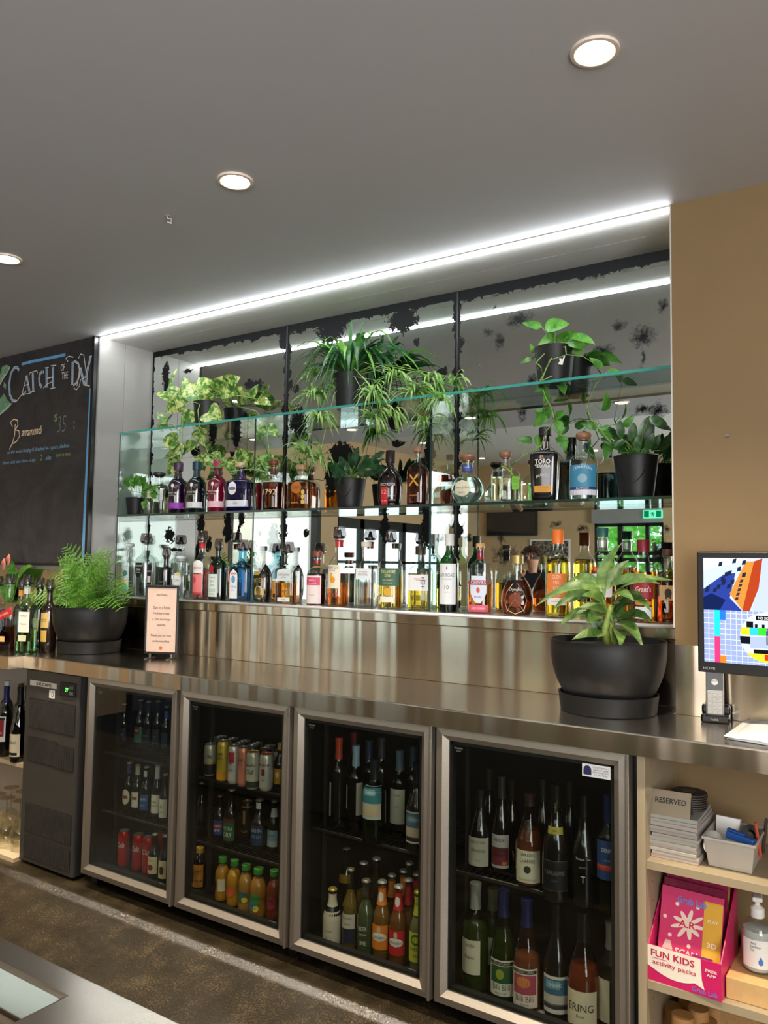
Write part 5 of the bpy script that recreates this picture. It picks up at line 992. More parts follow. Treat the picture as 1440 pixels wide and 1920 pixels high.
spirit('dark bottle with two gold labels beside the fern pot', 95, 1086, 28, 'round', y=-.20, shell=('solid', (30, 16, 10)), cap=PR, labels=[dict(z=(.38, .62), w=.7, c=(226, 190, 110), t=[('XO', .5, .014, None, (90, 50, 20))]), dict(z=(.16, .34), w=.5, c=(222, 176, 80))], **LB)
spirit('bottle cut off by the left edge of the picture on the counter', -3, 1080, 34, 'tall', y=-.22, liq=(120, 60, 24), fill=.6, cap=PR, labels=[dict(z=(.3, .6), w=.8, c=(226, 220, 206))], **LB)
# ---- wine under the left counter
def inshelf(desc, u, vt, vb, wpx, kind, zs, cat='bottle', group=None, y=None, **k):
    """stand a thing on the shelf level zs where its foot shows in the picture"""
    if y is None: y = max(-.275, min(.06, atz(u, vb, zs).y))
    p = at(u, vt, y); d = (Vector((p.x, y, zs)) - CAMPOS).dot(FWD)
    if isinstance(k.get('liq'), tuple): k['liq'] = LIQ2(k['liq'])
    return bottle(desc, cat, Vector((p.x, y, zs)), p.z - zs, wpx * 1.10 * d / FPX, kind, group=group, **k)
WL = dict(group='wine bottles under the left counter', name='wine_bottle')
BKW = ('solid', (12, 13, 12))
inshelf('red wine bottle with red and white label and blue capsule, shelf under the left counter', 13, 1287, 1416, 22, 'bordeaux', .438, y=-.24, shell=BKW, cap=('capsule', (24, 34, 80), .24), labels=[dict(z=(.22, .58), w=.85, c=(232, 228, 220), shapes=[('rect', .2, .86, .62, (140, 36, 44), 0), ('rect', .86, .96, .7, (30, 30, 30), 0)], t=[('RED', .34, .010, None, (220, 190, 190))])], **WL)
inshelf('wine bottle with cream label reading RING and black capsule, shelf under the left counter', 39, 1288, 1423, 27, 'burgundy', .438, y=-.26, shell=THIN((66, 58, 26), .9, .01, .06), liq=(110, 80, 30), fill=.5, cap=('capsule', (12, 12, 14), .24), labels=[dict(z=(.08, .38), w=.95, c=(238, 220, 184), shapes=[('rect', .06, .18, .75, (24, 20, 18), -.1)], t=[('RING', .62, .013, 1.0, (34, 26, 22))])], **WL)
for (u_, vt, y_, c_, q_) in [(14, 1277, -.12, (190, 190, 190), 'black and white banded capsule'), (40, 1282, -.12, (60, 50, 48), 'dull brown capsule'), (53, 1286, -.20, (16, 24, 40), 'navy capsule')]:
    inshelf('wine bottle with %s in the back row under the left counter' % q_, u_, vt, 1400, 22, 'bordeaux', .438, y=y_, shell=BKW, cap=('capsule', c_, .22), **WL)
# ============================================================ FRIDGE STOCK
def can(desc, u, vt, vb, wpx, zs, cols, texts=(), y=None, group='cans in the fridge', shapes=(), rot=14, top=(170, 166, 156)):
    if y is None: y = max(-.275, min(.05, atz(u, vb, zs).y))
    p = at(u, vt, y); d = (Vector((p.x, y, zs)) - CAMPOS).dot(FWD); h = p.z - zs; R_ = wpx * d / FPX / 2
    t = thing('drink_can', (p.x, y, zs), desc, 'can', group, math.radians(rot))
    MB().lathe([(R_ * .78, .0), (R_ * .84, .002), (R_ * .99, .010), (R_, .014), (R_, h - .016), (R_ * .97, h - .012), (R_ * .84, h - .003)], 24, cap=False).build('can_body', P(cols, .3, .35), t, smooth='auto')
    MB().lathe([(R_ * .84, h - .003), (R_ * .86, h), (R_ * .82, h), (R_ * .80, h - .004), (.0001, h - .004)], 24, cap=False).build('can_lid', P(top, .3, .8), t, smooth='auto')
    MB().box(-.006, .006, -.010, .012, h - .0035, h - .002).build('ring_pull', P((190, 186, 176), .3, .8), t)
    f = lambda off: (lambda a, z: ((R_ + off) * math.sin(a / R_), -(R_ + off) * math.cos(a / R_), z))
    for (z0, z1, hw, c) in shapes:
        m = MB(); g = f(.0004); n = 10; m.add([g((2 * i / n - 1) * hw * R_, z * h) for z in (z0, z1) for i in range(n + 1)], [(i, i + 1, n + 2 + i, n + 1 + i) for i in range(n)]); m.build('print_block', P(c, .4), t, smooth=True)
    for (s, v, th, wd, c, sh) in texts:
        m = MB(); text_mb(m, s, f(.0008), 0, v * h, th, wd * R_ if wd else None, shear=sh, off=.01); m.build('print', P(c, .4), t)
    return t
F = [dict(s=[.571, .328, .101]), dict(s=[.555, .312, .101]), dict(s=[.470, .101]), dict(s=[.448, .101])]
BEER = dict(group='beer bottles in the fridge', name='beer_bottle', cat='bottle')
DKB = THIN((58, 34, 16), .9, .01, .06); BLKB = ('solid', (16, 14, 13))
def bt(desc, u, vt, vb, w, zs, shell, lab, cap=('crown', (150, 140, 120)), liq=None, kind='beer', fill=.62, **k):
    kk = dict(BEER); kk.update(k); return inshelf(desc, u, vt, vb, w, kind, zs, shell=shell, liq=liq, fill=fill, cap=cap, labels=lab, **kk)
# door 1 (left): top row
z = .572
bt('beer bottle with dark blue label, first on the top shelf behind the leftmost door', 234, 1318, 1400, 17, z, BLKB, [dict(z=(.15, .45), w=1.0, c=(22, 34, 64), t=[('DRY', .5, .008, None, (190, 190, 190))])])
bt('beer bottle with red white and green label, top shelf behind the leftmost door', 264, 1311, 1403, 18, z, BLKB, [dict(z=(.14, .46), w=1.0, c=(60, 110, 80), shapes=[('rect', .5, 1, .9, (110, 36, 40), -.4)], t=[('N', .75, .010, None, WH)])])
bt('plain dark beer bottle third from the left, top shelf behind the leftmost door', 279, 1314, 1404, 17, z, BLKB, [dict(z=(.14, .44), w=1.0, c=(34, 40, 48), t=[('LAGER', .5, .006, None, (150, 150, 150))])])
bt('dark beer bottle with small grey marks, top shelf behind the leftmost door', 297, 1313, 1407, 17, z, BLKB, [dict(z=(.14, .44), w=.9, c=(50, 54, 58), t=[('ALE', .5, .006, None, (180, 180, 170))])])
bt('dark beer bottle with blue neck, right of the top shelf behind the leftmost door', 313, 1323, 1411, 16, z, BLKB, [dict(z=(.74, .9), w=1.3, c=(50, 90, 150)), dict(z=(.14, .44), w=.9, c=(40, 60, 70))])
z = .329
bt('beer bottle with oval white label and blue foil, middle shelf behind the leftmost door', 243, 1428, 1522, 19, z, BLKB, [dict(z=(.16, .48), w=.85, c=(196, 192, 176), s='oval', shapes=[('rect', .4, .6, .5, (150, 60, 50), 0)]), dict(z=(.78, .97), w=1.6, c=(60, 80, 130), name='neck_foil')])
bt('beer bottle with square white label and pale foil, middle shelf behind the leftmost door', 259, 1432, 1526, 18, z, BLKB, [dict(z=(.15, .46), w=.85, c=(206, 200, 180), shapes=[('rect', .5, .7, .6, (150, 90, 60), 0)]), dict(z=(.80, .97), w=1.6, c=(206, 200, 170), name='neck_foil')])
bt('beer bottle with blue label reading HAHN, middle shelf behind the leftmost door', 275, 1436, 1530, 19, z, BLKB, [dict(z=(.14, .46), w=1.0, c=(50, 84, 130), t=[('HAHN', .68, .012, 1.4, (214, 220, 226)), ('DRY', .3, .008, .8, (150, 190, 220))]), dict(z=(.8, .92), w=.4, c=(214, 214, 206))])
bt('beer bottle with tall white label and white neck foil, middle shelf behind the leftmost door', 296, 1432, 1535, 18, z, THIN((40, 62, 34), .9, .01, .06), [dict(z=(.12, .46), w=1.0, c=(210, 206, 184), t=[('PURE', .6, .008, None, (60, 80, 60)), ('BLONDE', .4, .007, None, (60, 80, 60))]), dict(z=(.74, .97), w=1.6, c=(206, 204, 190), name='neck_foil')])
bt('beer bottle with white label cut by the door frame, middle shelf behind the leftmost door', 311, 1450, 1542, 19, z, DKB, [dict(z=(.12, .50), w=1.0, c=(214, 208, 190), t=[('Ed', .6, .012, None, (60, 50, 50)), ('LIGHT', .3, .006, None, (60, 50, 50))])])
z = .101; CK = (196, 24, 26)
for (u_, vt, vb, q_) in [(233, 1556, 1623, 'leftmost red cola can'), (260, 1563, 1631, 'red cola can in the middle of the row'), (279, 1568, 1638, 'red cola can beside the brown bottle')]:
    can(q_ + ', bottom of the leftmost fridge section', u_, vt, vb, 21, z, CK, [('Cola' if u_ != 279 else 'Co', .62, .022, 1.5, (226, 220, 214), .35)])
can('red can behind the front cans, bottom of the leftmost fridge section', 305, 1560, 1630, 20, z, (190, 40, 30), y=-.12)
bt('brown ginger beer bottle with cream label, bottom of the leftmost fridge section', 291, 1562, 1647, 21, z, DKB, [dict(z=(.14, .52), w=1.05, c=(222, 204, 160), shapes=[('oval', .2, .55, .5, (120, 34, 40), -.1)], t=[('GINGER', .78, .006, .9, (100, 40, 30)), ])], liq=(80, 40, 20))
bt('brown bottle with cream label cut by the door frame, bottom of the leftmost fridge section', 311, 1565, 1655, 21, z, DKB, [dict(z=(.12, .50), w=1.05, c=(222, 204, 160), shapes=[('oval', .2, .7, .4, (80, 34, 30), 0)])], liq=(80, 40, 20))
# door 2
z = .556
can('dark and cream can marked -196, top shelf behind the second door', 395, 1394, 1453, 23, z, (196, 188, 160), [('-196', .62, .016, 1.3, (30, 30, 30), 0)], shapes=[(.06, .38, 1.5, (30, 30, 28)), (.40, .44, 1.5, (190, 150, 40))], rot=20)
can('tall yellow hard lemon can, top shelf behind the second door', 419, 1388, 1463, 23, z, (210, 178, 60), [('HARD', .68, .011, 1.0, (60, 50, 20), 0), ('SOLO', .58, .011, 1.0, (60, 50, 20), 0)], shapes=[(.04, .25, 1.5, (206, 140, 30))])
can('white and red hard seltzer can, top shelf behind the second door', 439, 1397, 1468, 22, z, (214, 208, 196), [('HARD', .62, .009, .9, (40, 40, 40), 0), ('FIT', .53, .009, .6, (40, 40, 40), 0), ('RASP', .36, .006, None, (60, 50, 50), 0)], shapes=[(.56, .84, .6, (190, 50, 60))])
can('peach coloured seltzer can, top shelf behind the second door', 457, 1400, 1473, 21, z, (222, 140, 110), [('HARD', .68, .010, .9, (60, 40, 40), 0)])
can('white can with Canadian Club script, top shelf behind the second door', 475, 1408, 1478, 26, z, (198, 190, 170), [('Canadian', .66, .013, 1.7, (40, 36, 34), .3), ('Club', .48, .017, 1.2, (40, 36, 34), .3)], shapes=[(.06, .22, 1.5, (40, 52, 40))], top=(206, 170, 90))
can('white bourbon and cola can with red seal, top shelf behind the second door', 500, 1412, 1481, 26, z, (206, 198, 182), [('JIM BEAM', .70, .011, 1.7, (60, 44, 44), 0), ('COLA', .3, .007, .6, (120, 60, 60), 0)], shapes=[(.42, .60, .25, (130, 40, 40))], top=(210, 130, 90))
bt('dark bottle with yellow label cut by the door frame, top shelf behind the second door', 526, 1392, 1478, 21, z, BLKB, [dict(z=(.12, .46), w=1.0, c=(216, 160, 40), shapes=[('oval', .4, .8, .3, (240, 230, 200), 0)]), dict(z=(.85, .97), w=1.5, c=(220, 150, 40), name='neck_foil')])
r = random.Random(4)
for row, (yy, vt) in enumerate([(-.13, 1394), (-.065, 1390), (.0, 1387)]):
    for q in range(6):
        xx = at(402, 1400, yy).x + q * .068 + row * .02
        if xx > -1.235: continue
        t = can('silver topped can, %s row, %s from left, top shelf behind second door' % (ORD[row + 1], ORD[q]), 450, vt, 1440, 24, z, [(60, 60, 58), (170, 160, 140), (90, 60, 40), (40, 60, 70)][(q + row) % 4], y=yy, group='cans in the back rows of the second fridge section'); t.location.x = xx; 
z = .313
bt('beer bottle with blue and red label reading NEW, middle shelf behind the second door', 413, 1490, 1573, 20, z, BLKB, [dict(z=(.12, .46), w=1.05, c=(40, 70, 120), shapes=[('rect', .5, .75, 1.0, (170, 50, 54), 0)], t=[('NEW', .32, .010, 1.3, (226, 226, 226)), ('TOOHEYS', .62, .006, 1.3, (230, 220, 220))])], cap=('crown', (120, 60, 90)))
bt('beer bottle with green EXTRA DRY label, middle shelf behind the second door', 435, 1478, 1579, 25, z, BLKB, [dict(z=(.06, .40), w=1.0, c=(48, 92, 60), t=[('EXTRA', .68, .013, 1.4, (220, 226, 206)), ('DRY', .34, .017, 1.3, (220, 226, 206))]), dict(z=(.40, .47), w=1.0, c=(96, 40, 30))])
can('black and gold stout can with harp, middle shelf behind the second door', 464, 1502, 1571, 24, z, (30, 24, 22), [('STOUT', .22, .008, 1.2, (190, 180, 150), 0)], shapes=[(.42, .78, .2, (170, 130, 70)), (.86, .90, 1.5, (150, 110, 60))], top=(176, 140, 80))
bt('beer bottle with dark blue label reading HAHN SUPER DRY, middle shelf behind the second door', 487, 1497, 1591, 27, z, BLKB, [dict(z=(.10, .50), w=1.0, c=(40, 58, 90), t=[('HAHN', .76, .014, 1.6, (214, 220, 226)), ('SUPER DRY', .45, .009, 1.6, (140, 180, 220))]), dict(z=(.82, .95), w=.4, c=(214, 214, 206))])
bt('green beer bottle with blue and white label, middle shelf behind the second door', 515, 1500, 1592, 22, z, THIN((44, 110, 60), .9, .01, .06), [dict(z=(.08, .42), w=1.05, c=(150, 190, 200), shapes=[('rect', .0, .35, 1.0, (206, 214, 206), 0)], t=[('LAGER', .7, .008, 1.2, (40, 80, 120))]), dict(z=(.68, .86), w=1.4, c=(206, 206, 196), name='neck_foil')], liq=(60, 120, 60))
bt('dark bottle at the left of the middle shelf behind the second door', 379, 1466, 1560, 18, z, BLKB, [dict(z=(.2, .5), w=1.0, c=(40, 38, 34))], y=-.14)
z = .101
bt('short orange soft drink bottle at the left, bottom of the second fridge section', 375, 1588, 1662, 25, z, THIN((170, 90, 30), .8, .01, .06), [dict(z=(.04, .62), w=1.1, c=(214, 140, 50), t=[('JUICE', .6, .008, .9, (120, 50, 20))])], kind='juice', cap=('lid', (220, 170, 70)), name='juice_bottle', group='juice bottles in the fridge')
for (u_, vt, vb, w_, col, lab, q_) in [(418, 1606, 1687, 26, (236, 164, 40), [dict(z=(.25, .55), w=.5, c=(226, 210, 180), u=.4)], 'orange juice bottle at the back left'), (440, 1612, 1697, 26, (240, 170, 40), [dict(z=(.22, .46), w=.7, c=(226, 96, 60), s='oval', u=-.2)], 'orange juice bottle with a red fruit label'), (462, 1620, 1709, 27, (206, 150, 70), [dict(z=(.24, .48), w=.9, c=(60, 110, 90), s='oval'), dict(z=(.24, .36), w=.4, c=(226, 196, 70), s='oval', u=.3)], 'apple juice bottle with a green and yellow label'), (485, 1627, 1719, 30, (206, 140, 50), [dict(z=(.28, .54), w=.6, c=(70, 140, 70), s='oval', u=.1), dict(z=(.18, .38), w=.6, c=(40, 120, 140), s='oval', u=-.3), dict(z=(.16, .30), w=.35, c=(232, 200, 70), s='oval', u=.2)], 'apple juice bottle with green and blue round labels'), (515, 1631, 1721, 28, (150, 60, 30), [dict(z=(.22, .5), w=.8, c=(150, 50, 60), s='oval')], 'dark apple juice bottle cut by the door frame')]:
    bt(q_ + ', bottom of the second fridge section', u_, vt, vb, w_, z, THIN((236, 236, 226), .9, .01, .05), lab, kind='juice', cap=('lid', (70, 150, 60)), liq=P(col, .3), fill=.82, name='juice_bottle', group='juice bottles in the fridge')
# door 3: wine above
z = .471; WN_ = dict(group='wine bottles in the fridge', name='wine_bottle', cat='bottle')
def wine(desc, u, vt, vb, w, zs, kind, shell, capc, lab, liq=None, cl=.24, fill=.6, y=None, **k):
    return inshelf(desc, u, vt, vb, w, kind, zs, y=y, shell=shell, liq=liq, fill=fill, cap=('capsule', capc, cl), labels=lab, group='wine bottles in the fridge', name='wine_bottle', **k)
wine('wine bottle with orange red capsule and side turned white label, third fridge section', 636, 1383, 1548, 30, z, 'bordeaux', BLKB, (190, 70, 40), [dict(z=(.12, .50), w=.35, c=(200, 196, 180), u=-.9)])
wine('wine bottle with pale blue capsule and label on its edge, third fridge section', 668, 1398, 1556, 31, z, 'bordeaux', DKGREEN, (150, 176, 190), [dict(z=(.26, .54), w=.18, c=(210, 204, 184), u=-.9), dict(z=(.20, .58), w=.4, c=(206, 200, 180), u=.85)], liq=(60, 70, 30))
wine('wine bottle with blue and sand painted label, top shelf of the third fridge section', 703, 1424, 1577, 40, z, 'bordeaux', THIN((60, 110, 84), .9, .01, .06), (30, 34, 40), [dict(z=(.30, .70), w=.98, c=(176, 196, 186), shapes=[('rect', .48, .95, .96, (58, 124, 132), 0), ('rect', .08, .46, .96, (196, 178, 146), 0), ('rect', .72, .90, .55, (120, 170, 176), -.2)], t=[('KINNAIRD', .80, .008, .95, (226, 230, 226))])], liq=(150, 190, 140))
wine('wine bottle with plain white label and grey blue capsule, third fridge section', 750, 1407, 1564, 33, z, 'bordeaux', DKGREEN, (90, 110, 124), [dict(z=(.15, .56), w=.9, c=(206, 200, 176), t=[('Tavanti', .84, .008, .8, (70, 60, 50)), ('WINE', .5, .005, None, (130, 120, 100))])], liq=(90, 100, 44))
wine('dark bottle with dune picture label at the right, third fridge section', 783, 1430, 1592, 38, z, 'burgundy', BLKB, (24, 26, 28), [dict(z=(.10, .46), w=1.0, c=(206, 204, 190), shapes=[('rect', .5, .95, .96, (80, 112, 130), 0), ('rect', .18, .5, .96, (196, 176, 150), 0), ('rect', .06, .2, .96, (50, 44, 40), 0), ('rect', .66, .86, .5, (120, 150, 160), -.3)], t=[('KINNAIRD', .76, .007, .9, (226, 230, 226))])])
for (u_, vt, c_, q_) in [(664, 1372, (110, 30, 40), 'dark red capsule'), (692, 1388, (40, 60, 84), 'navy capsule'), (716, 1383, (60, 60, 66), 'grey capsule'), (775, 1400, (60, 90, 110), 'steel blue capsule')]:
    wine('wine bottle with %s in the back row, third fridge section' % q_, u_, vt, 1540, 30, z, 'bordeaux', BLKB, c_, [], y=-.10)
z = .101; CI = dict(group='cider and beer bottles in the third fridge section', name='beer_bottle')
bt('bottle wrapped in crinkled white paper, bottom of the third fridge section', 624, 1664, 1770, 31, z, BLKB, [dict(z=(.03, .62), w=3.0, c=(206, 196, 172), nu=24, t=[('bitters', .45, .008, .8, (50, 46, 44)), ('AROMATIC', .25, .004, .8, (110, 100, 90))]), dict(z=(.70, .92), w=3.0, nu=20, c=(206, 196, 172), name='neck_foil')], cap=('crown', (200, 170, 80)), **CI)
bt('clear lager bottle with white and navy corona label, bottom of the third fridge section', 658, 1627, 1778, 27, z, M_SHELL, [dict(z=(.28, .46), w=1.0, c=(200, 196, 176), t=[('Corona,', .72, .010, 1.3, (40, 40, 60)), ('Extra', .32, .008, .8, (40, 40, 60))]), dict(z=(.10, .27), w=1.0, c=(36, 40, 62))], liq=(200, 160, 60), fill=.72, **CI)
bt('clear bottle with white printed letters, bottom of the third fridge section', 687, 1648, 1786, 31, z, THIN((206, 216, 196), .9, .01, .06), [dict(z=(.10, .42), w=.9, t=[('BEER', .85, .012, 1.0, (226, 226, 214)), ('LEMON', .6, .006, .9, (226, 226, 214)), ('LIME', .25, .012, .8, (226, 226, 214))])], liq=(190, 196, 150), fill=.70, **CI)
for (u_, vt, vb, c_, lq, q_) in [(717, 1650, 1794, (232, 130, 40), (220, 150, 60), 'cider bottle with orange shield label in the front row'), (748, 1659, 1805, (200, 40, 40), (206, 120, 50), 'cider bottle with red shield label in the front row')]:
    bt(q_ + ', third fridge section', u_, vt, vb, 32, z, M_SHELL, [dict(z=(.14, .46), w=1.05, c=c_, shapes=[('oval', .34, .70, .85, (236, 230, 216), 0), ('oval', .66, .96, .2, (214, 190, 160), 0)], t=[('STRONGBOW', .5, .007, 1.4, (30, 40, 40))]), dict(z=(.70, .92), w=1.5, c=c_, name='neck_foil', shapes=[('oval', .2, .8, .3, (232, 220, 206), 0)])], liq=lq, fill=.70, cap=('crown', (206, 204, 200)), **CI)
bt('pear cider bottle with yellow green label, third fridge section', 785, 1669, 1815, 31, z, M_SHELL, [dict(z=(.12, .50), w=1.1, c=(206, 210, 70), shapes=[('oval', .56, .95, .6, (60, 110, 40), 0), ('oval', .64, .87, .42, (206, 210, 70), 0)], t=[('SOMERSBY', .44, .010, 1.5, (30, 60, 30)), ('PEAR', .22, .008, .6, (40, 80, 30))]), dict(z=(.70, .94), w=1.5, c=(196, 204, 60), name='neck_foil', t=[('PEAR', .6, .006, None, (40, 80, 30))])], liq=(214, 206, 140), fill=.66, cap=('crown', (196, 204, 60)), **CI)
for (u_, vt, c_, sh, q_) in [(682, 1615, (190, 190, 184), M_SHELL, 'clear bottle with silver cap'), (706, 1607, (150, 150, 146), BLKB, 'dark bottle with grey cap'), (735, 1638, (232, 140, 50), M_SHELL, 'cider bottle with orange neck'), (757, 1630, (226, 130, 50), M_SHELL, 'cider bottle with pale orange neck'), (766, 1647, (196, 44, 44), M_SHELL, 'cider bottle with red neck'), (768, 1616, (190, 190, 186), BLKB, 'dark bottle with white cap'), (782, 1636, (190, 44, 50), M_SHELL, 'cider bottle with dark red neck')]:
    foil = [dict(z=(.70, .92), w=1.5, c=c_, name='neck_foil')] if sh is M_SHELL and u_ > 700 else []
    bt(q_ + ' in the second row, third fridge section', u_, vt, 1740, 28, z, sh, foil, liq=(196, 130, 60) if sh is M_SHELL else None, cap=('crown', (206, 204, 200)), y=-.15 if u_ != 766 else -.20, **CI)
bt('squat dark bottle with yellow neck band and lime label at the back, third fridge section', 614, 1600, 1700, 28, z, BLKB, [dict(z=(.2, .5), w=.9, c=(34, 44, 30), t=[('LIME', .5, .010, 1.0, (110, 140, 60))]), dict(z=(.5, .62), w=.9, c=(200, 150, 50))], y=-.06, **CI)
bt('squat dark bottle with gold neck band at the back, third fridge section', 650, 1588, 1690, 26, z, BLKB, [dict(z=(.5, .62), w=.9, c=(200, 150, 50))], y=-.04, **CI)
# door 4
p_ = atz(1000, 1893, .103); m = MB(); m.add([(-.055, .004, 0), (-.02, -.012, .002), (.03, -.014, .001), (.05, -.018, 0), (.045, .004, .003), (.02, .010, .001), (-.03, .012, .004), (-.05, .012, .001)], [tuple(range(8))]); o_ = m.build('paper_scrap', WHITE); o_.location = (p_.x, max(p_.y, -.285), .1025); sd_ = o_.modifiers.new('thick', 'SOLIDIFY'); sd_.thickness = .0005; tag(o_, 'torn scrap of white paper on the floor of the fourth fridge section', 'paper')
z = .449
wine('white wine with cream label at the left, top shelf of the fourth fridge section', 901, 1478, 1624, 42, z, 'burgundy', BLKB, (30, 30, 30), [dict(z=(.05, .41), w=.95, c=(206, 198, 176), t=[('NERVOSA', .84, .009, 1.2, (80, 70, 60)), ('Almonds', .56, .012, 1.2, (60, 54, 50)), ('WINE', .2, .005, None, (140, 130, 110))])])
wine('wine with vineyard picture label, top shelf of the fourth fridge section', 941, 1455, 1630, 36, z, 'burgundy', BLKB, (50, 50, 50), [dict(z=(.05, .40), w=.95, c=(206, 194, 184), shapes=[('rect', .08, .62, .9, (130, 50, 54), 0), ('rect', .34, .62, .9, (170, 90, 96), 0), ('rect', .1, .2, .25, (214, 120, 50), .5)], t=[('ARRAS', .84, .010, 1.2, (70, 60, 60))])])
wine('rosé wine bottle with cream label and etching, top shelf of the fourth fridge section', 993, 1486, 1655, 48, z, 'burgundy', THIN((240, 214, 196), .9, .01, .06), (60, 40, 34), [dict(z=(.05, .40), w=.98, c=(216, 208, 180), t=[('JARDIN', .86, .011, 1.0, (50, 46, 40)), ('CHARMES', .68, .010, 1.1, (50, 46, 40)), ('RESERVE', .1, .005, 1.2, (110, 100, 90))], shapes=[('oval', .30, .54, .25, (60, 56, 50), 0)])], liq=(206, 140, 96), cl=.14)
wine('tall black sparkling wine bottle with gold neck letters, fourth fridge section', 1043, 1470, 1684, 47, z, 'burgundy', BLKB, (20, 20, 20), [dict(z=(.10, .36), w=1.0, c=(24, 24, 26), shapes=[('rect', .98, 1.0, 1.0, (80, 80, 80), 0), ('rect', .0, .02, 1.0, (80, 80, 80), 0)], t=[('YARRABANK', .6, .012, 1.6, (120, 116, 110)), ('Cuvee', .35, .006, .5, (100, 96, 90))]), dict(z=(.58, .64), w=.6, c=(150, 140, 50), t=[('BIN', .5, .005, None, (30, 30, 20))]), dict(z=(.68, .92), w=.3, rot=PI / 2, t=[('YARRA', .5, .006, None, (150, 140, 60))])], cl=.2)
wine('tall black bottle with a small white letter T, fourth fridge section', 1095, 1490, 1693, 44, z, 'burgundy', ('solid', (8, 8, 8)), (16, 16, 16), [dict(z=(.22, .46), w=.9, t=[('Tempus Two', .9, .008, 1.2, (190, 190, 184)), ('BLANC', .6, .005, .6, (140, 140, 134)), ('T', .15, .018, .35, (190, 190, 184))])], cl=.2)
wine('bottle with deep blue label and red stripe at the right, fourth fridge section', 1141, 1490, 1703, 42, z, 'bordeaux', THIN((70, 96, 50), .9, .01, .06), (34, 60, 110), [dict(z=(.28, .62), w=1.1, c=(38, 66, 110), shapes=[('rect', .30, .38, 1.05, (190, 80, 50), 0), ('rect', .24, .30, 1.05, (170, 50, 60), 0)], t=[('DERING', .76, .010, 1.1, (200, 206, 214)), ('WHITE', .5, .005, .6, (160, 170, 190))])], liq=(120, 140, 70))
for (u_, vt, q_) in [(918, 1440, 'slender'), (960, 1462, 'dull'), (1018, 1460, 'gold necked'), (1068, 1465, 'broad')]:
    wine('%s dark bottle in the back row, top shelf of the fourth fridge section' % q_, u_, vt, 1600, 34, z, 'burgundy', BLKB, (44, 40, 30), [], y=-.10)
z = .101
wine('white wine with side turned cream label and silver capsule, fourth fridge section', 892, 1655, 1852, 45, z, 'bordeaux', WGREEN, (150, 150, 140), [dict(z=(.18, .50), w=.85, c=(214, 208, 180), u=-.25, t=[('HAVEN', .84, .009, .8, (90, 80, 70)), ('Blanc', .5, .010, .8, (70, 60, 54))])], liq=(206, 206, 150), fill=.60)
wine('pale green wine bottle behind the silver capped one, bottom of the fourth fridge section', 924, 1665, 1810, 40, z, 'bordeaux', WGREEN, (120, 126, 100), [dict(z=(.2, .5), w=.7, c=(190, 196, 160))], liq=(190, 200, 130), y=-.14)
wine('green riesling bottle with green painted Bilbi label and navy cap, fourth fridge section', 945, 1668, 1872, 47, z, 'flute', THIN((130, 160, 60), .9, .01, .06), (30, 38, 84), [dict(z=(.08, .40), w=.98, c=(222, 216, 196), shapes=[('rect', .86, .96, .9, (30, 30, 34), 0), ('rect', .36, .84, .86, (40, 84, 44), 0), ('oval', .46, .76, .3, (150, 160, 50), -.1)], t=[('MOUNT LANGI', .91, .006, 1.3, (210, 206, 190)), ('Billi Billi', .25, .016, 1.3, (50, 90, 50)), ('PINOT GRIS', .08, .005, .9, (90, 90, 80))])], liq=(180, 196, 70), fill=.62)
wine('rosé bottle with pink painted Bilbi label and navy cap, fourth fridge section', 988, 1685, 1893, 49, z, 'flute', THIN((240, 216, 198), .9, .01, .06), (30, 34, 84), [dict(z=(.08, .42), w=.98, c=(222, 212, 196), shapes=[('rect', .87, .96, .9, (30, 30, 34), 0), ('rect', .34, .84, .86, (170, 70, 90), 0), ('oval', .5, .8, .5, (206, 130, 70), -.1)], t=[('MOUNT LANGI', .915, .006, 1.3, (210, 206, 190)), ('Billi Billi', .23, .016, 1.3, (120, 40, 60)), ('ROSE', .08, .005, .6, (90, 90, 80))])], liq=(206, 140, 108), fill=.5)
wine('dark bottle with blue sea label and screw cap, bottom of the fourth fridge section', 1044, 1692, 1905, 47, z, 'burgundy', BLKB, (20, 22, 24), [dict(z=(.08, .40), w=1.02, c=(214, 210, 196), shapes=[('rect', .5, .92, .98, (60, 104, 130), 0), ('rect', .22, .5, .98, (190, 186, 170), 0), ('rect', .12, .26, .98, (60, 56, 56), 0), ('rect', .66, .88, .55, (120, 164, 176), -.2)], t=[('KINNAIRD', .77, .009, 1.0, (226, 232, 230))])])
wine('amber rosé bottle with cream label reading ERING, fourth fridge section', 1094, 1708, 1930, 56, z, 'burgundy', THIN((236, 204, 184), .9, .01, .06), (20, 20, 24), [dict(z=(.08, .38), w=1.05, c=(222, 208, 176), u=-.1, t=[('ERING', .55, .020, 1.6, (40, 36, 34)), ('Rosé', .32, .008, .5, (90, 80, 60))])], liq=(206, 124, 84), fill=.55)
wine('wine bottle with half hidden cream label at the right edge, fourth fridge section', 1147, 1728, 1935, 50, z, 'bordeaux', WGREEN, (190, 186, 176), [dict(z=(.14, .52), w=.6, c=(222, 214, 190), u=-.7)], liq=(226, 150, 80), fill=.5)
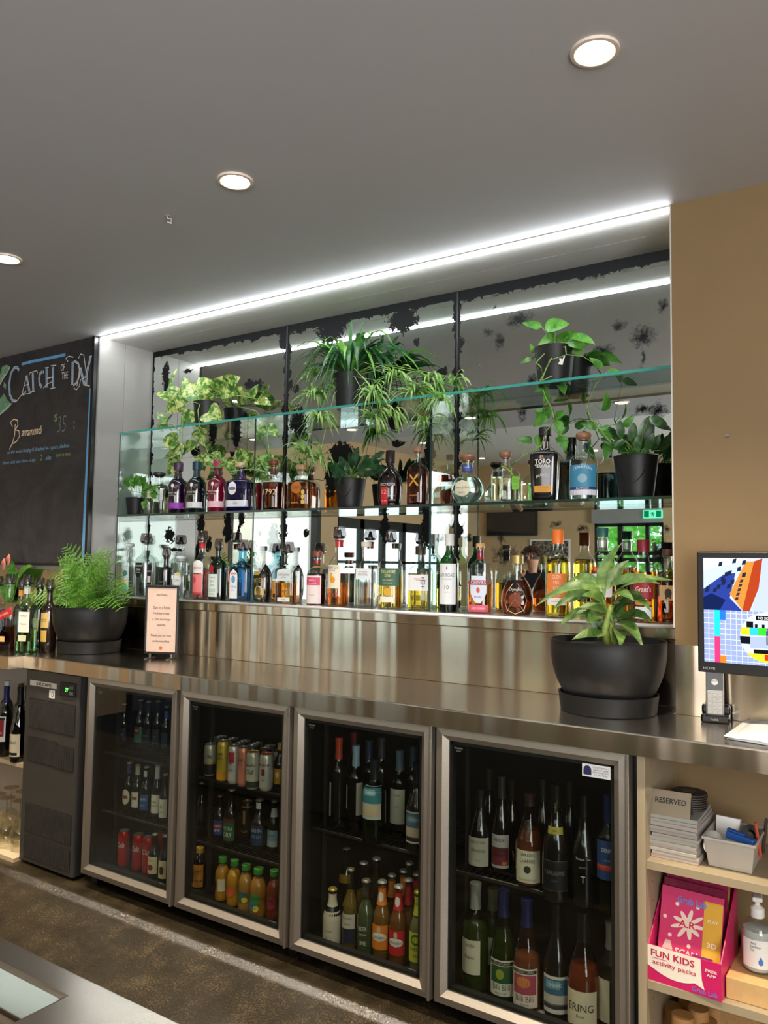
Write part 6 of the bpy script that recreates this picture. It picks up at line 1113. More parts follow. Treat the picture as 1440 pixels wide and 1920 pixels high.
# ============================================================ THINGS ON THE COUNTER AND SHELVES
# surcharge notice in a black stand
p = at(301, 1226, -.06); t = thing('notice_stand', (p.x, -.06, CT), 'black framed table notice about the public holiday surcharge, beside the fern pot', 'sign', rz=math.radians(24))
ww = .078; m = MB(); m.box(-ww, ww, -.006, .006, .020, .030); m.box(-ww, ww, -.006, .006, .312, .324); m.box(-ww, -ww + .009, -.006, .006, .03, .312); m.box(ww - .009, ww, -.006, .006, .03, .312); m.build('frame', P((14, 14, 15), .4), t, bevel=.003)
box_obj('paper', -ww + .009, ww - .009, -.001, .001, .03, .312, P((226, 196, 178), .35, spec=.6), t)
m = MB()
for s, z, w_ in (('Dear Patrons,', .280, .052), ('Due to a Public', .224, .080), ('Holiday today', .198, .074), ('a 10% surcharge', .172, .086), ('applies.', .148, .040), ('Thank you for your', .100, .098), ('understanding', .076, .080)): text_mb(m, s, flat(-.0018), 0, z, .013 if s[0] != 'a' else .012, w_)
m.build('lettering', P((60, 44, 38), .6), t)
MB().poly([(.008 * math.cos(a), .047 + .008 * math.sin(a)) for a in [-2 * PI * q / 16 for q in range(16)]][::-1], -.0018, thick=.0005).build('orange_seal', P((214, 110, 50), .5), t)
m = MB()
for x in (-.05, .05): m.box(x - .006, x + .006, -.045, .045, .0, .004); m.box(x - .004, x + .004, -.004, .004, .003, .021)
m.build('foot', P((120, 116, 110), .3, .8), t, bevel=.001)
# folded white card behind it, on the ledge
p = at(310, 1098, .165); t = thing('tent_card', (p.x, .160, LEDGE), 'folded white card standing on the ledge behind the notice', 'card')
m = MB(); m.add([(-.045, -.028, 0), (.045, -.014, 0), (.028, 0, .030), (-.018, 0, .058), (-.045, .028, 0), (.045, .020, 0), (-.045, 0, .035)], [(0, 1, 2, 3, 6), (4, 6, 3, 2, 5)]); m.build('card', WHITE, t)
m = MB(); text_mb(m, 'RESERVED', lambda u, z: (u, -.027 + .010 * (u + .045) / .09 + z * .5, z), -.005, .014, .008, .055); m.build('card_lettering', P((190, 190, 188), .5), t)
# monitor
p = at(1306, 1034, -.13); q = at(1306, 1259, -.13); t = thing('security_monitor', (p.x, -.13, CT), 'black computer monitor showing a security camera picture and a test card', 'monitor', rz=math.radians(-2))
z0, z1 = q.z - CT, p.z - CT; Wm = .56
MB().box(0, Wm, 0, .030, z0, z1).build('casing', P((9, 9, 10), .45), t, bevel=.004)
sx0, sx1, sz0, sz1 = .018, Wm - .018, z0 + .030, z1 - .018
box_obj('screen', sx0, sx1, -.0012, .0, sz0, sz1, SCR((150, 166, 206)), t)
zm = sz0 + (sz1 - sz0) * .5
def scr(pts, col, lay=1, name='screen_picture'):
    m = MB(); m.poly([(sx0 + a * (sx1 - sx0), sz0 + b * (sz1 - sz0)) for a, b in pts], -.0014 - .0004 * lay, thick=.0002); o = m.build(name, SCR(col), t); return o
R4 = lambda a, b, c, d: [(a, c), (b, c), (b, d), (a, d)]
scr(R4(0, 1, .5, 1), (196, 208, 226)); scr([(0, .52), (0, .70), (.10, .84), (.16, .86), (.13, .62), (.19, .5), (.0, .5)], (44, 62, 150), 2); scr([(0, .5), (.08, .5), (.11, .60), (.04, .66), (0, .62)], (20, 34, 80), 3)
scr([(.13, .66), (.21, .97), (.26, .97), (.205, .51), (.19, .51)], (214, 140, 60), 3); scr([(.19, .5), (.25, .97), (.29, 1), (.27, .72), (.225, .5)], (176, 64, 30), 4); scr([(.235, .5), (.275, .76), (.29, 1), (.45, 1), (.45, .5)], (188, 200, 222), 3)
scr([(0, .88), (0, 1), (.22, 1), (.2, .96)], (210, 222, 236), 3)
k = random.Random(2)
m = MB()
for i in range(16):
    a, b_ = k.uniform(.0, .2), k.uniform(.66, .95); m.poly([(sx0 + (a + dx) * (sx1 - sx0), sz0 + (b_ + dz) * (sz1 - sz0)) for dx, dz in ((0, 0), (.018, .006), (.022, .05), (.004, .04))], -.0034, thick=.0002)
m.build('screen_figures', SCR((28, 40, 66)), t); m = MB()
for i in range(5):
    a, b_ = .155 + i * .006, .60 + i * .042; m.poly([(sx0 + (a + dx) * (sx1 - sx0), sz0 + (b_ + dz) * (sz1 - sz0)) for dx, dz in ((0, 0), (.016, .004), (.020, .03), (.006, .03))], -.0040, thick=.0002)
m.build('screen_chairs', SCR((60, 50, 56)), t)
# test card: grid, colour columns and the round pattern
m = MB(); gx = .0142
i = 0
while sx0 + .012 + i * gx < sx1: x = sx0 + .012 + i * gx; m.poly([(x, sz0), (x + .0014, sz0), (x + .0014, zm), (x, zm)], -.0016, thick=.0002); i += 1
i = 0
while sz0 + .006 + i * gx < zm: z = sz0 + .006 + i * gx; m.poly([(sx0, z), (sx1, z), (sx1, z + .0014), (sx0, z + .0014)], -.0016, thick=.0002); i += 1
m.build('screen_grid', SCR((222, 230, 244)), t)
def sq(x0, x1, a, b_, col, lay=2): m = MB(); m.poly([(x0, a), (x1, a), (x1, b_), (x0, b_)], -.0014 - .0004 * lay, thick=.0002); return m.build('screen_picture', SCR(col), t)
hz = zm - sz0; X0_ = sx0 + .027
sq(X0_, X0_ + .015, sz0 + hz * .50, zm, (40, 210, 226)); sq(X0_, X0_ + .015, sz0, sz0 + hz * .5, (236, 60, 120)); sq(X0_ + .015, X0_ + .030, zm - .026, zm, (40, 120, 214)); sq(X0_ + .015, X0_ + .030, sz0, sz0 + .020, (236, 130, 40))
cx_, cz_, cr_ = sx0 + .160, sz0 + hz * .53, hz * .47
def disc(f, z0f, z1f, col, lay):
    """slice of the round pattern between two heights"""
    n = 16; z0_, z1_ = z0f * cr_, z1f * cr_; L_ = [(-math.sqrt(max(0, cr_ ** 2 - z * z)), z) for z in [z0_ + (z1_ - z0_) * i / n for i in range(n + 1)]]; pts = [(-x, z) for x, z in L_] + [(x, z) for x, z in reversed(L_)]
    m = MB(); m.poly([(cx_ + x, cz_ + z) for x, z in pts], -.0014 - .0004 * lay, thick=.0002); m.build('screen_picture', SCR(col), t)
disc(0, -.999, .999, (206, 218, 240), 3); disc(0, -.999, -.66, (226, 232, 50), 4); disc(0, -.30, .0, (20, 22, 26), 4); 
cols = [(222, 232, 40), (50, 200, 220), (60, 214, 50), (160, 50, 220), (230, 70, 50), (60, 80, 230)]
for i, c in enumerate(cols): a = cx_ - cr_ * .96 + i * cr_ * .32; sq(a, a + cr_ * .32, cz_ + cr_ * .06, cz_ + cr_ * .36, c, 4)
for i in range(6): a = cx_ - cr_ * .70 + i * cr_ * .26; sq(a, a + cr_ * .10, cz_ + cr_ * .36, cz_ + cr_ * .50, BK, 5)
sq(cx_ - cr_ * .75, cx_ - cr_ * .5, cz_ + cr_ * .36, cz_ + cr_ * .60, BK, 5); sq(cx_ - cr_ * .62, cx_ + cr_ * .9, cz_ - cr_ * .45, cz_ + cr_ * .0, (170, 184, 214), 5); sq(cx_ - cr_ * .5, cx_ + cr_ * .8, cz_ - cr_ * .66, cz_ - cr_ * .50, BK, 5); sq(cx_ - .0015, cx_ + .0015, cz_ - cr_ * .3, cz_ + cr_ * .25, BK, 6); sq(cx_ - cr_ * .1, cx_ + cr_ * .04, cz_ - cr_ * .92, cz_ - cr_ * .68, (220, 50, 30), 5)
sq(cx_ - cr_ * .40, cx_ + cr_ * .40, cz_ + cr_ * .66, cz_ + cr_ * .84, BK, 5); m = MB(); text_mb(m, 'NO SIGNAL', flat(-.0040), cx_, cz_ + cr_ * .75, cr_ * .10, cr_ * .62, off=.01); m.build('screen_lettering', SCR((240, 240, 240)), t)
m = MB(); text_mb(m, 'HDMI', flat(-.0008), .030, z0 + .012, .007, .030); m.build('bezel_lettering', P((150, 150, 150), .5), t)
box_obj('stand_neck', Wm * .8 - .04, Wm * .8 + .04, .03, .06, .01, z0 + .1, BLACK, t, .004); box_obj('stand_foot', Wm * .8 - .10, Wm * .8 + .10, .0, .11, .0, .012, BLACK, t, .004)
# cordless phone in its cradle
pf_ = atz(1345, 1350, CT); t = thing('cordless_phone', (pf_.x, -.055, CT), 'silver and black cordless phone standing in its cradle below the monitor', 'telephone', rz=math.radians(8))
m = MB(); m.box(-.036, .040, -.030, .040, 0, .022); m.box(-.036, .040, .012, .040, .018, .044); m.build('cradle', BLACKGLOSS, t, bevel=.006, seg=3); m = MB(); text_mb(m, 'Yealink', flat(-.0305), 0, .011, .006, .022); m.build('cradle_lettering', P((170, 170, 170), .5), t)
hs = box_obj('handset', -.024, .024, -.011, .011, 0, .165, P((150, 146, 138), .3, .5), t, .005); hs.location = (0, .004, .012); hs.rotation_euler = (math.radians(-6), 0, 0)
box_obj('phone_screen', -.0215, .0215, -.0122, -.011, .075, .160, BLACKGLOSS, hs, .003); MB().lathe([(.0001, 0), (.009, 0), (.0105, -.002), (.0105, -.003)], 20, cap=False).build('navigation_key', P((200, 196, 186), .3, .6), hs, loc=(0, -.0122, .098)).rotation_euler.x = -PI / 2
for r_ in range(5):
    for c_ in range(3): box_obj('key', -.019 + c_ * .0135, -.008 + c_ * .0135, -.0122, -.011, .010 + r_ * .012, .018 + r_ * .012, P((176, 172, 160), .35, .3), hs, .0015)
tag(MB().tube([atz(1390, 1342, CT + .01), atz(1402, 1330, CT + .02) + Vector((0, 0, .01)), atz(1420, 1334, CT + .01), atz(1440, 1350, CT + .004), atz(1470, 1352, CT + .004)], .002, 6).build('phone_cable', BLACK, smooth=True), 'thin black cable from the phone cradle behind the papers', 'cable')
# sheets of paper
pa = [atz(u, v, CT) for u, v in ((1363, 1386), (1425, 1340), (1530, 1352), (1520, 1412))]; k = random.Random(9)
for i in range(4):
    o_ = Vector((k.uniform(-.008, .008), k.uniform(-.008, .008), .0015 + i * .0016)); m = MB(); q = [Vector((a.x, a.y, CT)) + o_ for a in pa]; c0 = q[0]; n = 6; vs = []
    for j in range(n + 1):
        for i2 in range(n + 1):
            a = q[0].lerp(q[3], i2 / n); b2 = q[1].lerp(q[2], i2 / n); p = a.lerp(b2, j / n); p.z += .004 * math.sin(i2 * .9 + i) ** 2 * (i + 1) / 4; vs.append(p - c0)
    m.add(vs, [(j * (n + 1) + i2, j * (n + 1) + i2 + 1, (j + 1) * (n + 1) + i2 + 1, (j + 1) * (n + 1) + i2) for j in range(n) for i2 in range(n)])
    o = m.build('paper_sheet', WHITE, smooth=True); o.location = c0; sd = o.modifiers.new('thick', 'SOLIDIFY'); sd.thickness = .0004; tag(o, ('topmost loose white paper sheet' if i == 3 else ORD[i] + ' white paper sheet from the bottom') + ' of the loose pile, right end of the counter', 'paper', 'loose papers on the counter')
# ---- right hand shelves, upper shelf
ZS = .622
k = random.Random(5); a = at(1270, 1618, -.30); z = ZS + .0005
px0, px1 = at(1224, 1600, -.27).x, at(1312, 1600, -.27).x
for i in range(12):
    h = k.uniform(.006, .011); dx, dy = k.uniform(-.004, .004), k.uniform(-.006, .006)
    o = MB().box(-(px1 - px0) / 2, (px1 - px0) / 2, -.075, .105, 0, h).build('menu_booklet', P((170 + k.randint(-8, 8), 162, 152), .6, vary=.08, scale=200, stretch=(.02, .02, 3)), loc=((px0 + px1) / 2 + dx, -.215 + dy, z), bevel=.0008); o.rotation_euler.z = k.uniform(-.03, .03)
    tag(o, 'topmost booklet under the reserved sign' if i == 11 else 'pale booklet, %s from the bottom of the stack under the reserved sign' % ORD[i], 'booklet', 'stack of booklets'); z += h + .0003
t = thing('reserved_sign', ((px0 + px1) / 2 - .012, -.262, z), 'brushed metal reserved table sign on the stack of booklets', 'sign', rz=math.radians(3))
hw = .050; m = MB(); m.add([(-hw, -.024, 0), (hw, -.024, 0), (hw, -.001, .060), (-hw, -.001, .060), (-hw, .001, .060), (hw, .001, .060), (hw, .024, 0), (-hw, .024, 0)], [(0, 1, 2, 3), (3, 2, 5, 4), (4, 5, 6, 7)]); o = m.build('folded_plate', P((146, 134, 114), .28, .9), t); sd = o.modifiers.new('thick', 'SOLIDIFY'); sd.thickness = .0012
m = MB(); text_mb(m, 'RESERVED', lambda u, z_: (u, -.0256 + z_ * .383, z_), 0, .036, .013, .078, off=.015); m.build('sign_lettering', BK and P(BK, .5), t)
for i in range(7):
    t = thing('coaster', ((px0 + px1) / 2 + .012 + k.uniform(-.002, .002), -.17, z + i * .0062), 'topmost round black coaster behind the reserved sign' if i == 6 else 'round black coaster, %s from the bottom of the stack behind the reserved sign' % ORD[i], 'coaster', 'stack of round coasters')
    MB().lathe([(.044, 0), (.046, .001), (.046, .005), (.044, .006), (.0001, .006)], 28).build('disc', P((44, 38, 34), .5), t, smooth='auto')
    MB().lathe([(.0462, .0022), (.0466, .003), (.0462, .0038)], 28, cap=False).build('rim_band', P((96, 90, 84), .4, .4), t)
    if i == 6: box_obj('coaster_emblem', -.014, .014, -.010, .010, .006, .0064, P((90, 80, 74), .5), t)
# basket with odds and ends
bx0, bx1 = at(1322, 1600, -.26).x, at(1418, 1620, -.26).x; bw = (bx1 - bx0) / 2; t = thing('storage_basket', ((bx0 + bx1) / 2, -.195, ZS + .0005), 'white translucent plastic basket of stationery beside the booklets', 'basket')
m = MB(); a_, b_, c_ = .84, 1.0, .075; W0, D0 = bw, .085
o_ = [(-W0 * a_, -D0 * a_, 0), (W0 * a_, -D0 * a_, 0), (W0 * a_, D0 * a_, 0), (-W0 * a_, D0 * a_, 0), (-W0, -D0, c_), (W0, -D0, c_), (W0, D0, c_), (-W0, D0, c_)]
i_ = [(x * .955, y * .955, max(z, .003)) for x, y, z in o_]
m.add(o_ + i_, [(3, 2, 1, 0), (0, 1, 5, 4), (1, 2, 6, 5), (2, 3, 7, 6), (3, 0, 4, 7), (8, 9, 10, 11), (12, 13, 9, 8), (13, 14, 10, 9), (14, 15, 11, 10), (15, 12, 8, 11), (4, 5, 13, 12), (5, 6, 14, 13), (6, 7, 15, 14), (7, 4, 12, 15)]); m.build('tub', P((180, 172, 160), .35), t, bevel=.002)
m = MB(); r_ = W0 + .004; m.box(-r_, r_, -D0 - .005, -D0 + .002, c_ - .006, c_ + .001); m.box(-r_, r_, D0 - .002, D0 + .005, c_ - .006, c_ + .001); m.box(-r_, -r_ + .006, -D0, D0, c_ - .006, c_ + .001); m.box(r_ - .006, r_, -D0, D0, c_ - .006, c_ + .001); m.build('rim', P((190, 184, 172), .3), t, bevel=.002)
bc = Vector(t.location)
def item(name, mb, mat, loc, rot, label, cat, **k): o = mb.build(name, mat, **k); o.location = bc + Vector(loc); o.rotation_euler = rot; return tag(o, label, cat)
item('paper_roll', MB().lathe([(.006, 0), (.023, 0), (.023, .045), (.006, .045), (.006, 0)], 28, cap=False), P((232, 228, 216), .8, bump=.2), (-.048, -.030, .056), (math.radians(100), 0, .2), 'white paper roll in the basket', 'paper roll', smooth='auto')
item('card_box', MB().box(-.03, .03, -.008, .008, 0, .060), WHITE, (-.022, .03, .040), (-.15, 0, -.1), 'white card standing at the back of the basket', 'card', bevel=.001)
m = MB(); m.box(-.035, .035, -.010, .010, 0, .018); m.box(-.035, .01, -.008, .008, .018, .024); item('blue_stapler', m, P((34, 80, 150), .4), (.022, -.052, .068), (0, .12, -.2), 'blue plastic stapler lying across the basket', 'stapler', bevel=.003)
item('tape_dispenser', MB().lathe([(.010, 0), (.024, 0), (.026, .008), (.024, .02), (.010, .02), (.010, 0)], 22, cap=False), BLACK, (.032, .02, .066), (math.radians(60), 0, .4), 'black tape dispenser in the basket', 'tape dispenser', smooth='auto')
item('red_pen', MB().lathe([(.0015, 0), (.004, .01), (.004, .09), (.003, .095), (.0001, .095)], 10), P((200, 80, 50), .4), (.062, .0, .02), (.2, -.1, 0), 'red pen standing in the basket', 'pen')
item('dark_pen', MB().lathe([(.0015, 0), (.004, .01), (.004, .085), (.003, .09), (.0001, .09)], 10), P((50, 40, 40), .4), (.060, .04, .02), (-.1, .1, 0), 'dark pen standing in the basket', 'pen')
# ---- lower shelf: display box of activity packs
ZS2 = .322; PINK = P((200, 34, 96), .4, vary=.04); PINK2 = (210, 60, 110)
x0, x1 = at(1218, 1800, -.30).x, at(1357, 1840, -.30).x; wd = x1 - x0
t = thing('activity_pack_box', (x0, -.318, ZS2 + .0005), 'pink cardboard display box of kids activity packs', 'display box', rz=math.radians(-3))
fh, bh, dp_ = .088, .235, .17
m = MB(); th = .003
m.box(0, wd, 0, th, 0, fh)
for xx in (0, wd - th): m.add([(xx, th, 0), (xx + th, th, 0), (xx + th, dp_, 0), (xx, dp_, 0), (xx, th, fh), (xx + th, th, fh), (xx + th, dp_, bh), (xx, dp_, bh)], [(0, 3, 2, 1), (4, 5, 6, 7), (0, 1, 5, 4), (1, 2, 6, 5), (2, 3, 7, 6), (3, 0, 4, 7)])
m.box(0, wd, dp_, dp_ + th, 0, bh); m.box(th, wd - th, th, dp_, 0, th); m.build('carton', PINK, t)
m = MB(); pts = [(0, fh)] + [(.0, fh * .42)] + [(wd * (.0 + .72 * i / 10), fh * (.42 - .24 * math.sin(PI * (i / 10) * .9))) for i in range(1, 10)] + [(wd * .78, fh * .18), (wd * .745, fh * .42), (wd * .73, fh * .99)]
m.poly(pts, -.0006, thick=.0004); m.build('speech_bubble', P((236, 224, 206), .5), t)
m = MB(); text_mb(m, 'FUN KIDS', flat(-.0012), wd * .35, fh * .80, .017, wd * .60, off=.02, rot=-.0); text_mb(m, 'activity packs', flat(-.0012), wd * .37, fh * .53, .015, wd * .60, off=.012); m.ribbon([(wd * .06, fh * .66), (wd * .28, fh * .665)], .0015, -.0012); m.build('box_lettering', P((190, 30, 70), .5), t)
m = MB(); text_mb(m, 'FREE', flat(-.0012), wd * .87, fh * .74, .007, wd * .15, off=.02); text_mb(m, 'APP', flat(-.0012), wd * .87, fh * .62, .007, wd * .12, off=.02); m.build('box_lettering', P((240, 220, 214), .5), t)
m = MB(); text_mb(m, 'Grub Lab', flat(-.0012), wd * .78, fh * .13, .012, wd * .34, off=.02); m.build('box_lettering', P((120, 110, 190), .5), t)
def pack(i, y0, lean, mat, h, label):
    o = thing('activity_pack', (x0 + .012 + i * .002, -.318 + y0, ZS2 + .006), label, 'booklet', 'activity packs in the pink box', math.radians(-3)); o.rotation_euler.x = -lean
    box_obj('booklet', 0, wd - .024, 0, .004, 0, h, mat, o); return o
A1 = pack(0, .030, .30, P(PINK2, .35), .215, 'front pink activity pack with white splash and yellow strip'); ph = .215; pw = wd - .024
bb = MB(); box_obj('yellow_strip', pw * .70, pw * .99, -.0008, 0, .004, ph * .93, P((222, 170, 60), .4), A1)
cs = []; 
for i in range(108):
    a = 2 * PI * i / 108; rr = .030 + .013 * math.cos(9 * a) * (1 + .35 * math.sin(2 * a)); cs.append((pw * .46 + rr * math.cos(a), ph * .62 + rr * .85 * math.sin(a)))
m = MB(); m.poly(cs, -.0007, thick=.0003); 
for i in range(7): a = i * .9 + .3; m.poly([(pw * .46 + .060 * math.cos(a) + .005 * math.cos(b2), ph * .62 + .050 * math.sin(a) + .005 * math.sin(b2)) for b2 in [2 * PI * q / 10 for q in range(10)]], -.0007, thick=.0003)
m.build('splash_print', P((236, 214, 196), .5), A1)
m = MB(); text_mb(m, 'A.R.', flat(-.0014), pw * .46, ph * .62, .017, .046, off=.02); m.build('pack_lettering', P((206, 40, 70), .5), A1)
for s_, a_, b_, c_, d_ in (('SCAN', .46, .30, .018, .056), ('PLAY', .46, .19, .018, .056), ('PLAY', .85, .72, .008, .026), ('3D', .85, .46, .012, .024)):
    m = MB(); text_mb(m, s_, flat(-.0016), pw * a_, ph * b_, c_, d_, off=.02); m.build('pack_lettering', P((240, 226, 206), .5), A1)
m = MB(); text_mb(m, 'Grub Lab', flat(-.0014), pw * .50, ph * .88, .018, .074, off=.02); m.build('pack_lettering', P((110, 130, 200), .5), A1)
box_obj('crayon_packet', pw * .56, pw * .88, -.0030, -.0008, ph * .15, ph * .32, P((120, 50, 110), .4), A1); m = MB(); [m.box(pw * (.62 + .045 * q), pw * (.65 + .045 * q), -.0042, -.0030, ph * .20, ph * .29) for q in range(5)]; m.build('crayons', P((226, 190, 120), .5), A1)
m = MB(); m.poly([(pw * .05, ph * .1), (pw * .24, ph * .1), (pw * .26, ph * .26), (pw * .20, ph * .40), (pw * .12, ph * .40), (pw * .04, ph * .24)], -.0012, thick=.0003); m.build('figure_print', P((222, 190, 180), .5), A1)
for i in range(1, 4): pack(i, .035 + .026 * i, .26 - .04 * i, P([(120, 30, 60), (150, 34, 74), (190, 150, 70)][i - 1], .3, vary=.3, scale=60), .222 + .004 * i, ['dark pink activity pack second in the box', 'shiny activity pack third in the box', 'yellow backed activity pack at the back of the box'][i - 1])
# kraft box with hand sanitiser
kx0 = at(1368, 1820, -.25).x; t = thing('kraft_box', (kx0, -.30, ZS2 + .0005), 'brown cardboard box with black drawn strokes under the hand sanitiser', 'box'); MB().box(0, .26, 0, .28, 0, .052).build('carton', P((196, 158, 104), .7, vary=.06, scale=40), t, bevel=.002)
m = MB()
for i in range(12):
    a = k.uniform(.02, .12); b2 = k.uniform(.06, .16); an = k.uniform(0, PI); l = k.uniform(.02, .04); dx, dy = math.cos(an) * l, math.sin(an) * l * .6; m.add([(a - dx - .001, b2 - dy, .0526), (a - dx + .001, b2 - dy - .002, .0526), (a + dx + .001, b2 + dy - .002, .0526), (a + dx - .001, b2 + dy, .0526)], [(0, 1, 2, 3)])
m.build('drawn_strokes', P((40, 34, 30), .7), t)
sp_ = at(1413, 1790, -.215); t = thing('hand_sanitiser', (sp_.x + .010, -.215, ZS2 + .0535), 'clear pump bottle of hand sanitiser gel with white label', 'bottle', rz=math.radians(10))
MB().lathe([(.034, 0), (.038, .004), (.039, .09), (.036, .108), (.026, .120), (.014, .126), (.013, .134)], 28).build('bottle_body', M_SHELL, t, smooth='auto'); MB().lathe([(.032, .004), (.0355, .008), (.0365, .09), (.034, .100), (.0001, .101)], 24).build('gel', LIQ2((236, 236, 230), .6), t, smooth='auto')
MB().lathe([(.016, .128), (.017, .130), (.017, .150), (.010, .156), (.006, .158), (.006, .176), (.0001, .177)], 20).build('pump_collar', WHITE, t, smooth='auto'); m = MB(); m.box(-.012, .012, -.034, .012, .174, .186); m.build('pump_head', WHITE, t, bevel=.004, seg=3)
fb = lambda a, z: (.0396 * math.sin(a / .0396), -.0396 * math.cos(a / .0396), z)
m = MB(); n = 12; m.add([fb((2 * i / n - 1) * .040, z) for z in (.016, .084) for i in range(n + 1)], [(i, i + 1, n + 2 + i, n + 1 + i) for i in range(n)]); lb_ = m.build('label', WHITE, t, smooth=True)
fb = lambda a, z: (.0402 * math.sin(a / .0402), -.0402 * math.cos(a / .0402), z)
m = MB(); text_mb(m, 'Hand', fb, -.012, .076, .006, .014); text_mb(m, 'Sanitiser', fb, -.006, .068, .006, .026); text_mb(m, 'Gel', fb, -.014, .060, .006, .009); m.build('label_lettering', P((70, 70, 74), .5), lb_)
m = MB(); m.add([fb(.006, .046), fb(.000, .034), fb(.001, .027), fb(.006, .024), fb(.011, .027), fb(.012, .034)], [(0, 1, 2, 3, 4, 5)]); m.build('blue_drop', P((60, 120, 200), .5), lb_)
# ---- bottom shelf: turned wooden table number blocks and a patterned carton
k = random.Random(12)
for i, (u, v, r_) in enumerate([(1290, 1882, .026), (1262, 1898, .027), (1310, 1902, .026), (1280, 1915, .028), (1340, 1878, .027), (1245, 1915, .026), (1325, 1925, .027)]):
    hh = .085; p = at(u, v - 10, -.20 + .02 * (i % 3)); yy = -.10 - .045 * (i % 4); xx = at(u, v, yy).x; zz = at(u, v - 12, yy).z
    t = thing('wooden_block', (xx, yy, .0505), 'round topped wooden block, ' + ['back row middle', 'second row left', 'second row right', 'front row middle', 'back row right', 'front row left', 'front row right'][i] + ' of those on the bottom shelf', 'wooden block', 'wooden blocks on the bottom shelf'); h_ = max(.08, min(.22, zz - .05))
    MB().lathe([(r_ * .98, 0), (r_, .003), (r_, h_ - .004), (r_ * .97, h_), (.0001, h_)], 24).build('block', P((176, 128, 76), .6, vary=.15, scale=30, stretch=(1, 1, 6)), t, smooth='auto')
tag(box_obj('patterned_carton', at(1345, 1890, -.12).x, at(1425, 1890, -.12).x, -.12, -.02, .0505, .24, art_mat('patterned_card', [(150, 110, 70), (190, 150, 100), (120, 84, 50)], 60)), 'brown patterned carton at the right of the bottom shelf', 'box')
# ---- wine glasses standing on their rims under the left counter
GL = THIN((240, 240, 232), .95, .01, .07)
t0 = thing('wine_glass', (0, 0, 0), '', 'glass', 'wine glasses under the left counter'); 
MB().lathe([(.032, 0), (.036, .003), (.043, .048), (.044, .068), (.037, .096), (.020, .114), (.006, .124), (.004, .134), (.004, .205), (.007, .213)], 20, cap=False).build('bowl_and_stem', GL, t0, smooth='auto', angle=80); MB().lathe([(.007, .212), (.022, .216), (.036, .218), (.036, .221), (.0001, .221)], 20, cap=False).build('foot', GL, t0, smooth='auto')
spots = [(-2.86, -.27), (-2.955, -.28), (-3.05, -.27), (-2.90, -.17), (-3.00, -.17), (-2.94, -.07), (-3.04, -.06), (-3.10, -.17), (-3.145, -.28), (-2.97, .03), (-3.08, .035)]
nm_ = ['nearest the compressor unit', 'second along the front', 'third along the front', 'second row nearest the compressor', 'second row middle', 'third row nearest the compressor', 'third row middle', 'second row left', 'front left', 'back row right', 'back row left']
for (x, y), q_ in zip(spots, nm_):
    if x == spots[0][0]: g_ = t0
    else:
        g_ = t0.copy(); COL.objects.link(g_)
        for ch in list(t0.children): c = ch.copy(); COL.objects.link(c); c.parent = g_
    g_.location = (x, y, .0485); g_['label'] = 'upturned clear wine glass, %s, shelf under the left counter' % q_
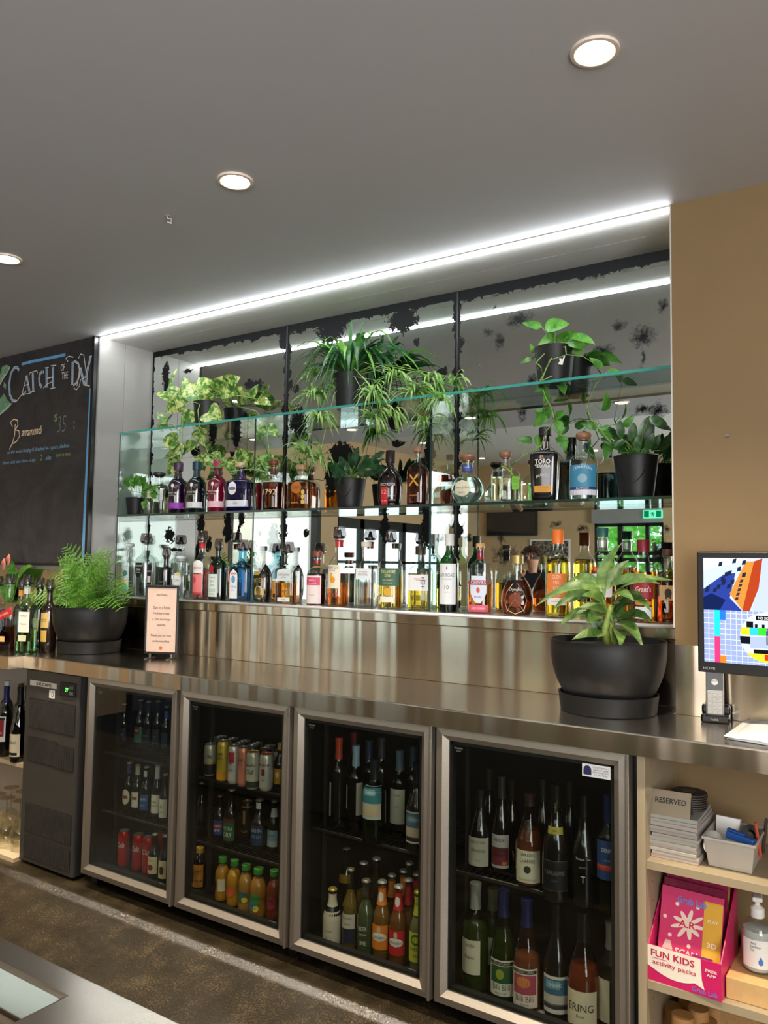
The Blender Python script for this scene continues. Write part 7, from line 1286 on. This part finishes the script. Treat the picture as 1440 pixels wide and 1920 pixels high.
# ============================================================ THE CUSTOMER SEEN IN THE MIRROR
def person(px, py):
    t = thing('person', (px, py, ZF), 'person with tousled brown hair and dark shirt, hand at chin, seen in the mirror', 'person'); SK = P((206, 156, 126), .5, vary=.05); CL = P((24, 28, 38), .8); HR = P((84, 58, 38), .6, vary=.4, scale=60)
    J = {'pelvis': (0, 0, .92), 'waist': (0, 0, 1.04), 'chest': (0, .02, 1.20), 'neck0': (0, .02, 1.37), 'neck1': (0, .03, 1.43), 'head0': (0, .04, 1.47), 'head1': (0, .05, 1.56), 'head2': (0, .04, 1.63),
         'shR': (-.17, .01, 1.33), 'elR': (-.23, .13, 1.10), 'wrR': (-.05, .20, 1.32), 'shL': (.17, .01, 1.33), 'elL': (.22, .12, 1.09), 'wrL': (.02, .24, 1.12),
         'hipR': (-.09, 0, .88), 'knR': (-.10, .03, .50), 'anR': (-.10, 0, .09), 'toR': (-.11, .14, .03), 'hipL': (.09, 0, .88), 'knL': (.10, .03, .50), 'anL': (.10, 0, .09), 'toL': (.11, .14, .03)}
    RR = {'pelvis': .13, 'waist': .12, 'chest': .115, 'neck0': .050, 'neck1': .046, 'head0': .066, 'head1': .088, 'head2': .066, 'shR': .062, 'elR': .042, 'wrR': .027, 'shL': .062, 'elL': .042, 'wrL': .027, 'hipR': .085, 'knR': .055, 'anR': .038, 'toR': .032, 'hipL': .085, 'knL': .055, 'anL': .038, 'toL': .032}
    E_ = [('pelvis', 'waist'), ('waist', 'chest'), ('chest', 'neck0'), ('neck0', 'neck1'), ('neck1', 'head0'), ('head0', 'head1'), ('head1', 'head2'), ('chest', 'shR'), ('shR', 'elR'), ('elR', 'wrR'), ('chest', 'shL'), ('shL', 'elL'), ('elL', 'wrL'), ('pelvis', 'hipR'), ('hipR', 'knR'), ('knR', 'anR'), ('anR', 'toR'), ('pelvis', 'hipL'), ('hipL', 'knL'), ('knL', 'anL'), ('anL', 'toL')]
    def skin(name, J, RR, E_, root, mat, par, sub=2):
        ks = list(J); me = bpy.data.meshes.new(name); me.from_pydata([J[q] for q in ks], [(ks.index(a), ks.index(b)) for a, b in E_], []); o = bpy.data.objects.new(name, me); COL.objects.link(o); o.parent = par
        sk_ = o.modifiers.new('skin', 'SKIN'); sk_.use_smooth_shade = True
        for i, q in enumerate(ks): v = me.skin_vertices[0].data[i]; v.radius = (RR[q], RR[q] * (.72 if q in ('pelvis', 'waist', 'chest') else 1)); v.use_root = q == root
        s = o.modifiers.new('sub', 'SUBSURF'); s.levels = s.render_levels = sub; me.materials.append(mat); return o
    skin('body', J, RR, E_, 'pelvis', SK, t)
    cj = {k_: v for k_, v in J.items() if k_ in ('pelvis', 'waist', 'chest', 'neck0', 'shR', 'elR', 'shL', 'elL')}; cj['pelvis'] = (0, 0, .86)
    skin('shirt', cj, {k_: RR[k_] + (.018 if k_ != 'chest' else .045) for k_ in cj}, [e for e in E_ if e[0] in cj and e[1] in cj], 'pelvis', CL, t)
    tj = {k_: v for k_, v in J.items() if k_ in ('pelvis', 'hipR', 'knR', 'anR', 'hipL', 'knL', 'anL')}
    skin('trousers', tj, {k_: RR[k_] + .016 for k_ in tj}, [e for e in E_ if e[0] in tj and e[1] in tj], 'pelvis', P((40, 42, 52), .8), t)
    for sg, w_ in ((-1, 'wrR'), (1, 'wrL')):          # hand with five fingers curled to the chin / resting
        w0 = Vector(J[w_]); up = Vector((.3 * -sg * .5, .1, .9)) if w_ == 'wrR' else Vector((-.4, .9, .05)); up.normalize(); sd = up.cross(Vector((0, 1, 0)) if w_ == 'wrR' else Vector((0, 0, 1))).normalized(); nn = up.cross(sd).normalized()
        hj = {'w': tuple(w0), 'p': tuple(w0 + up * .05)}; hr = {'w': .026, 'p': .030}; he = [('w', 'p')]
        for i in range(4):
            b0 = w0 + up * .075 + sd * (i - 1.5) * .019; ln = [.028, .032, .030, .024][i]
            for q in range(3): nm = 'f%d%d' % (i, q); hj[nm] = tuple(b0 + up * ln * q * (1 - .2 * q) - nn * .010 * q * q); hr[nm] = .0085 - .0008 * q; he.append((('p' if q == 0 else 'f%d%d' % (i, q - 1)), nm))
        for q in range(3): nm = 't%d' % q; hj[nm] = tuple(w0 + up * (.02 + .022 * q) + sd * (.030 + .010 * q)); hr[nm] = .010; he.append((('w' if q == 0 else 't%d' % (q - 1)), nm))
        skin('hand', hj, hr, he, 'w', SK, t, 1)
    # face looks toward +y (the bar)
    face = MB(); 
    MB().lathe([(.0001, -.010), (.009, -.006), (.011, 0), (.007, .024), (.0001, .034)], 10).build('nose', SK, t, loc=(0, .140, 1.535), smooth=True)
    for sx_ in (-.032, .032):
        MB().lathe([(.0001, -.011), (.008, -.008), (.0115, 0), (.008, .008), (.0001, .011)], 12).build('eye', P((186, 174, 164), .3), t, loc=(sx_, .119, 1.565), smooth=True)
        MB().lathe([(.0001, 0), (.005, 0), (.0055, -.002)], 10, cap=False).build('iris', P((50, 40, 30), .2), t, loc=(sx_, .1342, 1.565)).rotation_euler.x = -PI / 2
        MB().tube([(sx_ - .016, .130, 1.583), (sx_, .136, 1.588), (sx_ + .016, .130, 1.583)], .0035, 5).build('eyebrow', HR, t); MB().lathe([(.0001, -.028), (.010, -.018), (.013, 0), (.012, .018), (.0001, .028)], 10, sx=.5).build('ear', SK, t, loc=(sx_ * 2.75, .045, 1.545), smooth=True)
    MB().tube([(-.024, .124, 1.500), (0, .134, 1.498), (.024, .124, 1.500)], .005, 6).build('lips', P((176, 100, 92), .5), t)
    r_ = random.Random(3); m = MB()
    for i in range(700):
        a = r_.uniform(0, 2 * PI); e = r_.uniform(.05, 1.5); 
        n_ = Vector((math.cos(a) * math.cos(e), math.sin(a) * math.cos(e), math.sin(e)))
        if n_.y > .45 and n_.z < .55: continue
        p0 = Vector((0, .045, 1.56)) + Vector((n_.x * .092, n_.y * .098, n_.z * .098)); tw = Vector((r_.uniform(-1, 1), r_.uniform(-1, 1), r_.uniform(-.6, .6))) * .035; p1 = p0 + n_ * .020 + tw * .4; p2 = p0 + n_ * .014 + tw + Vector((0, 0, -.02)); m.tube([p0, p1, p2], .0042, 4, rend=.001)
    m.lathe([(.098 * math.cos(e), 1.555 + .104 * math.sin(e)) for e in (-.25, 0, .3, .6, .9, 1.2, 1.5)], 18, cyy=.030, sy=.92, cap=False); m.build('hair', HR, t)
    return t
person(-2.86, -5.0)
